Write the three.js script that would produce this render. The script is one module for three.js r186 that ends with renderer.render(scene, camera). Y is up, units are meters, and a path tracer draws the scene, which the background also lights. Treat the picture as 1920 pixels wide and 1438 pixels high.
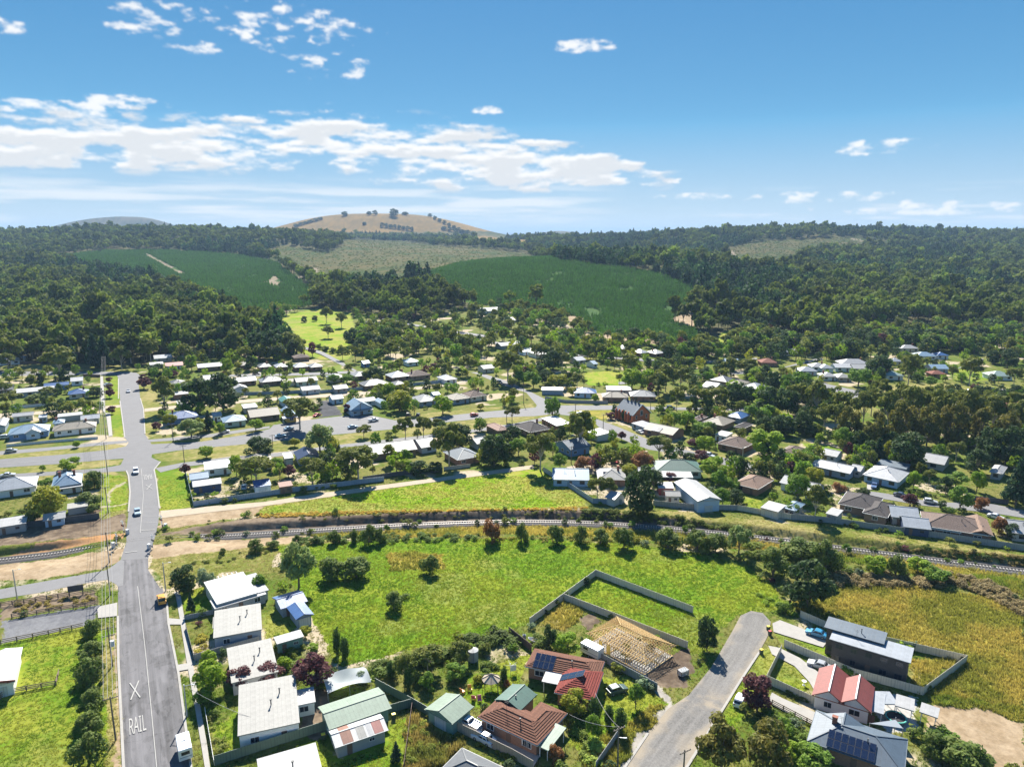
import * as THREE from 'three';
import { mergeGeometries } from 'three/addons/utils/BufferGeometryUtils.js';
import { RoundedBoxGeometry } from 'three/addons/geometries/RoundedBoxGeometry.js';
import { FontLoader } from 'three/addons/loaders/FontLoader.js';
import { TextGeometry } from 'three/addons/geometries/TextGeometry.js';

// ------------------------------------------------------------------ camera, sky, sun, exposure
const scene = new THREE.Scene();
const camera = new THREE.PerspectiveCamera(56.73, 1024 / 766, 1, 30000);
camera.position.set(0, 88, 0);
camera.rotation.set(-Math.atan(282 / 1332), 0, 0);
const renderer = new THREE.WebGLRenderer({ antialias: true });
renderer.toneMapping = THREE.LinearToneMapping;
renderer.toneMappingExposure = 2.5;
renderer.shadowMap.enabled = true;
const SUN_AZ = -4.5 * Math.PI / 180, SUN_EL = 40 * Math.PI / 180;     // ahead of the camera, slightly left
const sunDir = new THREE.Vector3(Math.sin(SUN_AZ) * Math.cos(SUN_EL), Math.sin(SUN_EL), -Math.cos(SUN_AZ) * Math.cos(SUN_EL));
const sun = new THREE.DirectionalLight(new THREE.Color(1, 0.95, 0.86), 5);
sun.position.copy(sunDir).multiplyScalar(900).add(new THREE.Vector3(0, 0, -350)); sun.target.position.set(0, 0, -350);
sun.castShadow = true; sun.shadow.mapSize.set(4096, 4096);
Object.assign(sun.shadow.camera, { left: -420, right: 420, top: 420, bottom: -420, near: 10, far: 2500 });
scene.add(sun, sun.target);

// ------------------------------------------------------------------ noise and random numbers
function rng(seed) { let s = seed >>> 0; return () => { s = (s + 0x6D2B79F5) >>> 0; let t = Math.imul(s ^ s >>> 15, 1 | s); t = t + Math.imul(t ^ t >>> 7, 61 | t) ^ t; return ((t ^ t >>> 14) >>> 0) / 4294967296; }; }
const HT = new Float32Array(65536); { const r = rng(5); for (let i = 0; i < 65536; i++) HT[i] = r(); }
function vn(x, y) { const i = Math.floor(x), j = Math.floor(y); let f = x - i, g = y - j; f = f * f * (3 - 2 * f); g = g * g * (3 - 2 * g);
  const a = (i & 255) + ((j & 255) << 8), b = ((i + 1) & 255) + ((j & 255) << 8), c = (i & 255) + (((j + 1) & 255) << 8), d = ((i + 1) & 255) + (((j + 1) & 255) << 8);
  return (HT[a] * (1 - f) + HT[b] * f) * (1 - g) + (HT[c] * (1 - f) + HT[d] * f) * g; }
function fbm(x, y, o = 4) { let s = 0, a = .5, t = 0; for (let k = 0; k < o; k++) { s += a * vn(x, y); t += a; a *= .55; x = x * 2.03 + 17.3; y = y * 2.03 + 9.1; } return s / t; }
const ss = (a, b, x) => { const t = Math.min(1, Math.max(0, (x - a) / (b - a))); return t * t * (3 - 2 * t); };
const mix = (a, b, t) => a + (b - a) * t;

// ------------------------------------------------------------------ sky: blue air and fair-weather clouds
{
  const W = 4096, H = 2048, data = new Float32Array(W * H * 4), R2D = 180 / Math.PI;
  const zen = [0.0104, 0.0600, 0.1840], midc = [.0165, .090, .215], low = [0.0736, 0.1960, 0.3200], hor = [0.2960, 0.3440, 0.3680];
  for (let j = 0; j < H; j++) {
    const el = ((j + .5) / H - .5) * 180;
    for (let i = 0; i < W; i++) {
      let az = ((i + .5) / W - .25) * 360; if (az > 180) az -= 360;
      const e = Math.max(0, el);
      let c;
      if (e < 8) c = hor.map((v, k) => mix(v, low[k], Math.pow(e / 8, .7)));
      else if (e < 24) c = low.map((v, k) => mix(v, midc[k], Math.pow((e - 8) / 16, .6)));
      else c = midc.map((v, k) => mix(v, zen[k], ss(24, 75, e)));
      // air brightens towards the sun
      const ca = Math.sin(e / R2D) * sunDir.y + Math.cos(e / R2D) * (Math.sin(az / R2D) * sunDir.x - Math.cos(az / R2D) * sunDir.z);
      const gl = Math.pow(Math.max(0, ca), 6);
      c = c.map((v, k) => v * (1 + .12 * gl) + gl * .014 * (1 - .2 * k));
      if (el > -2) {
        const den = (cov, x, y, o) => { const n = fbm(x, y, o); return ss(1 - cov - .02, 1 - cov + .22, n); };
        // main cumulus bank, thick on the left, sinking to the right
        const cy = az < -14 ? 6.7 + (az + 14) * .05 : 6.7 - (az + 14) * .095, hw = az < -14 ? 2.5 + (az + 14) * .025 : 2.9 - Math.max(0, az + 2) * .13;
        const dy = (el - cy) / hw;
        let m = Math.max(0, 1 - dy * dy * .9) * ss(15.5, 6, az) * ss(-100, -60, az);
        let D = m > 0 ? den(.36 + .36 * m, az * .42 + 3 + .5 * fbm(az * 1.5, el * 3.6, 4), el * 1.75 + 40 + .45 * fbm(az * 1.5 + 9, el * 3, 3), 8) * Math.min(1, m * 2.4) : 0;
        let shade = 0;
        if (D > 0) shade = ss(.40, .60, fbm(az * .42 + 3.25, (el + .28) * 1.75 + 40.2, 6)) * .75;
        // thin layered veil under the bank
        const mv = ss(.2, 1.2, el) * ss(4.4, 2.6, el) * ss(10, 2, az) * ss(-110, -50, az);
        if (mv > 0) D = Math.max(D, .62 * mv * ss(.40, .66, fbm(az * .1 + 9, el * 1.7 + 3 + az * .012, 5)));
        const mv2 = ss(.3, 1, el) * ss(3.6, 2, el) * ss(8, 20, az) * ss(110, 60, az);
        if (mv2 > 0) D = Math.max(D, .5 * mv2 * ss(.52, .72, fbm(az * .16 + 29, el * 2.2 + 7, 5)));
        // scattered scraps
        const sc = (azc, elc, wa, we, cov, q) => { const u = (az - azc) / wa, v = (el - elc) / we, mm = 1 - u * u - v * v; if (mm > 0) D = Math.max(D, den(cov * Math.min(1, mm * 1.5), az * .8 + q + .5 * fbm(az * 2.2, el * 4, 4), el * 2.1 + q * 3 + .4 * fbm(az * 2 + 7, el * 4, 3), 7) * .92); };
        sc(-22, 13.6, 9, 2.2, .465, 11); sc(-16, 14.2, 8, 2.0, .465, 5); sc(-13.5, 11.8, 5, 1.4, .47, 17); sc(-33.6, 12.4, 2, .7, .56, 4); sc(-31, 7.9, 5.5, .8, .57, 8); sc(-27, 8.6, 4, .7, .56, 23);
        sc(5.6, 13.4, 3.4, .7, .48, 2); sc(-1.9, 9.1, 1.8, .5, .49, 14); sc(26.5, 5.8, 5, .75, .56, 21); sc(12.5, 3.9, 2.6, .3, .58, 31); sc(5, 5.4, 3, .5, .56, 37); sc(29, 1.7, 9, .8, .5, 41); sc(23, 2.5, 8, .7, .45, 43); sc(14, 2.7, 4, .4, .55, 47);
        if (Math.abs(az) > 42) { const u = az * .12 + 50, v = el * .3; D = Math.max(D, .8 * den(.44, u, v, 5) * ss(2, 6, el) * ss(32, 16, el) * ss(42, 60, Math.abs(az))); }
        if (D > 0) { const cl = mix(.42, .31, shade), cc = [cl * (1 - .05 * shade), cl, cl * (1 + .05 * shade)]; c = c.map((v, k) => mix(v, cc[k], Math.min(1, D))); }
      } else c = [.12, .13, .10];
      const o = (j * W + i) * 4; data[o] = c[0]; data[o + 1] = c[1]; data[o + 2] = c[2]; data[o + 3] = 1;
    }
  }
  const t = new THREE.DataTexture(data, W, H, THREE.RGBAFormat, THREE.FloatType);
  t.mapping = THREE.EquirectangularReflectionMapping; t.magFilter = t.minFilter = THREE.LinearFilter; t.needsUpdate = true;
  scene.background = t; scene.environment = t;
}

// ------------------------------------------------------------------ data (metres: x to the right, d ahead)
const TRACK = [[-149.67,181.15],[-142.26,183.13],[-117.26,191.43],[-109.38,194.73],[-89.31,198.51],[-52.43,204.44],[-26.6,207.73],[0.0,209.63],[20.06,209.0],[39.68,206.49],[70.3,198.89],[103.14,187.89],[137.5,176.38],[147.8,173.02]];
const CROSS = [-109.07,194.73];
const TOWN = [-333.52,426.57,-314.49,446.8,-248.44,461.18,-256.54,510.63,-221.35,519.59,-173.79,519.19,-176.08,580.84,-238.49,719.68,-337.62,841.17,-288.03,834.62,-189.61,788.93,-145.33,743.12,-96.05,708.52,-36.62,814.27,55.27,734.99,66.53,628.8,151.88,555.99,219.71,661.78,227.69,577.76,262.97,578.3,345.96,674.46,470.42,645.25,454.24,581.9,161.68,195.09,-160.12,195.1];
const PAINT = [
["lawn",[-113.17,141.88,-97.9,147.99,-89.95,145.1,-76.92,123.28,-65.0,102.27,-88.8,102.27,-117.89,141.88]],
["dirt",[-67.04,102.27,-64.73,102.27,-82.57,133.69,-92.06,150.76,-92.81,150.76,-83.46,133.69]],
["verge",[-89.61,133.88,-89.95,145.1,-77.55,123.28,-65.8,102.27,-67.04,102.27,-79.74,123.28]],
["dirt",[-147.46,177.94,-133.5,183.07,-114.71,186.87,-110.75,189.65,-107.5,180.5,-109.76,175.45,-120.95,170.65,-139.43,167.49]],
["dirtdark",[-167.42,204.85,-159.61,207.74,-143.1,213.31,-127.64,220.09,-117.76,202.83,-120.77,197.73,-146.51,189.05,-153.13,185.81]],
["orange",[-145.52,183.63,-136.05,191.82,-120.77,197.73,-116.31,198.89,-114.28,195.1,-118.9,194.37,-132.76,189.02,-145.84,183.73]],
["verge",[-184.5,243.04,-188.53,248.76,-156.34,257.8,-143.95,251.7,-124.17,215.53,-129.4,209.0,-150.75,245.87,-172.97,243.04]],
["lawn",[-153.28,251.7,-142.81,249.93,-125.37,217.79,-131.17,213.31]],
["track",[-139.74,244.16,-141.67,240.28,-140.08,232.32,-136.62,224.84,-133.94,222.92,-136.45,226.79,-138.79,232.32,-139.91,238.1,-138.66,242.48]],
["track",[-135.71,220.09,-128.09,222.92,-127.59,221.97,-134.92,218.7]],
["lawn",[-135.62,257.8,-128.78,264.18,-104.85,220.09,-113.08,214.64]],
["dirt",[-113.94,216.43,-86.76,222.44,-81.45,222.44,-80.39,213.28,-90.05,208.45,-102.45,202.79,-108.0,202.83]],
["dirt",[-104.55,190.71,-85.6,196.94,-64.13,199.39,-51.57,200.52,-50.49,196.12,-62.18,192.99,-81.5,186.85,-93.66,183.79,-99.78,181.15]],
["verge",[-99.78,181.15,-93.66,183.79,-81.5,186.85,-62.18,192.99,-50.49,196.12,-51.57,187.89,-65.63,184.46,-64.85,173.32,-76.49,174.23,-82.76,166.09,-87.52,164.7]],
["paddock",[-81.59,212.81,-80.97,221.02,-65.15,227.77,-37.87,239.18,8.16,259.04,13.9,251.69,25.03,224.83,24.51,219.78,-10.31,215.32,-54.28,212.41]],
["verge",[-54.41,212.95,-10.33,215.8,26.39,220.93,26.14,218.68,-10.31,215.25,-53.93,210.93]],
["dirtdark",[-105.44,198.89,-80.85,210.74,-54.16,211.9,-10.31,215.25,25.95,216.95,56.56,207.96,85.1,195.93,139.76,179.67,138.63,177.98,85.08,195.62,56.08,205.74,25.18,210.05,-10.11,210.91,-52.93,206.68,-77.68,201.81,-104.89,197.74]],
["dry",[-64.36,200.16,-36.16,204.9,0.0,207.75,39.45,204.89,70.05,197.86,102.87,187.08,136.62,174.87,133.45,170.47,101.11,183.58,66.75,187.91,37.68,195.12,0.0,198.15,-34.54,195.12]],
["verge",[26.27,219.83,41.61,217.46,58.47,215.5,88.5,204.54,115.92,194.69,142.65,183.75,141.52,182.0,113.67,190.52,85.56,197.18,56.56,207.96,25.77,215.37]],
["grass",[-67.31,189.64,-40.68,194.38,0.0,195.84,27.87,192.15,51.14,186.16,63.53,177.94,66.48,166.09,66.53,155.58,60.55,153.13,54.25,153.13,45.39,144.01,42.89,153.13,22.1,171.83,3.67,147.99,-11.79,141.88,-27.22,135.81,-36.2,131.64,-45.72,149.59,-56.48,168.91]],
["dry",[-35.35,186.16,-19.39,184.46,-18.53,175.45,-32.68,174.84]],
["grass",[13.34,159.37,21.93,170.36,42.89,153.13,42.5,137.78,37.43,135.81,22.05,151.94]],
["dry",[6.14,148.45,12.98,158.09,16.63,155.58,15.34,148.45,10.82,145.1]],
["dirtdark",[15.55,150.76,18.92,153.13,21.0,149.59,16.84,145.1]],
["dirtdark",[19.65,138.78,27.32,130.18,34.24,136.79,38.38,138.78,37.16,130.18,33.74,124.94,28.47,124.94,19.16,134.84]],
["gravel",[25.45,132.01,29.53,124.94,31.12,121.65,29.71,118.51,28.35,123.28,23.09,131.09]],
["lawn",[16.2,128.39,23.76,128.39,29.54,120.07,23.9,111.52,18.42,103.72,14.38,103.72,9.44,109.88]],
["drygreen",[13.21,109.88,19.76,112.63,27.5,120.07,29.58,119.28,17.76,102.27,11.54,102.27]],
["gravel",[17.05,102.27,23.57,112.35,29.47,119.75,30.42,118.51,24.32,111.24,18.65,102.27]],
["lawn",[36.79,113.2,46.05,127.17,54.78,139.39,57.44,137.78,50.91,126.99,44.32,118.51,40.97,112.63,36.43,108.54]],
["lawn",[57.59,138.18,60.49,133.88,60.11,127.51,57.85,123.28,51.71,128.04]],
["lawn",[58.77,144.01,61.33,145.1,69.37,138.78,67.41,134.84,59.5,140.21]],
["dry",[67.49,158.09,83.93,171.83,93.67,168.91,112.27,163.34,123.47,155.58,96.13,116.99,90.66,120.07,81.3,123.28,95.77,133.88,82.52,141.88,72.65,148.45,68.12,153.13]],
["drygreen",[88.08,181.23,104.33,173.32,127.09,160.68,135.0,171.62,107.37,178.77,90.68,186.89]],
["dry",[84.54,134.84,94.33,134.26,81.25,124.11,79.49,126.65]],
["dirt",[80.15,120.38,90.15,119.28,95.6,116.25,85.69,102.27,79.71,104.7,74.4,111.24]],
["drygreen",[81.3,123.28,97.2,118.51,94.04,114.05,89.65,118.51,79.97,120.07]],
["concrete",[68.79,123.28,78.31,121.65,72.49,111.24,67.49,112.63]],
["lawn",[-8.64,128.39,0.0,134.84,4.57,136.79,2.73,130.18,0.0,123.28,-6.04,118.51,-9.27,121.65]],
["weeds",[-19.92,116.99,-10.61,112.63,-8.41,108.54,-11.68,103.72,-18.2,102.27]],
["dirtdark",[-41.69,123.28,-36.91,124.94,-32.96,113.34,-34.92,109.88,-38.56,112.63]],
["lawn",[-34.92,109.88,-29.28,105.96,-19.92,116.99,-18.03,102.27,-32.85,102.27]],
["lawn",[-59.29,153.13,-56.3,155.58,-49.42,149.59,-48.98,144.01,-54.59,142.94]],
["lawn",[-54.47,112.63,-50.87,118.51,-45.77,108.54,-50.33,105.96]],
["lawn",[-83.29,162.8,-78.01,166.09,-71.28,153.13,-75.89,150.76]],
["dirtdark",[-111.26,163.88,-104.56,163.88,-100.53,157.08,-117.27,151.23,-118.61,149.6,-124.6,158.09]],
["lanepaint",[-118.61,149.6,-114.78,151.23,-100.13,156.82,-96.67,150.76,-98.25,147.54,-112.14,140.42]],
["verge",[-209.52,269.51,-208.06,276.45,-173.28,291.38,-163.16,289.05,-167.35,280.78,-183.33,274.33,-202.69,268.84]],
["verge",[-201.01,257.81,-195.8,259.06,-176.98,264.19,-161.05,269.51,-154.91,269.51,-152.59,262.89,-172.66,254.72,-189.77,250.52]],
["verge",[-146.15,275.74,-129.89,285.22,-102.85,295.34,-52.92,314.98,-10.39,335.17,21.22,342.45,0.0,324.29,-38.06,305.28,-76.64,288.26,-115.36,272.24,-138.37,266.82]],
["verge",[-156.41,294.55,-132.19,302.76,-112.1,316.82,-118.96,305.3,-133.87,294.54,-153.76,290.6]],
["verge",[-56.52,331.15,-40.42,334.17,-10.8,348.95,11.03,356.8,11.27,365.01,-16.39,353.4,-42.69,344.61,-57.17,335.19]],
["verge",[20.23,374.82,31.38,369.85,62.77,369.83,96.09,366.18,129.2,363.79,126.44,355.64,77.44,357.93,24.84,361.44]],
["dry",[32.49,350.03,59.75,351.13,52.42,338.24,42.51,332.12]],
["lawn",[-255.3,436.35,-246.93,436.33,-170.95,301.09,-175.88,301.09,-198.85,340.44,-207.29,351.27]],
["verge",[-229.46,426.41,-216.63,421.61,-183.73,360.4,-155.3,296.97,-163.5,304.46,-202.45,376.28]],
["verge",[-349.4,476.92,-315.49,480.86,-261.91,476.66,-243.68,451.99,-301.97,459.46,-337.14,459.53]],
["parking",[-103.31,369.94,-98.22,372.41,-83.06,340.38,-93.56,335.21]],
["paddock",[-224.99,665.37,-243.12,770.01,-218.99,810.45,-173.0,762.04,-126.57,579.87,-116.52,496.52,-136.23,496.65,-162.14,533.34,-190.26,581.11]],
["paddock",[-352.47,879.13,-286.34,829.6,-222.26,672.49,-226.27,651.29,-269.93,713.74,-299.93,749.26]],
["paddock",[-336.34,846.03,-306.0,832.28,-267.08,763.81,-256.94,729.18,-284.6,756.71,-313.65,795.23]],
["lawn",[-127.73,464.5,-116.25,476.02,-109.47,451.57,-123.86,449.84]],
["paddock",[46.4,449.39,69.79,456.52,71.73,435.65,63.02,410.43,44.12,410.44]],
["dirt",[58.04,727.94,81.32,720.48,67.65,679.85,59.97,635.01,54.81,660.38]],
["dirt",[61.78,628.85,99.77,599.12,131.17,576.93,161.82,577.07,211.58,651.79,202.65,620.44,157.53,545.95,122.33,555.91,64.1,605.04]],
["dirt",[157.05,707.07,194.35,761.0,186.99,660.84,169.44,660.46]],
["paddock",[182.85,620.1,213.66,661.58,189.01,577.3,159.6,545.96]],
["verge",[179.62,410.45,182.6,369.84,188.97,348.93,180.33,342.44,172.77,348.92,175.05,378.62]],
["verge",[220.61,410.49,255.71,416.59,304.22,410.61,295.95,398.95,249.75,396.08,222.38,390.54,204.34,390.53]],
["lawn",[288.73,455.04,303.25,464.32,303.76,426.1,268.15,421.27]],
["verge",[353.4,528.23,374.64,548.22,378.98,533.31,360.91,509.8,345.3,509.68]],
["lawn",[123.56,292.92,135.57,289.01,137.18,277.85,126.3,277.85]],
["lawn",[79.36,229.77,85.75,229.77,81.17,215.52,75.67,215.52]],
["verge",[77.96,277.85,90.14,266.8,96.29,260.3,96.43,266.8,81.55,281.48]],
["verge",[48.53,305.27,59.2,289.01,62.1,294.51,54.49,318.62,48.12,326.21]]];
const FAR = [
["plantation",[-1076.9,1703.67,-1033.44,1842.1,-861.36,1852.17,-676.78,1761.24,-501.05,1537.24,-390.19,1264.94,-268.1,969.88,-236.32,840.4,-259.5,784.91,-296.36,757.68,-309.39,776.53,-378.14,893.36,-484.48,1029.68,-594.96,1192.67,-798.82,1397.87,-963.17,1548.1]],
["cleared",[-648.39,1868.86,-625.48,2020.86,-468.11,1836.98,-484.49,2053.56,-642.86,2961.61,-430.2,2921.93,-197.98,2237.36,-63.21,2141.68,65.95,1983.36,-17.7,1194.54,-128.57,1080.63,-195.7,1009.37,-267.3,1054.6,-374.57,1259.83]],
["plantation",[-139.17,1101.19,-78.88,1331.25,52.51,1774.7,78.89,1183.77,131.01,1104.33,204.86,1061.05,225.09,974.89,233.99,894.88,204.57,790.37,180.27,749.63,155.56,700.17,164.68,641.29,159.63,577.06,141.72,566.31,106.86,587.85,74.62,616.7,62.28,660.26,65.69,727.73,38.72,735.62,23.18,771.84,-36.3,806.71,-78.65,876.21]],
["cleared",[530.29,1817.58,658.02,2053.91,820.93,2105.37,1013.95,2154.76,1056.48,2020.4,958.53,1883.06,813.05,1835.72,691.29,1732.12,587.42,1495.72,422.42,1184.52,372.82,1210.49]],
["trackdirt",[-913.38,1792.15,-870.39,1736.98,-588.66,1302.77,-589.09,1273.79,-866.65,1708.82]],
["trackdirt",[-387.24,1129.94,-420.74,1263.31,-364.73,1138.87,-344.19,1043.63]],
["trackdirt",[-358.74,1205.65,-396.52,1437.36,-366.33,1355.84,-333.19,1159.69]],
["trackdirt",[549.85,1843.17,581.71,1894.89,417.21,1301.9,396.13,1277.52]],
["trackdirt",[1001.47,2127.6,1022.59,1982.61,1027.7,1882.52,1004.3,1843.81,996.74,1945.5,986.51,2101.74]],
["paddockfar",[608.75,1188.92,688.79,1301.91,611.84,1131.2,545.02,1037.54]],
["trackdirt",[456.51,917.74,491.76,906.22,465.97,851.49,429.92,862.95]],
["brown",[-218.05,3708.81,-83.24,3773.59,62.26,2819.95,42.57,2309.74,-107.5,2431.58]]];
const ROADS = [
["highway","asphalt",[-107.85,181.15,-112.47,192.88,-116.5,200.45,-123.83,215.53,-132.7,233.35,-142.02,249.93,-146.01,255.94,-151.58,254.72,-170.38,251.11,-187.31,247.02,-192.74,246.44,-195.71,250.52,-190.61,251.71,-173.05,255.33,-157.04,259.06,-151.97,262.89,-155.01,270.87,-161.05,269.51,-176.98,264.19,-196.24,259.69,-201.46,258.43,-209.02,268.84,-203.65,270.19,-184.21,275.74,-168.17,282.25,-163.01,287.51,-164.77,292.96,-170.27,300.26,-186.23,328.24,-210.1,370.03,-243.33,429.69,-250.72,441.45,-289.56,439.81,-322.07,438.16,-335.51,438.18,-349.85,457.7,-335.83,457.68,-300.8,457.6,-256.49,452.03,-248.87,452.01,-241.83,448.42,-235.84,441.41,-229.46,426.41,-202.45,376.28,-188.57,352.38,-164.36,306.17,-153.76,290.6,-133.87,294.54,-118.96,305.3,-111.49,315.0,-111.91,321.48,-102.91,328.21,-93.79,333.18,-83.62,338.29,-70.93,340.37,-56.36,330.16,-40.42,334.17,-31.28,339.31,-10.77,347.85,-4.87,350.05,12.1,355.66,13.08,360.27,8.11,390.53,-5.04,410.49,-23.55,446.02,-31.42,456.73,-28.36,464.12,-20.97,449.53,-1.62,421.19,10.29,393.27,18.44,373.57,24.77,360.27,55.93,360.26,77.2,356.78,110.44,354.5,131.94,355.64,129.57,348.92,108.79,348.92,76.04,351.13,54.59,351.14,32.22,350.03,27.48,344.58,37.06,339.28,41.22,332.12,49.65,317.7,60.64,295.31,67.9,287.47,76.65,277.85,88.66,269.48,96.97,262.87,93.57,255.93,85.24,259.67,77.24,269.48,65.76,277.85,56.93,282.96,50.47,293.71,41.82,310.48,38.46,328.16,33.88,336.18,21.22,342.45,11.53,338.25,-10.39,335.17,-30.23,327.2,-52.92,314.98,-79.46,305.29,-90.16,298.59,-102.85,295.34,-111.79,291.37,-129.89,285.22,-138.88,281.5,-146.51,276.45,-144.63,272.24,-138.37,266.82,-136.13,257.18,-129.21,244.73,-115.17,218.24,-109.79,206.49,-105.91,196.6,-100.55,181.81,-100.04,180.5,-107.0,179.86]],
["main_road","worn",[-65.05,102.87,-82.68,133.69,-100.4,166.09,-107.85,181.15,-100.55,181.81,-97.21,175.15,-89.0,164.98,-89.13,166.09,-83.99,157.84,-79.15,148.45,-68.09,129.46,-53.63,102.87]],
["side_road","lane",[-100.4,166.09,-101.41,167.21,-105.17,169.78,-111.11,167.21,-117.21,163.34,-125.88,159.89,-129.24,159.12,-132.71,163.89,-129.27,164.7,-119.01,169.78,-111.8,173.32,-108.17,175.15,-107.85,181.15,-106.48,180.5,-99.34,166.65]],
["service_lane","lane",[-215.6,277.88,-211.11,280.78,-194.65,285.99,-175.05,294.55,-166.93,296.16,-165.23,292.96,-172.4,289.82,-191.79,281.51,-207.56,275.75,-212.01,272.94]],
["back_lane","dirt",[-259.23,341.52,-241.61,346.88,-224.14,353.53,-205.54,361.59,-202.4,355.79,-220.78,347.96,-237.36,340.45,-252.54,332.24]],
["service_lane","lane",[-159.48,296.97,-147.94,301.08,-133.94,307.03,-120.4,315.91,-113.03,319.6,-111.8,315.91,-118.78,311.41,-131.84,301.92,-145.66,296.16,-156.01,293.75]],
["side_lane","lane",[-136.65,259.06,-129.38,265.49,-115.36,272.24,-96.05,278.59,-76.64,288.26,-59.95,295.33,-37.96,304.43,-14.74,315.88,0.0,323.34,21.09,340.34,22.35,335.16,0.0,318.63,-14.5,310.49,-37.37,299.4,-59.05,290.58,-75.5,283.72,-94.45,273.62,-113.21,266.82,-127.03,260.32,-132.21,254.11]],
["back_lane","dirt",[-188.59,353.51,-154.13,369.99,-117.89,382.65,-78.94,394.75,-38.09,413.55,-23.11,430.83,-21.88,425.98,-37.56,407.57,-77.38,386.57,-115.62,374.93,-151.25,362.74,-185.22,346.85]],
["farm_track","dirt",[-113.94,216.43,-98.38,220.56,-82.09,224.35,-72.83,229.27,-49.23,239.18,-21.74,250.51,8.27,262.87,8.55,258.41,-21.41,246.43,-48.42,234.91,-71.53,224.83,-84.0,219.63,-96.31,215.53,-110.96,210.28]],
["dirt_yard","dirt",[20.9,260.31,29.21,265.48,43.24,275.71,53.16,282.96,56.29,280.75,44.44,269.49,33.39,265.48,22.13,255.32]],
["gravel_street","gravel",[18.2,102.27,24.43,111.79,29.65,118.67,34.44,122.62,41.28,131.64,50.36,146.2,53.74,151.94,56.96,154.1,59.42,153.13,59.88,149.13,57.31,143.58,53.03,136.98,45.94,127.17,36.21,113.2,28.59,102.27]],
["side_street","lane",[124.13,234.38,129.67,231.8,138.06,225.8,143.37,223.87,159.35,222.43,166.6,216.42,162.24,210.27,154.19,214.63,135.36,221.02,126.82,226.29,121.38,228.76]],
["far_street","lane",[177.4,445.89,186.01,418.04,194.74,400.26,203.36,389.17,227.03,389.19,252.74,397.49,299.52,401.81,290.58,389.25,246.08,386.52,216.85,376.1,196.01,369.85,186.31,369.85,183.34,397.42,178.38,407.48,171.41,439.03]],
["far_street","lane",[64.36,419.57,115.12,442.39,160.52,456.53,190.17,479.37,220.94,500.1,220.11,493.75,188.25,469.63,158.88,447.62,113.43,435.64,63.24,411.93]],
["far_street","lane",[-26.77,589.16,16.37,538.85,47.25,517.54,83.76,499.84,125.31,483.26,175.16,499.92,173.02,493.58,123.33,475.33,82.4,491.43,46.46,508.6,16.09,529.26,-27.6,578.06]],
["far_street","lane",[-168.57,550.97,-141.5,516.61,-109.98,464.42,-84.92,426.1,-83.54,430.96,-109.91,472.07,-141.57,525.93,-168.77,558.81]],
["far_street","lane",[-195.93,441.31,-156.52,444.66,-123.86,449.84,-97.8,456.96,-96.32,449.75,-121.55,441.11,-154.2,437.8,-193.04,434.53]],
["far_street","lane",[-151.04,743.7,-103.62,687.3,-47.71,631.28,-13.63,600.34,-13.38,588.93,-46.8,618.9,-102.06,676.61,-148.69,731.8]],
["far_street","lane",[290.81,464.27,308.47,477.86,335.69,500.81,333.8,494.38,305.76,470.03,289.14,456.86]]];
const PATHS = [
["footpath",[-84.62,162.8,-83.1,160.68,-77.63,150.76,-68.44,133.88,-59.93,118.51,-53.07,105.96,-51.4,102.87,-50.51,102.87,-53.43,108.54,-60.58,121.65,-68.83,136.79,-76.51,150.76,-82.16,161.2,-83.67,163.34]],
["driveway",[-80.49,150.76,-77.29,150.29,-76.12,147.99,-78.81,147.99]],
["driveway",[-69.87,132.38,-67.8,132.94,-66.56,130.9,-68.64,130.18]],
["driveway",[-99.82,155.83,-96.04,157.84,-92.7,151.7,-96.67,150.76]],
["driveway",[60.01,148.45,62.23,149.83,70.35,142.09,67.52,138.78,58.97,144.88]],
["driveway",[55.83,139.39,57.96,138.58,60.87,134.84,62.69,129.82,61.16,124.94,59.41,123.28,59.54,126.65,58.64,132.01,55.49,136.2]],
["driveway",[50.86,123.28,52.28,121.49,57.88,116.54,55.89,113.48,51.08,117.75,49.01,120.38]],
["driveway",[-8.22,116.25,-5.35,113.77,3.72,107.89,4.76,105.96,3.59,103.47,-2.79,108.02,-8.47,112.35]],
["footpath",[-258.31,436.35,-256.64,436.35,-209.46,354.65,-203.27,343.62,-200.61,343.62,-177.04,302.77,-178.23,301.93,-200.96,340.44,-211.01,353.52]],
["driveway",[128.18,243.03,130.72,240.81,127.53,235.96,124.02,234.91]]];
const ROADC = [-59.85,103.72];
const GAXIS = [[23.36,102.75],[30.3,112.35],[39.09,123.28],[46.49,133.88],[53.87,145.1],[56.98,150.76]];
const GBOX = [0,90,85,165];
const GSAND = 22.37;
const KERBS = [
[-53.72,102.87,-68.09,129.46,-79.15,148.45,-83.99,157.84],
[-65.05,102.87,-82.68,133.69,-92.58,151.7],
[-138.37,266.82,-136.13,257.18,-129.21,244.73,-115.17,218.24],
[-146.01,255.94,-142.02,249.93,-132.7,233.35,-123.83,215.53],
[-170.27,300.26,-186.23,328.24,-210.1,370.03],
[-164.36,306.17,-188.57,352.38,-202.45,376.28],
[-213.66,375.02,-243.33,429.69],
[28.59,102.27,36.21,113.2,45.94,127.17,53.03,136.98],
[18.2,102.27,24.43,111.79]];
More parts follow.
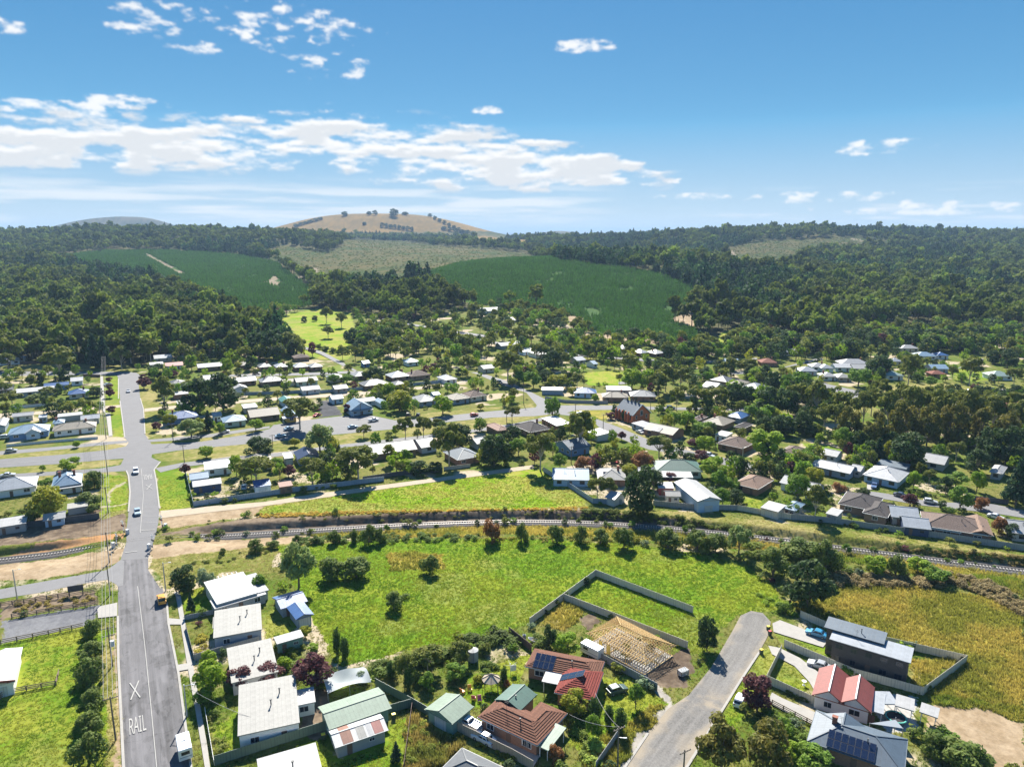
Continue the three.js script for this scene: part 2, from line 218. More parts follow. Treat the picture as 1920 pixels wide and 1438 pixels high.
const LINES = [
[0.13,-95.38,166.09,-80.71,140.63,-67.81,117.75,-59.82,103.47],
[0.12,-111.52,198.89,-126.25,229.77,-141.31,257.8],
[0.3,-112.19,200.84,-108.36,201.24],
[0.3,-108.99,185.48,-106.07,186.51],
[0.12,-116.88,212.0,-112.81,212.0],
[0.12,-114.25,206.49,-110.49,206.9],
[0.12,-148.43,280.77,-131.85,289.81,-106.11,305.3],
[0.12,-199.41,264.19,-180.31,269.51,-164.53,275.74],
[0.12,-79.27,318.66,-54.1,322.4,-10.58,341.4,11.91,350.04]];
const WORDS = [["RAIL",-68.55,114.13,2.69,4.93,0.511],["RAIL",-134.42,248.75,2.95,5.75,3.653]];
const CROSSES = [[-74.22,124.11,1.6,6.0,0.511],[-128.64,238.37,1.87,5.97,0.511]];
const BLD = [
{"n":"house","l":"brightest white flat-roofed house with a pergola, beside the orange car","x":-68.9,"d":159.52,"r":0.634,"w":[[0.0,0.0,9.0,11.54,3.0,"f",3,"white","cream"],[0.53,4.53,11.49,4.04,2.4,"f",2,"offwhite","grey"],[5.37,0.43,3.86,9.83,2.6,"f",2,"grey","cream"]],"near":1,"perg":1},
{"n":"house","l":"cream flat-roofed house behind the front stone garden","x":-61.48,"d":144.64,"r":0.36,"w":[[0.0,0.0,9.44,10.55,3.0,"f",3,"cream","bluegrey"],[-3.88,-1.2,2.24,4.05,2.9,"f",3,"cream","bluegrey"]],"near":1,"vents":2},
{"n":"house","l":"cream corrugated-roofed house with purple trees before it","x":-52.87,"d":129.46,"r":0.444,"w":[[0.0,0.0,8.26,11.51,3.0,"f",3,"cream","grey"]],"near":1,"vents":2},
{"n":"house","l":"large cream-roofed white house with stepped corners beside the patchwork shed","x":-44.83,"d":115.43,"r":0.343,"w":[[0.0,0.0,9.82,13.38,3.2,"f",3,"cream","white"],[6.17,-1.0,3.76,4.11,2.7,"f",2,"offwhite","white"]],"near":1,"vents":2},
{"n":"house","l":"white-roofed house cut off by the bottom edge of the picture","x":-36.17,"d":100.02,"r":0.427,"w":[[0.0,0.0,9.0,7.07,3.0,"f",3,"offwhite","white"]],"near":1,"vents":1},
{"n":"shed","l":"blue L-shaped shed with a white gable wall, beside the green lot","x":-53.01,"d":154.99,"r":0.61,"w":[[0.0,0.0,5.42,5.46,2.6,"g",16,"blue","bluegrey"],[0.23,6.58,3.2,5.6,2.6,"G",18,"blue","bluegrey"]],"near":1},
{"n":"shed","l":"small green box shed with a pale flat roof","x":-48.3,"d":138.84,"r":0.546,"w":[[0.0,0.0,5.25,2.42,2.6,"f",3,"offwhite","seagreen"]],"near":1},
{"n":"shed","l":"long pale green gabled metal shed","x":-28.83,"d":114.98,"r":0.527,"w":[[0.0,0.0,10.56,5.95,3.0,"g",14,"green","seagreen"]],"near":1,"vents":1},
{"n":"shed","l":"small shed with a patchwork roof of rusty, red and cream sheets","x":-27.17,"d":109.64,"r":0.495,"w":[[0.0,0.0,8.4,4.38,2.6,"g",14,"patch","grey"]],"near":1},
{"n":"shed","l":"pale green gabled garage with a white round emblem, beside the lawn","x":-11.53,"d":115.11,"r":-0.64,"w":[[0.0,-0.0,5.83,4.89,2.8,"G",18,"green","seagreen"]],"near":1},
{"n":"house","l":"brown tile-roofed brick house with a green metal extension","x":0.92,"d":111.72,"r":-0.606,"w":[[0.0,-0.0,11.77,5.49,2.7,"h",23,"tilebrown","brick"],[3.56,-1.74,4.65,8.97,2.7,"h",23,"tilebrown","brick"],[-3.5,-4.81,4.62,4.67,3.2,"G",20,"dkgreen","brick"],[7.19,-0.19,1.72,5.51,2.3,"f",6,"green","post"]],"near":1,"tiles":1},
{"n":"house","l":"red and brown tile-roofed house with two banks of solar panels","x":10.76,"d":128.59,"r":-0.321,"w":[[0.0,-0.0,13.84,5.51,2.8,"h",23,"tilebrown","brick"],[4.09,4.86,6.58,8.17,2.8,"h",24,"tilered","brick"],[-1.0,4.32,3.7,3.78,2.5,"f",5,"offwhite","post"]],"near":1,"tiles":1,"solar":[[0,"f",-0.28,4,2],[1,"l",0,2,3]]},
{"n":"house","l":"grey hip roof at the bottom edge, beside the beige fence","x":-6.43,"d":99.44,"r":-0.568,"w":[[0.0,-0.0,8.28,6.02,2.7,"h",25,"dkgrey","brick"]],"near":1},
{"n":"house","l":"two-storey dark brick house with two skillion roofs","x":73.68,"d":131.31,"r":-0.605,"w":[[0.0,-0.0,13.89,4.42,5.6,"s",5,"ltgrey","darkbrick"],[-3.41,-2.45,10.45,3.38,6.3,"s",6,"slate","darkbrick"]],"near":1},
{"n":"house","l":"white house with twin red gables","x":61.44,"d":121.54,"r":-0.532,"w":[[0.0,-0.0,4.6,8.82,2.9,"G",33,"redmetal","white"],[4.53,0.63,4.53,7.52,2.9,"G",33,"redmetal","white"],[8.11,0.3,1.77,5.59,2.3,"f",4,"ltgrey","post"]],"near":1},
{"n":"house","l":"grey metal hip-roofed house covered with solar panels at lower right","x":59.4,"d":106.65,"r":-0.552,"w":[[0.0,-0.0,13.66,8.44,2.8,"h",22,"slate","brick"],[-2.53,-1.71,6.36,3.86,2.9,"G",24,"slate","brick"]],"near":1,"solar":[[0,"f",-0.05,7,2]]},
{"n":"carport","l":"pale flat-roofed carport behind the red double-gabled house","x":70.23,"d":118.41,"r":-0.055,"w":[[0.0,-0.0,2.8,3.05,2.5,"f",3,"ltgrey","post"]],"near":1},
{"n":"carport","l":"chequered translucent-roofed carport behind the red double-gabled house","x":73.24,"d":117.04,"r":-0.549,"w":[[0.0,-0.0,2.6,3.2,2.5,"f",3,"offwhite","post"]],"near":1},
{"n":"shelter","l":"small white-roofed field shelter on posts in the dirt yard","x":76.64,"d":114.95,"r":-0.639,"w":[[0.0,-0.0,2.46,2.49,2.4,"f",5,"offwhite","post"]],"near":1},
{"n":"shed","l":"white shed with a red-edged roof at the left edge of the picture","x":-102.17,"d":127.16,"r":0.502,"w":[[0.0,0.0,4.81,12.15,3.0,"G",12,"redwhite","white"]],"near":1},
{"n":"house","l":"blue-grey victorian house with two brick chimneys left of the main road","x":-156.22,"d":236.9,"r":0.506,"w":[[0,0,7.74,11,3.2,"h",30,"ltblue","white"],[0.0,6.05,9,2.2,2.6,"f",6,"offwhite","post"]],"chim":2,"wd":1,"near":1},
{"n":"house","l":"pale grey hip house with dark solar panels at left edge","x":-173.52,"d":233.93,"r":0.506,"w":[[0,0,13.31,11,2.7,"h",23,"ltgrey","white"]],"wd":1,"near":1},
{"n":"shed","l":"white gabled garden shed beside the round yellow-green tree","x":-141.61,"d":206.47,"r":0.506,"w":[[0,0,4.95,5,2.4,"g",20,"offwhite","ltblue"]]},
{"n":"shed","l":"low beige flat-roofed shed left of the grassy verge loop","x":-140.16,"d":215.82,"r":0.506,"w":[[0,0,5.3,4,2.2,"f",4,"cream","grey"]]},
{"n":"shed","l":"white-roofed grey shed at the left edge above the railway","x":-151.44,"d":201.4,"r":0.506,"w":[[0,0,7.29,6,2.6,"f",4,"offwhite","grey"]]},
{"n":"house","l":"blue weatherboard house with a pale roof and front gable at far left","x":-214.29,"d":304.1,"r":0.506,"w":[[0,0,14.05,11,2.7,"h",23,"ltblue","blue"],[1.69,4.4,5,6,2.8,"G",30,"ltgrey","ltblue"]],"near":1},
{"n":"house","l":"cream hip-roofed house with white walls behind a picket fence","x":-197.41,"d":309.46,"r":0.506,"w":[[0,0,15.8,9,2.7,"h",23,"beige","white"]],"near":1},
{"n":"shed","l":"large white shed cut by the left edge, beside the blue weatherboard house","x":-234.1,"d":314.84,"r":0.506,"w":[[0,0,3.29,14,3,"G",22,"offwhite","bluegrey"]]},
{"n":"shed","l":"white gabled shed facing the back lane at far left","x":-235.1,"d":330.76,"r":0.506,"w":[[0,0,7.74,5,2.7,"g",20,"offwhite","cream"]]},
{"n":"shed","l":"small grey shed between white sheds on the back lane","x":-223.64,"d":327.69,"r":0.506,"w":[[0,0,3.01,5,2.7,"f",4,"ltgrey","bluegrey"]]},
{"n":"carport","l":"long white carport roof behind the cream hip-roofed house","x":-212.56,"d":330.75,"r":0.506,"w":[[0,0,9.79,5,2.7,"f",4,"offwhite","grey"]]},
{"n":"garage","l":"pale grey garage beside the main road behind the cream house","x":-199.87,"d":325.67,"r":0.506,"w":[[0,0,6.86,6,2.7,"g",20,"ltgrey","grey"]]},
{"n":"cottage","l":"pale blue outbuilding with a hipped roof behind the cream house","x":-209.87,"d":317.85,"r":0.506,"w":[[0,0,3.54,6,2.7,"h",23,"ltblue","ltblue"]]},
{"n":"house","l":"small cottage with a bright blue roof left of the main road","x":-238.0,"d":380.16,"r":0.506,"w":[[0,0,8.71,9,2.7,"h",23,"blue","cream"]]},
{"n":"house","l":"tall white cottage beside the brick-red fence","x":-258.97,"d":413.64,"r":0.506,"w":[[0,0,5.51,8,2.7,"g",20,"white","white"]]},
{"n":"house","l":"long white-roofed blue-grey house in the left gardens","x":-265.58,"d":385.63,"r":0.506,"w":[[0,0,17.7,9,2.7,"f",4,"offwhite","bluegrey"]]},
{"n":"house","l":"grey-brown roofed house at the left edge above the back lane","x":-285.11,"d":389.83,"r":0.506,"w":[[0,0,7.21,10,2.7,"g",20,"dkgrey","grey"]]},
{"n":"shed","l":"bright blue long shed roof in the left gardens","x":-262.39,"d":399.91,"r":0.506,"w":[[0,0,11.37,6,2.7,"g",20,"blue","blue"]]},
{"n":"house","l":"white-roofed house under gum trees at far left","x":-346.82,"d":479.14,"r":0.506,"w":[[0,0,15.65,8,2.7,"g",20,"offwhite","white"]]},
{"n":"house","l":"pale blue-roofed house behind the tall roadside gum at left","x":-345.3,"d":491.99,"r":0.506,"w":[[0,0,4.6,7,2.7,"h",23,"ltblue","white"]]},
{"n":"house","l":"faded red-roofed house with blue walls at the end of the main road","x":-224.12,"d":462.63,"r":0.506,"w":[[0,0,9.77,8,2.7,"g",20,"faded","ltblue"]]},
{"n":"shed","l":"white-roofed shed beside the faded red roof","x":-237.71,"d":466.6,"r":0.506,"w":[[0,0,7.88,7,2.7,"f",4,"offwhite","grey"]]},
{"n":"shed","l":"grey dome-roofed shed under the forest at the road end","x":-245.48,"d":491.58,"r":0.506,"w":[[0,0,10.56,9,2.7,"g",20,"ltgrey","grey"]]},
{"n":"house","l":"white gable house between round trees, upper row left","x":-198.82,"d":458.68,"r":0.506,"w":[[0,0,14.42,9,2.7,"g",20,"offwhite","brown"]]},
{"n":"house","l":"beige-roofed house behind the yellow-green tree, upper row","x":-178.18,"d":464.4,"r":0.506,"w":[[0,0,6.54,9,2.7,"h",23,"beige","brown"]]},
{"n":"house","l":"dark hip house, first from left of the four alike","x":-163.07,"d":458.55,"r":0.506,"w":[[0,0,7.21,9,2.7,"h",23,"dkgrey","brick"]]},
{"n":"house","l":"white-tipped hip house, second from left of the four alike","x":-151.86,"d":458.5,"r":0.506,"w":[[0,0,7.21,9,2.7,"h",23,"ltgrey","brick"]]},
{"n":"house","l":"pale hip house, third from left of the four alike","x":-139.25,"d":458.46,"r":0.506,"w":[[0,0,8.01,9,2.7,"h",23,"ltgrey","brick"]]},
{"n":"house","l":"pale hip house, rightmost of the four alike","x":-129.44,"d":458.42,"r":0.506,"w":[[0,0,7.21,9,2.7,"h",23,"grey","brick"]]},
{"n":"house","l":"dark grey hip house with a white verandah near the road bend","x":-195.37,"d":404.3,"r":0.506,"w":[[0,0,9.04,10,2.7,"h",23,"dkgrey","white"]]},
{"n":"house","l":"large pale roof hidden behind the big dark trees","x":-180.72,"d":419.9,"r":0.506,"w":[[0,0,10.27,10,2.7,"g",20,"offwhite","cream"]]},
{"n":"house","l":"white-roofed house right of the big dark trees","x":-159.06,"d":413.48,"r":0.506,"w":[[0,0,11.22,9,2.7,"g",20,"white","brick"]]},
{"n":"house","l":"grey hip house with solar sheets, middle of the lane row","x":-143.84,"d":413.45,"r":0.506,"w":[[0,0,11.5,10,2.7,"h",23,"grey","brown"]]},
{"n":"garage","l":"small pale garage left of the green-gabled house","x":-132.41,"d":410.31,"r":0.506,"w":[[0,0,5.97,6,2.7,"g",20,"beige","cream"]]},
{"n":"house","l":"beige roof with a pale green gable end on the grassy lane","x":-122.92,"d":413.41,"r":0.506,"w":[[0,0,11.95,9,2.7,"g",20,"cream","palegreen"]]},
{"n":"shed","l":"white gabled shed beside the grassy lane fence","x":-154.04,"d":392.52,"r":0.506,"w":[[0,0,6.3,6,2.7,"G",22,"offwhite","ltgrey"]]},
{"n":"shed","l":"pair of white shed roofs behind the blue-grey fence","x":-113.75,"d":389.64,"r":0.506,"w":[[0,0,9.22,7,2.7,"g",20,"offwhite","ltgrey"]]},
{"n":"house","l":"deep blue-roofed house near the crossroads","x":-158.09,"d":328.68,"r":0.506,"w":[[0,0,13.03,10,2.7,"h",23,"blue","blue"]]},
{"n":"cottage","l":"pale green weatherboard cottage with a light roof","x":-130.83,"d":322.67,"r":0.506,"w":[[0,0,9.17,9,2.7,"h",23,"ltblue","palegreen"]]},
{"n":"hall","l":"beige gabled hall with brown walls beside the highway","x":-120.91,"d":333.83,"r":0.506,"w":[[0,0,12.99,12,2.7,"g",20,"beige","brown"]]},
{"n":"shed","l":"white shed roof behind the beige hall","x":-132.5,"d":348.01,"r":0.506,"w":[[0,0,6.42,7,2.7,"f",4,"offwhite","grey"]]},
{"n":"shed","l":"teal gabled shed behind the yellow shop","x":-118.63,"d":362.13,"r":0.506,"w":[[0,0,5.39,8,2.7,"G",22,"teal","ltblue"]]},
{"n":"shed","l":"small white shed behind the brown conifer","x":-142.12,"d":330.72,"r":0.506,"w":[[0,0,3.2,6,2.7,"g",20,"offwhite","white"]]},
{"n":"carport","l":"white carport behind the deep blue roof, upper one","x":-180.91,"d":377.45,"r":0.506,"w":[[0,0,7.3,6,2.7,"f",4,"offwhite","brick"]]},
{"n":"carport","l":"white carport behind the deep blue roof, lower one","x":-170.07,"d":356.15,"r":0.506,"w":[[0,0,4.88,6,2.7,"f",4,"offwhite","ltgrey"]]},
{"n":"shop","l":"yellow gabled shop with a pale blue roof beside the large gum","x":-107.93,"d":332.11,"r":0.506,"w":[[0,0,4.23,13,3.4,"G",32,"ltblue","yellow"],[0.0,6.76,8,2.5,2.7,"f",8,"blue","post"]],"near":1},
{"n":"cottage","l":"white weatherboard cottage at the corner above the dirt track","x":-110.82,"d":254.91,"r":0.439,"w":[[0,0,8.95,8,2.7,"f",4,"white","white"]]},
{"n":"shed","l":"blue-grey gabled shed beside the corner cottage","x":-112.62,"d":242.84,"r":0.439,"w":[[0,0,5.36,6,2.7,"g",20,"ltblue","ltblue"]]},
{"n":"shed","l":"navy lean-to shed with a white roof before the corner cottage","x":-106.68,"d":235.55,"r":0.439,"w":[[0,0,8.82,5,2.7,"f",4,"offwhite","navy"]]},
{"n":"house","l":"beige hip roof almost hidden by garden trees","x":-98.47,"d":261.37,"r":0.439,"w":[[0,0,9.92,11,2.7,"h",23,"beige","cream"]]},
{"n":"garage","l":"double garage with two roller doors beside the long fence","x":-87.31,"d":235.01,"r":0.439,"w":[[0,0,5.13,6,2.7,"f",4,"blue","offwall"]]},
{"n":"shed","l":"small brown-roofed shed by the long fence","x":-78.8,"d":233.92,"r":0.439,"w":[[0,0,4.02,4,2.7,"f",4,"rust","brown"]]},
{"n":"house","l":"navy gabled house with a white verandah under a pale tree","x":-80.89,"d":268.14,"r":0.439,"w":[[0,0,7.85,10,2.7,"G",22,"navy","bluegrey"]]},
{"n":"garage","l":"small white garage beside the navy gabled house","x":-87.82,"d":266.08,"r":0.439,"w":[[0,0,3.0,6,2.7,"f",4,"offwhite","grey"]]},
{"n":"house","l":"long dark grey-roofed house above the garden shrubs","x":-50.21,"d":276.71,"r":0.439,"w":[[0,0,19.4,12,2.7,"g",20,"dkgrey","brown"]]},
{"n":"house","l":"pale blue pyramid-gabled house with a white verandah","x":-77.15,"d":345.62,"r":0.548,"w":[[0,0,10.89,11,3,"G",30,"ltblue","ltblue"],[0.0,6.05,10,2.2,2.5,"f",8,"offwhite","post"]],"near":1},
{"n":"shed","l":"long white wing behind the pale blue gabled house","x":-77.34,"d":360.88,"r":0.548,"w":[[0,0,10.11,6,2.7,"g",20,"offwhite","ltgrey"]]},
{"n":"shed","l":"white and blue shed beside the dark car park","x":-93.59,"d":367.06,"r":0.548,"w":[[0,0,5.53,7,2.7,"g",20,"offwhite","ltblue"]]},
{"n":"cottage","l":"small white gabled cottage left of the yellow-green tree","x":-68.0,"d":358.46,"r":0.548,"w":[[0,0,3.54,8,2.7,"G",22,"ltblue","white"]]},
{"n":"house","l":"grey-blue hip house right of the yellow-green tree","x":-46.35,"d":364.53,"r":0.548,"w":[[0,0,9.28,12,2.7,"h",23,"grey","bluegrey"]]},
{"n":"house","l":"beige tile hip house on the highway","x":-29.22,"d":368.27,"r":0.548,"w":[[0,0,9.07,10,2.7,"h",23,"beige","bluegrey"]]},
{"n":"house","l":"brown tile house with a brick chimney on the highway","x":-20.47,"d":374.67,"r":0.548,"w":[[0,0,9.98,10,2.7,"h",23,"tilefar","cream"]],"chim":1},
{"n":"shed","l":"small blue shed between highway houses","x":-41.95,"d":375.99,"r":0.548,"w":[[0,0,3.32,5,2.7,"g",20,"ltblue","blue"]]},
{"n":"house","l":"grey hip house behind the lane, left of the brown roof","x":-70.4,"d":427.89,"r":0.548,"w":[[0,0,11.51,11,2.7,"h",23,"ltgrey","brick"]]},
{"n":"house","l":"brown-grey hip house behind the lane","x":-58.72,"d":431.23,"r":0.548,"w":[[0,0,12.41,11,2.7,"h",23,"tilefar","brown"]]},
{"n":"house","l":"white and slate house beside the diagonal street","x":-39.2,"d":419.61,"r":0.548,"w":[[0,0,7.43,11,2.7,"h",23,"ltgrey","white"]]},
{"n":"house","l":"dark slate house below the round dark tree","x":-80.59,"d":404.12,"r":0.548,"w":[[0,0,14.0,10,2.7,"h",23,"dkgrey","brown"]]},
{"n":"garage","l":"dark garage right of the dark slate house","x":-66.33,"d":404.1,"r":0.548,"w":[[0,0,5.66,7,2.7,"h",23,"dkgrey","brown"]]},
{"n":"house","l":"grey roof left of the round dark tree","x":-94.66,"d":429.62,"r":0.548,"w":[[0,0,7.16,9,2.7,"h",23,"grey","brown"]]},
{"n":"house","l":"pale roof at the street bend left of the round dark tree","x":-107.51,"d":423.0,"r":0.548,"w":[[0,0,8.51,9,2.7,"h",23,"ltgrey","cream"]]},
{"n":"shed","l":"round-fronted grey shed on the grassy lane","x":-97.65,"d":392.44,"r":0.548,"w":[[0,0,6.82,7,2.7,"g",20,"grey","grey"]]},
{"n":"house","l":"pale blue-roofed house above the gum grove","x":-68.9,"d":475.89,"r":0.548,"w":[[0,0,8.78,9,2.7,"h",23,"ltblue","white"]]},
{"n":"house","l":"white house tucked in the trees above the centre","x":-90.13,"d":537.44,"r":0.548,"w":[[0,0,5.17,8,2.7,"h",23,"offwhite","white"]]},
{"n":"shed","l":"long white shed beside the diagonal street","x":-16.93,"d":452.4,"r":0.548,"w":[[0,0,7.43,8,2.7,"g",20,"offwhite","cream"]]},
{"n":"shed","l":"dark blue shed near the hedge row","x":-98.9,"d":469.98,"r":0.548,"w":[[0,0,3.79,6,2.7,"g",20,"navy","blue"]]},
{"n":"house","l":"white-roofed house with tent-like shade sails under gums","x":-36.75,"d":283.49,"r":0.548,"w":[[0,0,6.56,11,2.7,"g",20,"offwhite","ltgrey"]]},
{"n":"shed","l":"pair of white sheds behind the big gum, centre","x":-14.54,"d":286.6,"r":0.548,"w":[[0,0,3.92,7,2.7,"g",20,"offwhite","ltgrey"]]},
{"n":"house","l":"rusty brown pyramid-roofed house behind the big dark tree","x":-6.71,"d":308.5,"r":0.548,"w":[[0,0,4.74,11,2.7,"h",23,"rust","brown"]]},
{"n":"house","l":"dark brown hip house with a tall chimney, centre","x":9.11,"d":308.5,"r":0.548,"w":[[0,0,10.51,13,2.7,"h",23,"tiledark","brick"]],"chim":1},
{"n":"shop","l":"flat white-roofed red brick shop at the road fork","x":20.46,"d":317.78,"r":0.548,"w":[[0,0,8.01,12,2.7,"f",4,"white","brick"]]},
{"n":"house","l":"blue-grey hip brick house behind the wooden fence by the dirt track","x":-19.8,"d":268.83,"r":0.548,"w":[[0,0,9.44,12,2.7,"h",23,"slate","brick"]],"near":1},
{"n":"shop","l":"slate blue gabled workshop with solar panels and blue walls","x":24.74,"d":280.28,"r":0.548,"w":[[0,0,9.51,11,3.2,"g",20,"slate","blue"]],"near":1},
{"n":"carport","l":"pale flat-roofed shed beside the diagonal side street","x":37.79,"d":299.71,"r":-1.053,"w":[[0,0,8.12,7,2.7,"f",4,"offwhite","ltgrey"]]},
{"n":"church","l":"red brick church with a steep slate gable roof","x":58.13,"d":331.31,"r":0.512,"w":[[0.0,0.0,10.29,13.01,4.2,"G",40,"slate","churchbrick"]],"near":1,"church":1},
{"n":"annex","l":"navy flat annex at the foot of the brick church","x":59.8,"d":313.06,"r":-1.053,"w":[[0,0,8.33,6,2.7,"f",4,"navy","bluegrey"]]},
{"n":"house","l":"long cream-roofed house with solar panels below the church","x":67.63,"d":304.04,"r":-0.745,"w":[[0,0,13.85,10,2.7,"g",20,"beige","brick"]],"solar":[[0,"f",-0.1,4,2]]},
{"n":"house","l":"bright blue-roofed cottage with pale walls near the fork","x":40.3,"d":382.6,"r":-0.067,"w":[[0,0,11.31,9,2.7,"h",23,"blue","ltblue"]]},
{"n":"carport","l":"long grey carport beside the blue-roofed cottage","x":22.66,"d":388.1,"r":-0.067,"w":[[0,0,11.63,6,2.7,"f",4,"ltgrey","bluegrey"]]},
{"n":"house","l":"beige-grey roofed house right of the blue-roofed cottage","x":55.28,"d":372.04,"r":-0.067,"w":[[0,0,12.72,9,2.7,"h",23,"beige","brown"]]},
{"n":"shed","l":"white roofs behind the beige-grey house","x":59.84,"d":389.47,"r":-0.067,"w":[[0,0,13.36,8,2.7,"f",4,"offwhite","grey"]]},
{"n":"house","l":"grey house half hidden by trees behind the church","x":70.63,"d":374.62,"r":-0.067,"w":[[0,0,12.75,10,2.7,"h",23,"grey","brick"]]},
{"n":"shed","l":"large white shed roof in the upper centre, left one","x":10.65,"d":519.41,"r":0.548,"w":[[0,0,11.76,10,2.7,"f",4,"white","ltblue"]]},
{"n":"shed","l":"large white shed roof in the upper centre, right one","x":20.07,"d":507.75,"r":0.548,"w":[[0,0,12.72,11,2.7,"f",4,"white","white"]]},
{"n":"house","l":"grey-white roofs by the bare yard, upper centre","x":45.12,"d":481.62,"r":0.548,"w":[[0,0,6.78,9,2.7,"g",20,"ltgrey","grey"]]},
{"n":"house","l":"tiny blue-white house among green trees, upper centre","x":53.47,"d":467.49,"r":0.548,"w":[[0,0,3.0,8,2.7,"g",20,"ltblue","white"]]},
{"n":"house","l":"pale blue house at the top corner of the paddock","x":21.21,"d":244.57,"r":-0.067,"w":[[0,0,12.16,11,2.7,"g",20,"ltblue","ltblue"]]},
{"n":"house","l":"cream hip house with solar panels above the thin gums","x":35.86,"d":244.57,"r":-0.067,"w":[[0,0,9.07,11,2.7,"h",23,"cream","brick"]],"solar":[[0,"f",-0.1,4,2]]},
{"n":"house","l":"dark green hip house with a turquoise awning","x":61.83,"d":253.64,"r":-0.067,"w":[[0,0,15.8,11,2.7,"h",23,"dkgreen","palegreen"]]},
{"n":"carport","l":"white patio roof before the dark green hip house","x":58.87,"d":243.99,"r":-0.067,"w":[[0,0,11.68,5,2.7,"f",4,"offwhite","post"]]},
{"n":"shed","l":"small white roof between garden trees left of the green house","x":49.13,"d":247.53,"r":-0.067,"w":[[0,0,5.29,7,2.7,"g",20,"offwhite","white"]]},
{"n":"shed","l":"small cream gabled shed beside the large white shed","x":53.73,"d":225.09,"r":-0.067,"w":[[0,0,4.08,4,2.7,"g",20,"cream","cream"]]},
{"n":"garage","l":"light grey garage in the gum garden by the railway","x":34.52,"d":223.11,"r":-0.745,"w":[[0,0,3.0,6,2.7,"g",20,"ltgrey","ltgrey"]]},
{"n":"shed","l":"dark red shed with a white roof beside the big dark tree","x":53.05,"d":232.85,"r":-0.067,"w":[[0,0,4.9,5,2.7,"f",4,"offwhite","redwall"]]},
{"n":"house","l":"brown tile house with a pale sheet patio along the side street","x":93.66,"d":284.25,"r":-0.745,"w":[[0,0,10.47,12,2.7,"h",23,"tilefar","brick"]]},
{"n":"house","l":"shining cream tile house left of the dark grove","x":96.18,"d":318.72,"r":-0.745,"w":[[0,0,9.31,12,2.7,"h",23,"beige","brown"]]},
{"n":"house","l":"small brown tile roof left of the shining cream house","x":88.55,"d":324.58,"r":-0.745,"w":[[0,0,3.0,9,2.7,"h",23,"tilefar","brown"]]},
{"n":"house","l":"blue hip house beside the clipped hedge","x":108.74,"d":329.62,"r":-0.745,"w":[[0,0,6.51,10,2.7,"h",23,"blue","bluegrey"]]},
{"n":"house","l":"small dark brown hip roof right of the shining cream house","x":105.16,"d":311.22,"r":-0.745,"w":[[0,0,3.88,9,2.7,"h",23,"tiledark","brown"]]},
{"n":"shed","l":"white sheds beside the swimming pool","x":92.11,"d":297.16,"r":-0.745,"w":[[0,0,5.02,6,2.7,"f",4,"offwhite","white"]]},
{"n":"house","l":"grey-brown tile house under the large lime tree","x":112.63,"d":273.07,"r":-0.745,"w":[[0,0,5.84,11,2.7,"h",23,"tilefar","brick"]]},
{"n":"house","l":"pale school block roof, leftmost of the large roofs","x":115.07,"d":396.58,"r":-0.745,"w":[[0,0,7.62,11,2.7,"g",20,"offwhite","ltgrey"]]},
{"n":"house","l":"dark school block roof at the back of the large roofs","x":125.82,"d":414.69,"r":-0.745,"w":[[0,0,10.04,11,2.7,"h",23,"dkgrey","brown"]]},
{"n":"house","l":"beige school block roof in the middle of the large roofs","x":132.46,"d":405.45,"r":-0.745,"w":[[0,0,7.96,11,2.7,"h",23,"beige","cream"]]},
{"n":"house","l":"grey school block roof, rightmost of the large roofs","x":138.34,"d":395.14,"r":-0.745,"w":[[0,0,9.22,11,2.7,"h",23,"ltgrey","cream"]]},
{"n":"house","l":"red-brown hip house above the lime tree","x":173.21,"d":473.46,"r":-0.067,"w":[[0,0,10.31,10,2.7,"h",23,"tilered2","brick"]]},
{"n":"house","l":"pale blue long house left of the red-brown hip house","x":148.91,"d":475.43,"r":-0.067,"w":[[0,0,8.29,8,2.7,"g",20,"ltblue","ltblue"]]},
{"n":"house","l":"white house in the upper right gardens above the side street","x":204.94,"d":514.68,"r":-0.067,"w":[[0,0,12.45,9,2.7,"h",23,"offwhite","cream"]]},
{"n":"house","l":"pale grey house beside the street at upper right","x":188.01,"d":445.0,"r":-0.067,"w":[[0,0,10.08,9,2.7,"h",23,"ltgrey","bluegrey"]]},
{"n":"house","l":"white roof right of the pale grey street house","x":200.59,"d":457.92,"r":-0.067,"w":[[0,0,9.67,9,2.7,"h",23,"offwhite","white"]]},
{"n":"house","l":"long white gable house with a dark verandah above the railway","x":120.59,"d":253.01,"r":-0.745,"w":[[0,0,13.05,8,2.7,"g",20,"white","bluegrey"]]},
{"n":"shed","l":"white shed at the right end of the long white gable house","x":128.46,"d":251.16,"r":-0.745,"w":[[0,0,3.0,6,2.7,"g",20,"offwhite","grey"]]},
{"n":"shed","l":"white shed group above the long white gable house","x":127.1,"d":269.52,"r":-0.745,"w":[[0,0,5.18,7,2.7,"g",20,"offwhite","ltgrey"]]},
{"n":"house","l":"brown hip house with skylights above the cream garage","x":84.89,"d":236.64,"r":-0.745,"w":[[0,0,7.93,12,2.7,"h",23,"tilelight","brick"]]},
{"n":"house","l":"grey-beige two-storey gable half behind a round tree","x":98.75,"d":237.19,"r":-0.745,"w":[[0,0,4.8,8,2.7,"g",20,"grey","white"]]},
{"n":"house","l":"grey-beige lower gable right of the two-storey gable","x":103.7,"d":230.21,"r":-0.745,"w":[[0,0,3.0,9,2.7,"g",20,"grey","bluegrey"]]},
{"n":"garage","l":"cream garage with a white roof on the railway fence","x":83.35,"d":213.18,"r":-0.745,"w":[[0,0,5.27,6,2.7,"f",4,"offwhite","cream"]]},
{"n":"shed","l":"pale blue hip shed beside the cream garage","x":90.32,"d":214.09,"r":-0.745,"w":[[0,0,3.0,7,2.7,"h",23,"ltblue","grey"]]},
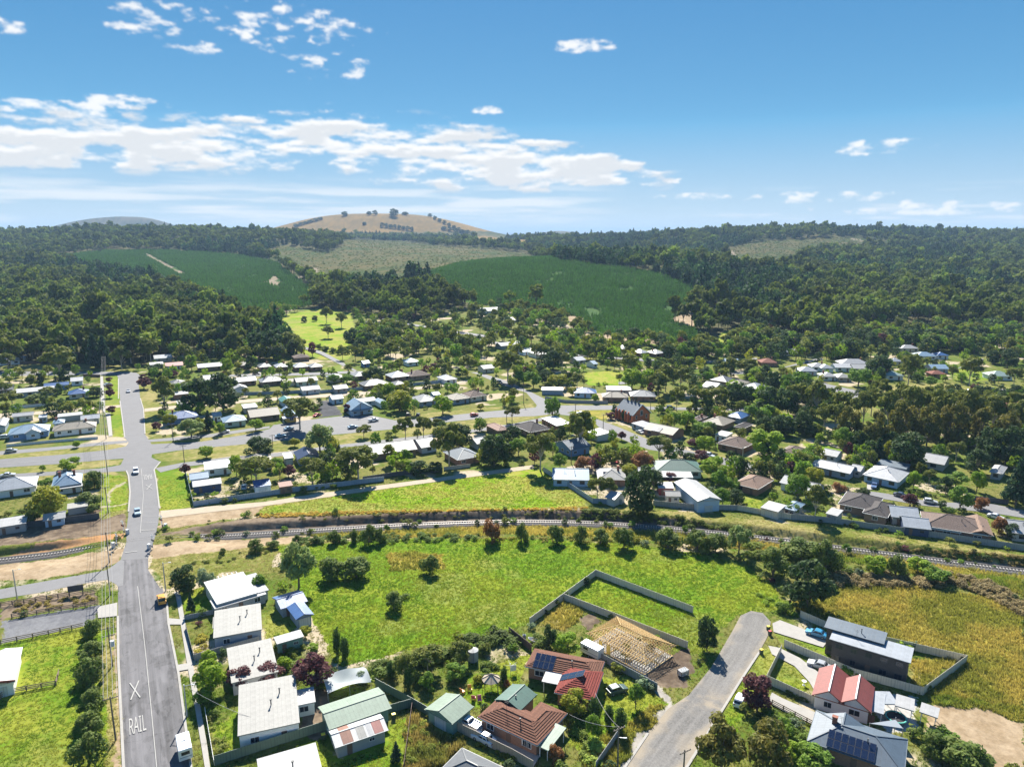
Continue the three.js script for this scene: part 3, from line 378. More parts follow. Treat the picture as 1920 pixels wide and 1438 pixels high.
{"n":"shed","l":"small white flat shed roof below the dark tile house","x":100.89,"d":208.74,"r":-0.745,"w":[[0,0,3.11,5,2.7,"f",4,"offwhite","grey"]]},
{"n":"house","l":"white hip house with bluish white walls on the right side street","x":135.84,"d":245.16,"r":-0.745,"w":[[0,0,10.91,13,2.7,"h",23,"white","ltblue"]]},
{"n":"house","l":"white house in shade under the large dark tree at right","x":163.69,"d":261.36,"r":-0.745,"w":[[0,0,6.57,10,2.7,"g",20,"offwhite","grey"]]},
{"n":"shed","l":"long low slate shed behind the white hip house","x":144.01,"d":255.53,"r":-0.745,"w":[[0,0,9.78,6,2.7,"f",4,"slate","navy"]]},
{"n":"shed","l":"blue-grey gabled shed, rear one of the pair by the railway","x":122.2,"d":208.74,"r":-0.323,"w":[[0,0,7.07,9,2.7,"g",20,"ltgrey","grey"]]},
{"n":"shed","l":"blue-grey gabled shed, front one of the pair by the railway","x":121.43,"d":200.75,"r":-0.323,"w":[[0,0,6.33,8,2.7,"g",20,"ltgrey","navy"]]},
{"n":"house","l":"white roof cut by the right edge above the railway","x":150.35,"d":197.55,"r":-0.323,"w":[[0,0,5.0,10,2.7,"g",20,"offwhite","grey"]]},
{"n":"house","l":"white roof corner beside the large spruce at right","x":179.82,"d":249.94,"r":-0.745,"w":[[0,0,3.0,10,2.7,"h",23,"offwhite","grey"]]},
{"n":"house","l":"large red tile hip house at the right edge","x":253.86,"d":352.54,"r":-0.067,"w":[[0,0,21.01,15,2.7,"h",23,"tilered2","brick"]]},
{"n":"shed","l":"long white roof left of the red tile hip house","x":231.1,"d":347.94,"r":-0.067,"w":[[0,0,15.62,10,2.7,"g",20,"white","grey"]]},
{"n":"house","l":"white-green roof among trees near the right edge","x":299.75,"d":429.59,"r":-0.067,"w":[[0,0,11.98,10,2.7,"h",23,"palegreenroof","white"]]},
{"n":"house","l":"pale green-roofed house with a white verandah, upper right","x":235.15,"d":431.14,"r":-0.067,"w":[[0,0,9.38,10,2.7,"h",23,"palegreenroof","white"]]},
{"n":"house","l":"blue gabled house beside the yellow shrub, upper right","x":275.36,"d":452.51,"r":-0.067,"w":[[0,0,9.85,10,2.7,"g",20,"ltblue","bluegrey"]]},
{"n":"house","l":"red-brown house before the blue gabled house, upper right","x":264.89,"d":434.61,"r":-0.067,"w":[[0,0,8.62,7,2.7,"h",23,"tilered2","brick"]]},
{"n":"house","l":"broad white hip roof in the upper right cluster","x":229.15,"d":469.62,"r":-0.067,"w":[[0,0,18.07,11,2.7,"h",23,"offwhite","cream"]]},
{"n":"house","l":"white roof left of the broad white hip roof","x":215.13,"d":456.07,"r":-0.067,"w":[[0,0,9.98,9,2.7,"g",20,"white","white"]]},
{"n":"house","l":"white roof right below the broad white hip roof","x":224.85,"d":452.37,"r":-0.067,"w":[[0,0,9.21,9,2.7,"g",20,"offwhite","cream"]]},
{"n":"house","l":"white roof on the street corner, left of the upper right cluster","x":193.75,"d":427.71,"r":-0.067,"w":[[0,0,8.04,9,2.7,"h",23,"offwhite","white"]]},
{"n":"house","l":"cream roof behind the street-corner trees, upper right cluster","x":201.41,"d":424.4,"r":-0.067,"w":[[0,0,7.98,9,2.7,"h",23,"cream","grey"]]},
{"n":"house","l":"pale roof at the left end of the upper right cluster","x":203.87,"d":454.17,"r":-0.067,"w":[[0,0,7.16,9,2.7,"h",23,"ltgrey","white"]]},
{"n":"house","l":"small grey roof below the hill street, upper right","x":261.39,"d":477.81,"r":-0.067,"w":[[0,0,7.6,8,2.7,"h",23,"ltgrey","cream"]]},
{"n":"house","l":"aqua and white house on the hill street, upper right","x":293.62,"d":499.32,"r":-0.067,"w":[[0,0,13.17,10,2.7,"h",23,"ltblue","white"]]},
{"n":"house","l":"long pale roof on the hillside, upper right","x":300.21,"d":532.3,"r":-0.067,"w":[[0,0,12.48,9,2.7,"h",23,"offwhite","cream"]]},
{"n":"house","l":"small blue-roofed house right of the aqua house","x":306.77,"d":501.64,"r":-0.067,"w":[[0,0,7.6,8,2.7,"h",23,"blue","white"]]},
{"n":"house","l":"white hillside house near the twin poplars, right one","x":382.84,"d":567.85,"r":-0.067,"w":[[0,0,10.73,9,2.7,"g",20,"offwhite","white"]]},
{"n":"house","l":"white hillside house near the twin poplars, left one","x":359.36,"d":564.66,"r":-0.067,"w":[[0,0,12.38,9,2.7,"g",20,"offwhite","cream"]]},
{"n":"house","l":"brown hillside roof above the twin poplars","x":403.01,"d":600.83,"r":-0.067,"w":[[0,0,9.54,9,2.7,"h",23,"tilefar","brown"]]},
{"n":"house","l":"white hillside house, leftmost of three in the far right trees","x":400.64,"d":759.79,"r":-0.067,"w":[[0,0,10.34,10,2.7,"g",20,"offwhite","white"]]},
{"n":"house","l":"white hillside house, middle of three in the far right trees","x":391.0,"d":721.95,"r":-0.067,"w":[[0,0,10.9,10,2.7,"h",23,"white","white"]]},
{"n":"house","l":"white hillside house, rightmost of three in the far right trees","x":420.75,"d":753.66,"r":-0.067,"w":[[0,0,11.96,10,2.7,"h",23,"ltgrey","white"]]},
{"n":"house","l":"cream hillside roof alone among trees, far right centre","x":285.31,"d":750.77,"r":-0.067,"w":[[0,0,11.86,11,2.7,"h",23,"cream","cream"]]},
{"n":"house","l":"beige hillside house under dark trees, right of centre","x":334.13,"d":640.74,"r":-0.067,"w":[[0,0,11.58,10,2.7,"h",23,"beige","brick"]]},
{"n":"house","l":"white shed at the right edge under the far pines","x":467.24,"d":653.29,"r":-0.067,"w":[[0,0,11.32,10,2.7,"g",20,"offwhite","white"]]},
{"n":"shed","l":"long white factory roof below the pine plantation, upper one","x":-24.36,"d":754.48,"r":0.548,"w":[[0,0,21.57,13,2.7,"g",20,"white","white"]]},
{"n":"shed","l":"long white factory roof below the pine plantation, lower one","x":-7.73,"d":684.23,"r":0.548,"w":[[0,0,18.31,12,2.7,"g",20,"white","cream"]]},
{"n":"house","l":"small blue house on the slope below the plantation","x":40.95,"d":601.82,"r":0.548,"w":[[0,0,6.23,8,2.7,"g",20,"blue","ltblue"]]},
{"n":"shed","l":"long dark blue shed beside the upper street","x":43.36,"d":528.84,"r":0.548,"w":[[0,0,11.15,8,2.7,"g",20,"navy","blue"]]},
{"n":"house","l":"white-roofed house below the plantation, left one","x":83.86,"d":531.14,"r":0.548,"w":[[0,0,7.87,10,2.7,"h",23,"offwhite","brick"]]},
{"n":"house","l":"brown-walled house below the plantation, middle one","x":93.8,"d":512.12,"r":0.548,"w":[[0,0,7.43,10,2.7,"h",23,"ltgrey","brick"]]},
{"n":"house","l":"white-roofed house below the plantation, right one","x":104.63,"d":509.81,"r":0.548,"w":[[0,0,8.74,10,2.7,"h",23,"white","brick"]]},
{"n":"shed","l":"long grey shed in the upper centre trees","x":-2.9,"d":546.72,"r":0.548,"w":[[0,0,17.95,9,2.7,"g",20,"offwhite","grey"]]},
{"n":"house","l":"teal-roofed house beside the curved street","x":-37.29,"d":565.75,"r":0.548,"w":[[0,0,12.71,11,2.7,"h",23,"teal","brown"]]},
{"n":"house","l":"white house above the paddock trees, far centre left","x":-135.17,"d":676.97,"r":0.548,"w":[[0,0,6.48,10,2.7,"h",23,"offwhite","white"]]},
{"n":"house","l":"pale blue house at the gum grove edge, far centre","x":-31.03,"d":751.33,"r":0.548,"w":[[0,0,8.36,10,2.7,"h",23,"ltblue","white"]]},
{"n":"house","l":"purple-brown roof left of the paddock lane","x":-149.03,"d":493.21,"r":0.506,"w":[[0,0,9.74,9,2.7,"h",23,"tilefar","brown"]]},
{"n":"house","l":"grey roof in the trees left of the green paddock","x":-263.26,"d":696.32,"r":0.506,"w":[[0,0,6.81,9,2.7,"h",23,"ltgrey","grey"]]},
{"n":"shed","l":"large white gabled metal shed beside the railway","x":61.77,"d":224.37,"r":0.195,"w":[[0.0,0.0,7.39,17.56,4.0,"G",16,"offwhite","ltblue"]],"near":1},
{"n":"house","l":"dark grey tile house with two hips above the railway","x":113.68,"d":218.27,"r":-0.627,"w":[[0.0,-0.0,9.98,12.66,2.7,"h",22,"tiledark","brown"],[5.9,3.73,6.07,12.55,2.7,"h",22,"tiledark","brown"]],"near":1},
{"n":"house","l":"very long brown-tiled house with a striped patio roof above the railway","x":132.64,"d":200.09,"r":-0.463,"w":[[0.0,-0.0,15.4,11.63,2.8,"h",22,"tilefar","brick"],[6.76,-0.75,4.56,12.73,2.9,"G",22,"tilelight","brick"],[-3.08,4.32,8.93,3.93,2.4,"f",6,"striped","post"]],"near":1}];
const FRAME = [25.44,137.84,-0.827,15.16,9.67];
const FENCES = [
["panel_fence","long dark green sheet-metal fence between the bottom two white-roofed houses","fgreen",1.9,[-50.24,103.96,-33.02,113.2]],
["garden_fence","dark wire front fence along the footpath before the stone garden","fdark",1.2,[-74.09,146.2,-66.76,133.88]],
["panel_fence","grey timber side fence below the stone-garden house","fgrey",1.6,[-66.76,133.88,-55.52,140.83]],
["garden_fence","low grey fence beside the driveway of the brightest white house","fgrey",1.2,[-76.07,150.06,-70.45,152.65]],
["garden_fence","white front fence beside the footpath at the large cream-roofed house","fwhite",1.1,[-57.63,117.6,-50.33,103.96]],
["panel_fence","dark green fence running between the garden and the two green sheds","fgreen",1.8,[-27.09,125.45,-19.06,119.44,-10.92,112.91]],
["panel_fence","short dark green fence from the long green shed to the corner","fgreen",1.8,[-23.16,117.29,-19.12,119.13]],
["panel_fence","brown weathered fence between the lawn and the weedy plot","fbrown",1.3,[-18.92,119.13,-18.11,102.87]],
["panel_fence","beige sheet fence between the brown-tiled house and the grey hip roof","fbeige",1.9,[-10.74,113.06,0.0,105.7,3.57,102.87]],
["panel_fence","cream sheet fence around the empty green lots, meeting at an angle","fcream",1.8,[4.04,147.99,21.96,171.83,42.89,153.13]],
["panel_fence","cream sheet fence above the timber house frame","fcream",1.8,[12.79,159.12,22.02,151.7,38.06,138.38]],
["panel_fence","grey fence between the timber house frame and the red-tiled house","fgrey",1.7,[15.07,137.98,28.59,123.94]],
["panel_fence","brown fence behind the lawn of the red-tiled house","fbrown",1.7,[-0.72,144.44,4.24,137.38]],
["panel_fence","grey fence at the street corner below the power pole","fgrey",1.7,[18.9,110.69,14.01,102.87]],
["panel_fence","cream fence left of the two-storey dark brick house","fcream",1.8,[67.49,151.23,71.67,146.2]],
["panel_fence","cream fence around the back yard of the dark brick house, with a corner","fcream",1.8,[81.9,140.21,95.19,133.31,79.99,122.62,69.27,128.74,59.12,139.19]],
["panel_fence","cream fence around the front lawn of the red double-gabled house","fcream",1.8,[57.72,136.98,50.84,126.47,59.1,118.21]],
["panel_fence","dark brown fence between the red double-gabled and the grey solar house","fbrown",1.7,[59.36,117.9,66.41,114.34]],
["panel_fence","blue-grey sheet fence along the dirt track above the railway","fblue",1.8,[-104.85,220.09,-88.14,227.77,-75.48,233.87,-60.59,239.18,-46.42,244.72]],
["panel_fence","dark fence beside the green verge, left side of the corner cottage","fblue",1.8,[-122.52,253.5,-105.05,220.56]],
["panel_fence","blue fence beside the pale blue house at the paddock corner","fblue",1.8,[11.87,255.32,18.71,241.36,26.97,222.91,36.58,221.96]],
["panel_fence","grey fence below the large white shed along the railway","fgrey",1.8,[46.64,221.02,59.04,217.78,73.17,216.87]],
["panel_fence","pale fence behind the cream garage along the railway","fcream",1.8,[73.17,216.87,87.77,209.42]],
["panel_fence","long shaded grey fence above the railway at the right","fgrey",1.9,[87.77,209.42,99.2,206.48,109.56,202.02,128.27,194.35,145.26,186.34]],
["picket_fence","white picket fence before the blue weatherboard house","fwhite",1.1,[-212.86,286.75,-198.65,292.96]],
["picket_fence","white picket fence before the cream hip-roofed house","fwhite",1.1,[-198.65,292.96,-181.04,298.61]],
["panel_fence","long white fence along the back lane at far left","fwhite",1.5,[-256.17,352.42,-238.78,361.62]],
["panel_fence","blue-grey fence along the grassy lane, left stretch","fblue",1.7,[-156.14,384.01,-130.96,386.64,-108.58,392.03]],
["panel_fence","blue-grey fence along the grassy lane, right stretch","fblue",1.7,[-107.86,389.3,-85.26,398.97,-62.92,407.61,-38.63,419.69]],
["panel_fence","brick-red fence beside the two small white cottages at far left","fbrown",1.6,[-269.01,436.37,-257.35,434.67]],
["panel_fence","red-brown fence before the white roofs in the left trees","fbrown",1.5,[-344.23,478.92,-324.9,482.93]],
["panel_fence","grey fence beside the white stepped brick house yard","fgrey",1.6,[17.92,374.83,28.26,366.2,50.56,363.8]],
["panel_fence","dark retaining fence beside the right-hand cul-de-sac","fdark",1.7,[154.75,225.8,164.69,221.96]],
["panel_fence","wooden fence before the blue-grey hip brick house","fbeige",1.4,[-25.87,256.55,-15.98,260.31]],
["panel_fence","dark fence below the garden trees beside the dirt track","fdark",1.7,[-54.16,244.72,-39.71,251.69,-26.16,255.32]],
["panel_fence","dark fence behind the two garden sheds left of the main road","fdark",1.8,[-154.75,200.84,-144.44,204.85,-130.13,210.28]]];
const RAILF = [
["rail_fence","timber post-and-rail fence above the planted bed by the side road",1.2,[-123.18,156.07,-109.6,160.94,-104.25,163.34]],
["rail_fence","timber post-and-rail fence between the planted bed and the gravel yard",1.2,[-116.82,150.76,-100.39,156.82]],
["rail_fence","timber post-and-rail fence below the gravel yard at left",1.2,[-111.85,140.01,-103.79,143.79,-97.85,146.87]],
["rail_fence","short timber rail fence by the white shed at the left edge",1.2,[-98.69,121.33,-98.91,124.94]],
["rail_fence","dark rail fence along the beige driveway at lower right",1.1,[49.6,119.75,55.65,112.91]],
["rail_fence","low wire fence crossing the green paddock at lower left",1.0,[-97.98,123.28,-90.8,125.79,-92.68,129.82]]];
const POLES = [
[-70.37,110.15,8.74,"x","power pole nearest the white letters, left of the main road"],
[-83.08,132.19,9.03,"trans","power pole with a transformer left of the main road"],
[-99.88,161.73,8.02,"x","power pole at the side road corner left of the crossing"],
[-110.03,179.54,8.87,"x","power pole beside the railway left of the crossing"],
[-129.87,214.64,8.85,"x","power pole on the grassy verge loop above the railway"],
[-150.04,250.52,12.75,"x","power pole beside the victorian house"],
[-177.55,298.61,14.39,"x","power pole at the picket fence corner"],
[-267.18,457.52,9.22,"x","power pole at the far end of the footpath"],
[-121.81,159.89,7.8,"lamp","pale street lamp on the side road at left"],
[-87.13,163.88,7.67,"lamp","street lamp beside the orange car"],
[-60.5,116.4,6.68,"lamp","street lamp on the nature strip near the caravan"],
[17.76,103.47,7.86,"lit","power pole with a lamp by the gravel street corner"],
[28.06,100.39,6.02,"x","power pole top at the bottom edge of the gravel street"],
[-146.29,294.55,7.85,"lit","power pole on the highway verge before the deep blue roof"],
[-128.34,265.49,7.17,"x","power pole beside the corner cottage"],
[-100.95,287.5,5.13,"x","power pole on the verge across from the beige hall"],
[-74.66,339.33,7.29,"x","power pole before the pale blue gabled house"],
[-2.48,319.56,7.68,"x","power pole beside the rusty pyramid roof"],
[6.16,362.63,10.59,"x","power pole where the diagonal street meets the highway"],
[31.28,339.29,5.95,"x","power pole at the road fork, beside the brick shop"],
[41.56,312.26,7.52,"x","power pole on the street below the church"],
[52.52,363.8,6.62,"x","power pole before the beige-grey roofed house"],
[23.11,264.82,6.94,"x","power pole before the slate blue workshop"],
[70.4,350.02,5.28,"x","power pole right of the church"],
[117.51,350.02,5.28,"x","power pole on the highway by the dark grove"],
[92.5,272.22,4.5,"lamp","street lamp on the side street by the brown tile house"]];
const SPANS = [
[0,1,0.8,"overhead wires, span first from the bottom along the main road"],
[1,2,0.8,"overhead wires, span second from the bottom along the main road"],
[2,3,0.8,"overhead wires, span third from the bottom along the main road"],
[3,4,0.8,"overhead wires, span fourth from the bottom along the main road"],
[4,5,0.8,"overhead wires, span fifth from the bottom along the main road"],
[5,6,0.8,"overhead wires, span sixth from the bottom along the main road"],
[6,7,0.8,"overhead wires, span seventh from the bottom along the main road"],
[11,[15.61,3.6,118.39],0.8,"service wire from the lamp pole to the red-tiled house"],
[11,[10.34,3.4,112.47],0.6,"service wire from the lamp pole to the brown-tiled house"],
[10,[-46.67,3.4,111.76],0.6,"service wire crossing to the large cream-roofed house"]];
const SIGNALS = [
[-106.86,202.83,-0.5,"level crossing signal right of the road, far side of the rails"],
[-112.97,188.94,2.6,"level crossing signal left of the road, near side of the rails"],
[-102.23,187.89,2.6,"level crossing signal right of the road, near side of the rails"],
[-116.26,198.51,-0.5,"level crossing signal left of the road, far side of the rails"]];
const CARS = [
[-85.53,158.35,2.124,"suv",".75,.33,.02","orange car parked by the kerb on the main road"],
[-141.11,253.5,-1.061,"suv",".75,.76,.78","white car driving down the main road near the crossroads"],
[-119.99,213.75,-1.037,"hatch",".36,.45,.5","pale blue-grey car on the road just above the crossing"],
[-56.41,106.47,2.1,"caravan",".8,.8,.79","white caravan parked at the kerb, bottom left"],
[20.58,123.61,0.421,"hatch",".08,.12,.10","dark green hatchback on the lawn beside the gravel drive"],
[-7.76,113.48,2.499,"ute",".7,.72,.74","white pickup with a flat tray behind the green garage"],
[-5.0,109.74,2.508,"sedan",".74,.75,.76","white car under the beige fence by the brown-tiled house"],
[43.7,120.38,1.037,"hatch",".72,.74,.78","white car on the grass beside the purple tree"],
[68.06,143.36,2.495,"sedan",".03,.24,.42","bright blue car on the pale driveway"],
[63.68,131.64,2.512,"sedan",".38,.39,.41","silver car beside the dark brick house fence"],
[-186.19,249.34,0.424,"sedan",".5,.51,.53","silver car in the lane at left above the solar house"],
[-221.93,299.44,0.438,"suv",".7,.71,.72","white car at the left end of the picket fence"],
[-239.42,410.87,1.17,"sedan",".6,.62,.64","silver car by the far purple trees left of the road"],
[-106.25,236.5,0.37,"suv",".04,.045,.05","black four-wheel drive behind the corner cottage"],
[-94.46,237.56,1.795,"hatch",".3,.42,.52","pale blue car beside the double garage"],
[17.01,135.81,-0.759,"caravan",".78,.78,.77","white camper van behind the red-tiled house"],
[-102.11,313.19,0.795,"sedan",".25,.38,.48","pale blue car parked under the large gum"],
[-102.14,301.07,0.57,"sedan",".3,.42,.5","blue sedan in the shade on the highway edge"],
[-73.46,315.89,0.592,"sedan",".22,.33,.42","blue car driving on the highway"],
[-51.12,338.27,1.651,"suv",".02,.02,.022","black car parked facing the yellow-green tree"],
[-46.13,338.27,1.574,"hatch",".03,.03,.034","black hatchback right of the other black car"],
[-99.36,348.99,0.953,"hatch",".42,.03,.03","red car in the dark car park, upper one"],
[-95.95,338.3,1.186,"sedan",".45,.05,.03","red car in the dark car park, lower one"],
[75.58,348.92,-0.0,"sedan",".04,.05,.07","dark sedan under the gum right of the church"],
[81.17,352.25,-0.0,"suv",".06,.12,.22","blue four-wheel drive on the highway right of the church"],
[-7.33,415.02,-1.061,"suv",".03,.04,.06","dark car parked on the diagonal street"],
[40.37,266.14,-1.018,"hatch",".5,.03,.06","red car in the garden by the dirt yard"],
[152.65,210.27,-0.912,"sedan",".75,.75,.76","white car by the cul-de-sac at right"],
[259.32,391.94,0.197,"sedan",".7,.72,.74","white car on the far right road"],
[274.13,394.72,0.225,"suv",".04,.045,.05","dark car on the far right road"],
[-129.5,307.89,0.672,"suv",".5,.5,.52","grey car on the lane before the pale green cottage"],
[-66.23,328.19,0.528,"ute",".7,.7,.7","white pickup driving on the highway before the pale blue house"],
[-18.61,338.26,0.47,"hatch",".4,.05,.04","red hatchback driving on the highway verge left of the fork"],
[57.55,307.85,2.045,"sedan",".55,.56,.58","silver sedan on the street below the church"],
[79.23,272.91,-0.846,"suv",".7,.71,.72","white four-wheel drive on the side street by the purple tree"],
[132.64,228.76,-0.828,"sedan",".05,.06,.09","dark blue sedan on the right side street"],
[128.22,238.09,-2.147,"sedan",".1,.16,.3","blue sedan in the driveway of the white hip house"],
[139.26,222.91,-0.424,"hatch",".6,.6,.6","silver hatchback on the right side street"],
[-217.23,392.16,-1.064,"sedan",".7,.7,.7","white sedan on the upper main road"],
[-162.72,442.95,0.27,"suv",".1,.1,.11","dark four-wheel drive in the upper-left street"],
[187.74,454.77,-1.391,"sedan",".7,.72,.75","white sedan near the street corner at upper right"],
[-167.15,252.3,0.354,"ute",".12,.2,.3","blue pickup in the lane above the victorian house"],
[34.37,341.38,-0.394,"sedan",".7,.7,.72","white sedan turning at the road fork"],
[-205.71,279.33,0.405,"hatch",".35,.36,.38","grey hatchback on the service lane at far left"],
[299.36,485.87,0.555,"sedan",".05,.05,.06","dark car on the hill street at upper right"]];
const BINS = [[58.07,145.76,1,"yellow-lidded wheelie bin at the head of the pale driveway"],[57.74,143.79,0,"red-lidded wheelie bin at the head of the pale driveway"],[53.35,136.59,1,"yellow-lidded wheelie bin on the lawn edge by the gravel street"],[-21.92,115.8,1,"yellow-lidded wheelie bin beside the long green shed"],[-33.55,110.42,1,"yellow-lidded wheelie bin beside the patchwork shed"]];
const TRAMP = [70.78,115.21];
const GAZEBO = [-4.1,124.61];
const NET = [-32.69,124.94];
const SAIL = [66.29,111.24];
const SIGN = [-108.36,161.73];
const BOAT = [5.03,140.63];
const BIRD = [58.13,125.79];
const LINE = [-0.33,129.82];
const CRATE = [34.83,129.1];
const SEATS = [[-9.69,123.28,0.7,0.2,0.03,"orange garden seat on the lawn"],[-8.27,123.94,0.75,0.4,0.05,"yellow-orange garden seat near the gazebo"],[-7.4,121.33,0.55,0.08,0.12,"pink-red garden seat on the lawn"],[-6.24,120.7,0.6,0.12,0.2,"pink garden seat, rightmost on the lawn"]];
const TANKS = [[-8.2,134.26,2.4,1.1,"pale round water tank behind the shrubbery"],[2.71,141.88,1.2,0.4,"small round tank beside the brown fence"],[33.17,299.39,2.2,1.3,"round water tank on the bright lawn by the workshop"]];
const TK = {"g":["gum_tree","tree"],"r":["garden_tree","tree"],"l":["garden_tree","tree"],"d":["evergreen_tree","tree"],"p":["plum_tree","tree"],"y":["garden_tree","tree"],"c":["cypress_tree","tree"],"w":["garden_tree","tree"],"s":["shrub","shrub"],"o":["shrub","shrub"],"n":["conifer_tree","tree"],"m":["garden_tree","tree"],"b":["shrub","shrub"]};
const PLACE = ["in the clipped row left of the main road","beside the brightest white house","at the left end of the empty green lots","at the lower corner of the green lots","before the cream corrugated house","in the footpath-side garden","behind the small green box shed","along the shrubbery below the green lots","on the lawn by the patchwork shed","behind the red-tiled solar house","beside the brown-tiled house","on the front lawn by the gravel street","at the end of the gravel street","by the beige driveway","at the bottom edge by the gravel street","beside the grey solar house","at the lower right corner","in the thicket above the gravel street","in the bramble by the right railway curve","along the railway above the green lots","in the middle of the railway hedge","at the right end of the railway hedge","along the left stretch of the railway","alone in the green lots","beside the victorian house","near the blue weatherboard house","at the far-left street corner","in the far-left gardens","on the verge left of the main road","on the verge right of the main road","behind the deep blue roof","at the end of the main road","in the upper-left house row","before the deep blue roof","on the highway verge","beside the yellow shop","behind the corner cottage","beside the navy gabled house","on the verge by the long dark roof","by the dirt track above the paddock","below the long dark-roofed house","among the central highway houses","around the shade sails","beside the blue-grey hip brick house","in the lane row","near the diagonal street","in the hedge by the paddock lane","right of the diagonal street","above the central bare yard","at the road fork","on the verge left of the road fork","at the top of the paddock","in the dark central garden","beside the slate blue workshop","beside the brick church","in the bright grove behind the church","by the dirt yard","on the side street below the church","behind the long cream-roofed house","beside the dark green hip house","beside the large white shed","between the railway and the green house","on the highway right of the church","in the dark central-right grove","below the dark central-right grove","around the large school roofs","left of the large school roofs","right of the large school roofs","above the brown hip house with skylights","around the grey-beige gables","above the long white gable house","near the dark grey tile house","beside the white hip house","along the right side street","at the right edge above the railway","in the upper right cluster","on the upper right verge","by the far right road","on the upper right hillside","near the right edge, upper slope","in the dense right-hand stand","at the left end of the dense right-hand stand","at the right edge of the dense stand","in the front of the left forest","in the forest edge by the road end","in the left forest beyond the road end","in the forest above the upper-left row","in the dark clump left of the paddock lane","around the far green paddock","in the dark grove right of the far paddock"];
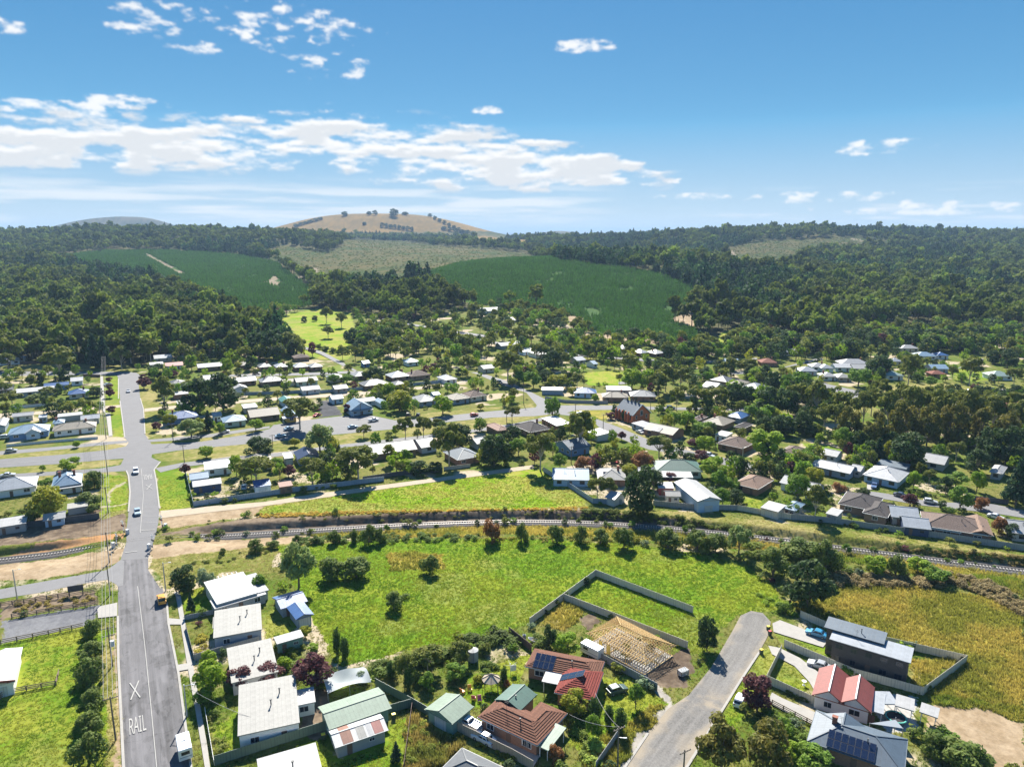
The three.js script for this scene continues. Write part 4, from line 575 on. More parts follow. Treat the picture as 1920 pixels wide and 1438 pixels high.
const TREES = [
["s",-93.51,143.15,4.74,4.28,"rightmost dark bushy shrub",0],
["s",-89.05,134.46,4.3,5.17,"third-from-left dark bushy shrub",0],
["s",-83.88,126.3,6.49,5.96,"sixth-from-left dark bushy shrub",0],
["s",-81.86,122.63,2.55,2.9,"fourth-from-left dark bushy shrub",0],
["s",-78.25,116.4,5.72,4.96,"fifth-from-left dark bushy shrub",0],
["s",-75.96,111.79,4.39,4.79,"second-from-left dark bushy shrub",0],
["s",-71.78,104.45,6.38,5.42,"leftmost dark bushy shrub",0],
["d",-82.31,163.88,6.98,6.7,"dark evergreen tree",1],
["b",-76.68,163.88,6.69,4.83,"grey-green rounded shrub",1],
["n",-76.16,153.62,5.25,2.28,"pointed conifer",1],
["r",-63.31,163.61,4.79,4.02,"round green tree",2],
["w",-54.1,165.53,11.12,8.93,"pale feathery tree",2],
["s",-46.99,170.65,6.26,6.95,"leftmost dark bushy shrub",2],
["s",-40.72,171.24,5.64,8.37,"rightmost dark bushy shrub",2],
["c",-37.3,136.2,7.04,1.93,"leftmost slim columnar cypress",3],
["c",-35.35,134.65,5.65,2.25,"rightmost slim columnar cypress",3],
["p",-53.97,125.45,4.24,5.5,"leftmost purple-leaved tree",4],
["p",-48.78,127.34,3.7,6.0,"middle purple-leaved tree",4],
["p",-39.66,124.61,7.05,7.57,"rightmost purple-leaved tree",4],
["l",-58.75,122.95,7.17,6.03,"rightmost bright lime-green tree",5],
["l",-62.69,131.64,3.84,3.53,"leftmost bright lime-green tree",5],
["r",-59.15,119.75,3.62,3.25,"round green tree",5],
["l",-46.78,130.54,3.34,3.07,"bright lime-green tree",4],
["y",-45.98,142.72,3.01,3.08,"yellow-green tree",6],
["l",-42.85,137.78,1.6,2.76,"bright lime-green tree",6],
["b",-29.88,126.65,2.86,2.77,"grey-green rounded shrub",3],
["g",-21.29,126.3,6.2,4.47,"leftmost olive gum tree",7],
["g",-17.33,130.72,5.36,6.14,"middle olive gum tree",7],
["g",-10.88,132.56,5.0,5.11,"rightmost olive gum tree",7],
["c",-24.45,128.04,4.18,2.05,"leftmost slim columnar cypress",7],
["c",-20.36,124.27,5.4,2.31,"middle slim columnar cypress",7],
["r",-16.83,124.61,3.76,2.95,"leftmost round green tree",7],
["r",-11.28,127.69,3.37,4.51,"rightmost round green tree",7],
["l",-9.01,136.59,2.43,2.51,"bright lime-green tree",7],
["c",-1.6,126.65,3.9,1.6,"rightmost slim columnar cypress",7],
["y",-6.94,126.65,1.69,2.13,"yellow-green tree",7],
["n",-19.7,104.95,4.03,2.18,"pointed conifer",8],
["d",8.07,138.38,5.9,3.46,"dark evergreen tree",9],
["l",11.61,136.39,4.73,6.15,"bright lime-green tree",9],
["y",11.53,116.69,5.02,5.37,"yellow-green tree",10],
["c",15.22,115.95,4.72,2.47,"leftmost slim columnar cypress",10],
["r",14.39,110.28,5.2,2.65,"round green tree",10],
["c",19.49,112.07,5.61,2.5,"rightmost slim columnar cypress",10],
["c",17.83,114.05,4.43,2.14,"middle slim columnar cypress",10],
["r",23.42,118.82,5.36,3.23,"round green tree",11],
["o",7.45,105.08,3.32,2.91,"rust-brown shrub",10],
["o",-1.05,124.94,2.06,1.48,"rust-brown shrub",7],
["d",42.04,138.18,8.75,4.84,"dark evergreen tree",12],
["p",46.23,118.21,7.13,6.83,"purple-leaved tree",13],
["m",35.08,103.23,10.35,8.23,"leftmost dense olive-brown tree",14],
["m",42.61,102.75,9.86,7.67,"rightmost dense olive-brown tree",14],
["r",47.67,110.15,4.53,3.97,"leftmost round green tree",15],
["r",50.56,102.99,4.29,5.9,"rightmost round green tree",15],
["s",75.6,102.75,6.1,8.2,"rightmost dark bushy shrub",16],
["s",72.77,106.47,5.01,4.23,"leftmost dark bushy shrub",16],
["r",68.36,129.1,2.08,2.39,"round green tree",13],
["l",47.49,105.7,3.03,3.65,"bright lime-green tree",15],
["d",70.83,156.07,13.3,11.55,"dark evergreen tree",17],
["s",68.54,171.83,8.17,7.55,"leftmost dark bushy shrub",17],
["s",79.49,181.8,6.21,10.3,"middle dark bushy shrub",17],
["s",83.15,174.23,9.52,7.37,"rightmost dark bushy shrub",17],
["l",95.87,173.32,5.12,6.49,"leftmost bright lime-green tree",18],
["s",100.72,171.83,6.92,5.04,"dark bushy shrub",18],
["l",107.6,173.62,4.22,5.93,"rightmost bright lime-green tree",18],
["r",109.37,168.91,4.34,6.89,"round green tree",18],
["r",95.32,187.77,3.12,2.73,"round green tree",17],
["w",63.4,184.46,9.01,6.86,"pale feathery tree",17],
["s",-41.65,192.15,6.13,4.95,"fourth-from-left dark bushy shrub",19],
["s",-38.39,192.15,5.45,3.1,"rightmost dark bushy shrub",19],
["r",-38.21,202.5,2.69,1.95,"round green tree",19],
["o",-5.75,192.88,7.85,5.59,"rust-brown shrub",20],
["s",2.8,192.88,6.83,3.73,"leftmost dark bushy shrub",20],
["s",12.87,192.52,6.14,4.96,"middle dark bushy shrub",20],
["s",20.2,192.88,5.81,4.04,"rightmost dark bushy shrub",20],
["s",25.65,191.79,4.76,5.25,"leftmost dark bushy shrub",21],
["s",32.01,188.94,7.06,6.4,"second-from-left dark bushy shrub",21],
["s",44.59,188.59,6.38,7.31,"third-from-left dark bushy shrub",21],
["r",52.57,201.32,3.03,1.94,"round green tree",21],
["s",52.61,187.19,6.68,7.26,"fourth-from-left dark bushy shrub",21],
["s",57.55,186.5,6.33,6.93,"rightmost dark bushy shrub",21],
["s",-21.78,173.93,5.39,4.81,"rightmost dark bushy shrub",23],
["s",-28.32,155.08,4.69,4.85,"leftmost dark bushy shrub",23],
["s",-72.62,186.51,4.33,4.52,"second-from-left dark bushy shrub",22],
["s",-81.13,184.8,2.15,1.79,"leftmost dark bushy shrub",22],
["s",-68.42,189.29,2.36,3.67,"third-from-left dark bushy shrub",22],
["s",-51.86,192.15,4.43,3.72,"second-from-left dark bushy shrub",19],
["s",-46.14,192.88,4.44,2.49,"third-from-left dark bushy shrub",19],
["s",-62.81,192.48,2.73,2.48,"rightmost dark bushy shrub",22],
["s",-57.3,192.21,2.38,3.1,"leftmost dark bushy shrub",19],
["y",-145.39,209.42,11.2,10.72,"yellow-green tree",24],
["l",-166.81,255.33,5.45,8.45,"rightmost bright lime-green tree",24],
["r",-165.18,238.11,3.7,4.9,"round green tree",24],
["s",-147.83,238.11,7.24,7.17,"rightmost dark bushy shrub",24],
["s",-139.39,220.09,5.29,7.36,"second-from-left dark bushy shrub",24],
["s",-148.54,206.08,4.67,4.62,"leftmost dark bushy shrub",24],
["s",-135.35,215.53,2.97,3.78,"third-from-left dark bushy shrub",24],
["g",-274.91,423.29,21.81,20.12,"olive gum tree",26],
["g",-328.03,453.99,12.38,10.41,"leftmost olive gum tree",83],
["d",-268.76,417.01,8.22,7.68,"dark evergreen tree",26],
["c",-253.63,388.11,6.74,4.18,"slim columnar cypress",26],
["d",-228.45,380.15,6.31,7.62,"dark evergreen tree",28],
["p",-242.72,418.52,3.46,4.17,"leftmost purple-leaved tree",28],
["p",-230.11,396.34,3.88,4.57,"second-from-left purple-leaved tree",28],
["p",-219.7,377.57,5.16,5.24,"third-from-left purple-leaved tree",28],
["p",-199.22,342.55,4.18,4.51,"rightmost purple-leaved tree",28],
["p",-225.69,424.8,4.12,5.54,"leftmost purple-leaved tree",29],
["p",-212.75,400.57,6.62,8.31,"rightmost purple-leaved tree",29],
["g",-174.75,346.85,17.2,11.81,"olive gum tree",33],
["g",-261.16,360.45,7.57,10.58,"leftmost olive gum tree",27],
["s",-250.39,364.0,5.78,11.8,"dark bushy shrub",27],
["g",-254.3,378.88,5.61,9.34,"rightmost olive gum tree",27],
["l",-182.79,285.99,3.1,3.36,"bright lime-green tree",25],
["l",-177.27,255.33,2.62,2.41,"leftmost bright lime-green tree",24],
["r",-307.75,431.44,4.23,4.3,"round green tree",27],
["d",-158.78,349.03,16.53,16.74,"leftmost dark evergreen tree",30],
["d",-145.48,346.83,19.71,17.72,"rightmost dark evergreen tree",30],
["l",-209.29,455.52,10.71,8.36,"bright lime-green tree",31],
["d",-219.41,431.28,9.02,11.9,"dark evergreen tree",31],
["p",-212.03,434.58,4.18,6.66,"purple-leaved tree",31],
["l",-183.45,448.25,10.2,8.23,"bright lime-green tree",32],
["y",-180.69,460.95,5.18,5.99,"yellow-green tree",32],
["d",-171.24,457.22,9.68,8.39,"dark evergreen tree",32],
["p",-179.38,434.5,4.27,3.99,"purple-leaved tree",32],
["y",-160.38,321.49,5.88,6.99,"yellow-green tree",33],
["p",-161.93,311.42,4.32,4.36,"purple-leaved tree",33],
["w",-141.36,301.08,7.74,11.27,"pale feathery tree",33],
["n",-137.93,311.41,10.08,5.33,"pointed conifer",33],
["l",-130.38,305.3,5.69,5.0,"rightmost bright lime-green tree",33],
["l",-116.59,311.41,5.66,7.76,"bright lime-green tree",34],
["g",-97.26,314.09,15.4,17.11,"olive gum tree",35],
["l",-122.41,272.24,5.03,6.41,"leftmost bright lime-green tree",33],
["d",-100.1,269.5,9.59,11.43,"dark evergreen tree",36],
["y",-91.73,287.49,3.98,4.72,"yellow-green tree",35],
["w",-78.02,276.44,12.95,12.57,"pale feathery tree",37],
["g",-91.66,241.37,10.15,12.99,"olive gum tree",36],
["l",-102.2,250.51,8.46,5.53,"bright lime-green tree",36],
["p",-82.48,248.75,4.66,5.5,"purple-leaved tree",37],
["g",-71.31,240.27,10.28,10.27,"olive gum tree",37],
["g",-55.71,244.72,13.44,15.09,"olive gum tree",39],
["c",-72.26,282.23,3.24,2.43,"slim columnar cypress",37],
["g",-65.28,301.06,5.52,6.81,"olive gum tree",38],
["r",-66.6,241.92,5.41,4.59,"round green tree",37],
["d",-71.04,264.18,4.96,4.99,"dark evergreen tree",37],
["p",-121.71,251.7,4.4,3.77,"purple-leaved tree",36],
["r",-89.33,256.56,5.24,5.26,"round green tree",36],
["d",-83.34,422.92,10.1,13.62,"dark evergreen tree",44],
["l",-67.63,379.99,8.06,8.78,"bright lime-green tree",41],
["r",-74.45,385.24,7.09,5.34,"round green tree",41],
["y",-56.97,348.97,10.54,13.5,"yellow-green tree",41],
["l",-34.48,342.47,9.36,11.14,"rightmost bright lime-green tree",42],
["y",-16.02,351.16,3.46,4.07,"yellow-green tree",50],
["g",-46.72,299.4,9.82,7.94,"leftmost olive gum tree",42],
["g",-38.77,299.4,9.82,7.94,"middle olive gum tree",42],
["l",-51.73,304.43,4.76,3.56,"leftmost bright lime-green tree",42],
["g",-33.75,309.62,6.13,7.71,"rightmost olive gum tree",42],
["g",-24.4,262.87,16.67,13.23,"olive gum tree",43],
["d",-21.87,285.21,10.61,11.16,"dark evergreen tree",43],
["r",-41.75,264.17,6.23,5.82,"round green tree",40],
["l",-39.84,255.32,5.19,5.63,"bright lime-green tree",40],
["g",-47.57,264.17,4.63,3.12,"olive gum tree",40],
["d",-34.9,252.89,5.0,7.98,"leftmost dark evergreen tree",40],
["d",-29.05,254.1,4.67,6.81,"rightmost dark evergreen tree",40],
["g",-27.91,439.16,12.61,12.1,"olive gum tree",45],
["d",-33.37,435.81,5.27,5.01,"dark evergreen tree",45],
["p",-51.13,454.98,5.04,8.0,"purple-leaved tree",45],
["y",-51.54,446.1,4.35,5.12,"yellow-green tree",45],
["p",-82.22,342.49,5.27,4.51,"purple-leaved tree",38],
["r",-106.79,416.72,5.6,7.67,"leftmost round green tree",44],
["r",-99.12,416.71,5.6,7.67,"rightmost round green tree",44],
["s",-155.69,548.23,4.64,5.41,"leftmost dark bushy shrub",46],
["s",-148.66,540.58,4.99,5.75,"second-from-left dark bushy shrub",46],
["s",-140.79,530.7,4.91,6.05,"third-from-left dark bushy shrub",46],
["s",-133.77,523.5,4.85,5.57,"fourth-from-left dark bushy shrub",46],
["s",-127.32,516.48,4.78,5.5,"fifth-from-left dark bushy shrub",46],
["s",-122.33,518.74,4.8,4.74,"rightmost dark bushy shrub",46],
["g",-2.59,422.77,19.16,19.45,"olive gum tree",47],
["r",6.66,413.49,8.71,10.16,"leftmost round green tree",47],
["r",12.39,403.14,9.79,9.29,"rightmost round green tree",47],
["y",26.24,401.69,8.98,12.97,"yellow-green tree",47],
["d",19.68,413.47,8.73,9.52,"dark evergreen tree",47],
["d",31.96,416.5,8.19,8.31,"rightmost dark evergreen tree",48],
["d",26.87,456.59,13.08,12.57,"leftmost dark evergreen tree",48],
["g",32.8,456.58,12.47,9.77,"leftmost olive gum tree",48],
["g",37.92,404.56,7.92,9.32,"rightmost olive gum tree",48],
["r",19.58,332.13,11.36,7.99,"round green tree",49],
["g",0.0,326.22,8.54,8.11,"olive gum tree",50],
["g",28.42,283.7,16.58,11.55,"rightmost olive gum tree",53],
["d",-6.82,262.87,13.61,13.23,"leftmost dark evergreen tree",52],
["g",10.71,256.55,15.46,12.94,"olive gum tree",51],
["d",0.46,297.75,6.88,7.44,"rightmost dark evergreen tree",52],
["r",2.59,275.01,7.34,6.47,"leftmost round green tree",51],
["r",18.35,259.04,6.11,5.91,"rightmost round green tree",51],
["g",17.94,294.52,6.46,5.06,"leftmost olive gum tree",53],
["g",-14.06,311.38,4.21,6.54,"olive gum tree",52],
["o",27.33,259.04,5.6,7.34,"rust-brown shrub",53],
["r",47.42,272.22,5.12,4.7,"round green tree",56],
["o",48.95,259.04,7.75,9.38,"rust-brown shrub",56],
["c",50.85,338.24,6.5,3.93,"leftmost slim columnar cypress",54],
["p",47.92,332.12,3.44,6.18,"purple-leaved tree",54],
["c",53.64,329.14,5.82,2.81,"rightmost slim columnar cypress",54],
["p",47.74,296.93,4.15,3.94,"purple-leaved tree",56],
["l",44.09,366.19,5.04,4.52,"bright lime-green tree",54],
["y",33.29,382.51,5.2,5.89,"yellow-green tree",49],
["l",0.0,362.63,4.98,4.76,"bright lime-green tree",50],
["l",69.45,401.66,12.12,13.58,"leftmost bright lime-green tree",55],
["l",78.18,398.81,12.04,13.49,"rightmost bright lime-green tree",55],
["g",72.73,435.65,14.53,12.68,"olive gum tree",55],
["g",80.72,382.5,12.8,12.37,"leftmost olive gum tree",66],
["g",58.68,270.85,10.08,11.48,"olive gum tree",57],
["l",79.68,313.15,8.66,9.26,"middle bright lime-green tree",58],
["l",72.73,320.49,5.42,5.48,"leftmost bright lime-green tree",58],
["r",85.12,307.85,6.41,11.51,"round green tree",58],
["l",79.38,280.74,6.92,8.36,"rightmost bright lime-green tree",58],
["p",75.8,286.71,3.49,4.93,"purple-leaved tree",58],
["p",74.42,266.8,4.93,6.29,"purple-leaved tree",59],
["d",69.6,266.8,4.08,5.87,"dark evergreen tree",57],
["l",73.71,247.58,8.08,10.17,"bright lime-green tree",59],
["r",72.25,234.91,7.96,5.96,"leftmost round green tree",60],
["c",84.4,250.5,8.38,4.55,"slim columnar cypress",59],
["r",76.59,233.86,5.6,5.19,"rightmost round green tree",60],
["r",69.94,222.43,5.73,5.31,"middle round green tree",60],
["d",74.22,221.96,5.31,5.65,"dark evergreen tree",60],
["y",42.91,248.16,5.38,7.05,"yellow-green tree",56],
["d",40.75,212.66,16.49,10.87,"leftmost dark evergreen tree",61],
["d",49.35,234.91,7.89,7.08,"rightmost dark evergreen tree",61],
["p",57.01,243.59,3.78,5.01,"purple-leaved tree",61],
["g",28.78,226.29,8.08,6.12,"leftmost olive gum tree",61],
["g",32.74,226.29,7.3,6.12,"rightmost olive gum tree",61],
["g",83.16,347.82,12.39,8.61,"leftmost olive gum tree",62],
["g",92.85,346.73,13.85,12.34,"middle olive gum tree",62],
["g",103.7,350.02,12.34,11.37,"rightmost olive gum tree",62],
["d",117.2,364.98,11.17,10.14,"leftmost dark evergreen tree",63],
["d",123.76,362.6,11.12,9.52,"second-from-left dark evergreen tree",63],
["d",127.29,342.43,13.69,12.2,"third-from-left dark evergreen tree",63],
["d",136.56,340.32,14.16,12.13,"rightmost dark evergreen tree",63],
["l",128.68,353.37,12.48,10.93,"bright lime-green tree",63],
["g",143.29,346.73,15.0,11.27,"olive gum tree",63],
["g",148.53,336.17,17.23,11.99,"olive gum tree",64],
["r",115.92,332.12,7.66,7.21,"leftmost round green tree",63],
["r",123.14,332.12,7.61,8.24,"rightmost round green tree",63],
["d",112.58,306.12,8.55,7.63,"leftmost dark evergreen tree",64],
["d",120.53,304.41,10.24,12.34,"second-from-left dark evergreen tree",64],
["d",129.75,306.12,10.98,8.59,"third-from-left dark evergreen tree",64],
["g",142.55,313.15,12.22,8.77,"leftmost olive gum tree",81],
["l",147.59,421.12,8.86,10.34,"bright lime-green tree",65],
["g",136.78,435.64,11.83,12.01,"leftmost olive gum tree",65],
["g",146.79,435.65,11.83,12.01,"rightmost olive gum tree",65],
["d",148.91,396.0,12.74,9.44,"dark evergreen tree",67],
["r",156.83,396.01,10.3,7.92,"leftmost round green tree",67],
["r",164.44,396.01,12.08,10.35,"rightmost round green tree",67],
["d",118.17,425.85,7.73,7.51,"dark evergreen tree",66],
["g",87.11,393.23,15.03,12.1,"middle olive gum tree",66],
["g",95.58,393.22,15.07,10.89,"rightmost olive gum tree",66],
["l",118.56,467.63,6.97,8.93,"bright lime-green tree",66],
["l",100.78,270.84,12.14,14.46,"bright lime-green tree",68],
["r",112.47,260.3,8.09,9.42,"rightmost round green tree",69],
["d",131.95,301.04,6.0,7.04,"rightmost dark evergreen tree",64],
["r",96.24,226.29,9.5,7.92,"middle round green tree",69],
["y",106.91,238.09,7.58,7.17,"yellow-green tree",69],
["g",95.14,209.42,10.7,7.7,"olive gum tree",69],
["r",89.26,213.3,4.08,4.77,"leftmost round green tree",69],
["s",100.26,251.69,4.63,7.54,"dark bushy shrub",69],
["p",103.66,260.3,4.06,4.51,"purple-leaved tree",68],
["d",93.1,250.5,5.18,4.35,"dark evergreen tree",68],
["r",139.71,286.71,8.95,8.07,"round green tree",70],
["n",148.33,283.7,7.9,6.66,"pointed conifer",70],
["l",132.03,292.92,4.57,3.89,"bright lime-green tree",70],
["o",113.86,233.86,3.57,5.19,"rust-brown shrub",71],
["y",133.75,265.48,3.57,6.68,"yellow-green tree",70],
["d",120.17,229.26,3.59,4.55,"dark evergreen tree",71],
["l",87.97,225.8,2.85,3.41,"bright lime-green tree",69],
["d",152.22,260.3,13.88,13.93,"rightmost dark evergreen tree",72],
["n",143.14,265.48,10.55,6.68,"pointed conifer",72],
["g",174.63,266.8,8.44,6.71,"rightmost olive gum tree",72],
["d",174.27,254.1,9.24,8.41,"rightmost dark evergreen tree",73],
["l",161.71,233.86,7.56,5.56,"bright lime-green tree",73],
["r",145.29,216.87,8.44,7.26,"rightmost round green tree",73],
["d",149.11,230.78,6.72,5.13,"middle dark evergreen tree",73],
["r",157.73,239.17,5.54,7.95,"leftmost round green tree",73],
["l",141.39,237.02,6.46,5.45,"bright lime-green tree",72],
["g",150.48,243.03,5.05,4.23,"leftmost olive gum tree",72],
["p",131.23,220.55,4.57,4.92,"purple-leaved tree",73],
["d",140.3,217.78,3.15,3.13,"leftmost dark evergreen tree",73],
["n",166.33,221.02,16.67,9.5,"pointed conifer",74],
["o",152.8,217.78,4.87,4.51,"rust-brown shrub",73],
["o",146.5,198.89,5.94,5.11,"rust-brown shrub",74],
["d",147.24,195.09,4.84,4.08,"dark evergreen tree",74],
["g",230.95,404.61,19.82,14.3,"olive gum tree",76],
["g",189.67,355.65,15.43,9.9,"sixth-from-left olive gum tree",81],
["d",230.26,435.76,15.1,16.02,"rightmost dark evergreen tree",75],
["c",220.07,415.01,11.07,6.05,"slim columnar cypress",75],
["r",203.43,407.5,12.31,13.15,"round green tree",75],
["g",270.45,410.56,17.56,13.24,"leftmost olive gum tree",77],
["r",246.02,407.55,6.13,7.2,"round green tree",76],
["g",296.96,410.6,10.63,8.83,"olive gum tree",79],
["r",240.54,369.88,6.66,9.13,"leftmost round green tree",77],
["r",255.19,374.86,6.25,6.94,"rightmost round green tree",77],
["l",277.49,377.42,6.31,6.4,"bright lime-green tree",77],
["c",346.94,537.85,14.08,5.72,"leftmost slim columnar cypress",78],
["c",355.18,537.94,14.91,6.54,"rightmost slim columnar cypress",78],
["d",238.44,495.94,14.86,15.87,"middle dark evergreen tree",75],
["d",231.64,508.87,11.47,10.85,"leftmost dark evergreen tree",75],
["d",330.28,479.96,9.4,8.79,"leftmost dark evergreen tree",79],
["d",329.93,464.42,12.6,12.06,"rightmost dark evergreen tree",79],
["g",145.31,307.85,13.99,9.59,"second-from-left olive gum tree",81],
["m",145.64,296.12,15.92,9.71,"leftmost dense olive-brown tree",70],
["g",162.99,318.62,15.9,11.39,"fourth-from-left olive gum tree",81],
["m",151.74,285.2,16.81,10.27,"rightmost dense olive-brown tree",70],
["g",168.81,307.85,18.35,11.99,"rightmost olive gum tree",81],
["m",167.04,292.92,19.11,11.9,"leftmost dense olive-brown tree",80],
["g",184.22,313.15,20.62,13.16,"second-from-left olive gum tree",80],
["m",175.35,288.24,18.85,10.82,"middle dense olive-brown tree",80],
["g",191.29,306.13,20.22,12.4,"fourth-from-left olive gum tree",80],
["m",187.11,289.79,19.89,11.33,"rightmost dense olive-brown tree",80],
["g",203.82,307.86,19.33,12.47,"rightmost olive gum tree",80],
["m",196.46,286.71,17.83,10.76,"leftmost dense olive-brown tree",82],
["g",212.42,302.72,17.56,12.27,"leftmost olive gum tree",82],
["m",203.17,280.75,18.43,10.99,"rightmost dense olive-brown tree",82],
["g",219.15,296.13,18.21,11.56,"rightmost olive gum tree",82],
["d",188.76,269.49,15.03,9.73,"leftmost dark evergreen tree",82],
["d",191.45,262.87,15.55,9.92,"middle dark evergreen tree",82],
["d",199.9,265.48,14.86,9.18,"rightmost dark evergreen tree",82],
["d",144.33,283.7,8.89,7.55,"dark evergreen tree",70],
["d",154.17,277.85,9.64,7.4,"leftmost dark evergreen tree",72],
["g",159.72,332.12,13.89,10.82,"third-from-left olive gum tree",81],
["g",176.66,338.24,14.67,11.01,"fifth-from-left olive gum tree",81],
["g",193.59,342.45,15.4,10.61,"leftmost olive gum tree",80],
["g",209.5,342.45,14.29,11.14,"third-from-left olive gum tree",80],
["g",218.9,336.19,14.05,10.95,"fifth-from-left olive gum tree",80],
["g",229.28,332.14,13.89,10.82,"middle olive gum tree",77],
["g",243.56,334.16,13.97,10.88,"rightmost olive gum tree",77],
["g",-334.02,465.18,21.23,14.21,"second-from-left olive gum tree",83],
["g",-344.21,502.1,21.2,17.59,"fourth-from-left olive gum tree",83],
["n",-294.87,465.09,21.69,14.21,"pointed conifer",26],
["n",-277.79,465.04,23.86,14.21,"leftmost pointed conifer",84],
["n",-271.38,465.02,22.41,12.79,"rightmost pointed conifer",84],
["g",-255.97,457.49,15.24,12.59,"third-from-left olive gum tree",84],
["g",-262.2,480.68,18.22,13.2,"rightmost olive gum tree",84],
["g",-311.14,510.92,23.14,17.89,"leftmost olive gum tree",84],
["g",-347.44,525.12,22.14,18.37,"sixth-from-left olive gum tree",83],
["g",-392.34,555.77,23.38,19.41,"third-from-left olive gum tree",83],
["g",-250.64,484.71,16.88,12.57,"olive gum tree",31],
["g",-265.66,529.44,18.35,14.49,"second-from-left olive gum tree",85],
["g",-262.86,549.5,22.35,16.69,"fourth-from-left olive gum tree",85],
["g",-240.61,529.24,18.32,15.29,"rightmost olive gum tree",85],
["n",-223.44,505.94,15.64,11.56,"pointed conifer",32],
["g",-221.29,524.29,18.96,15.15,"second-from-left olive gum tree",86],
["g",-201.98,510.27,17.71,13.98,"fourth-from-left olive gum tree",86],
["d",-181.36,501.26,21.12,19.09,"leftmost dark evergreen tree",87],
["d",-168.2,492.61,20.82,17.27,"rightmost dark evergreen tree",87],
["g",-165.87,519.12,15.6,14.22,"leftmost olive gum tree",87],
["g",-233.73,581.9,20.05,17.64,"third-from-left olive gum tree",86],
["g",-224.57,605.47,18.11,16.5,"rightmost olive gum tree",86],
["g",-313.99,555.23,23.36,19.39,"second-from-left olive gum tree",84],
["g",-307.07,582.99,21.88,17.67,"leftmost olive gum tree",85],
["g",-371.58,583.67,26.31,20.35,"rightmost olive gum tree",83],
["g",-418.82,614.98,25.79,21.41,"fifth-from-left olive gum tree",83],
["g",-298.05,646.72,22.22,19.55,"fifth-from-left olive gum tree",85],
["g",-284.27,660.53,21.68,19.95,"leftmost olive gum tree",86],
["g",-332.06,677.04,25.25,22.48,"third-from-left olive gum tree",85],
["r",-245.15,696.34,11.37,12.6,"round green tree",86],
["r",-235.71,719.48,11.78,10.84,"round green tree",88],
["d",-206.22,701.64,6.26,6.35,"leftmost dark evergreen tree",88],
["d",-197.57,708.76,6.32,6.41,"rightmost dark evergreen tree",88],
["g",-181.64,692.38,15.51,12.53,"leftmost olive gum tree",88],
["g",-159.96,662.26,13.85,12.0,"rightmost olive gum tree",88],
["g",-156.16,597.79,9.76,11.77,"olive gum tree",46],
["g",-165.56,528.55,14.34,11.25,"rightmost olive gum tree",87],
["d",-127.07,558.19,14.18,14.4,"leftmost dark evergreen tree",89],
["d",-111.28,542.62,14.61,14.84,"third-from-left dark evergreen tree",89],
["d",-99.53,527.88,12.67,12.04,"rightmost dark evergreen tree",89],
["d",-113.02,523.3,11.78,11.14,"second-from-left dark evergreen tree",89]];
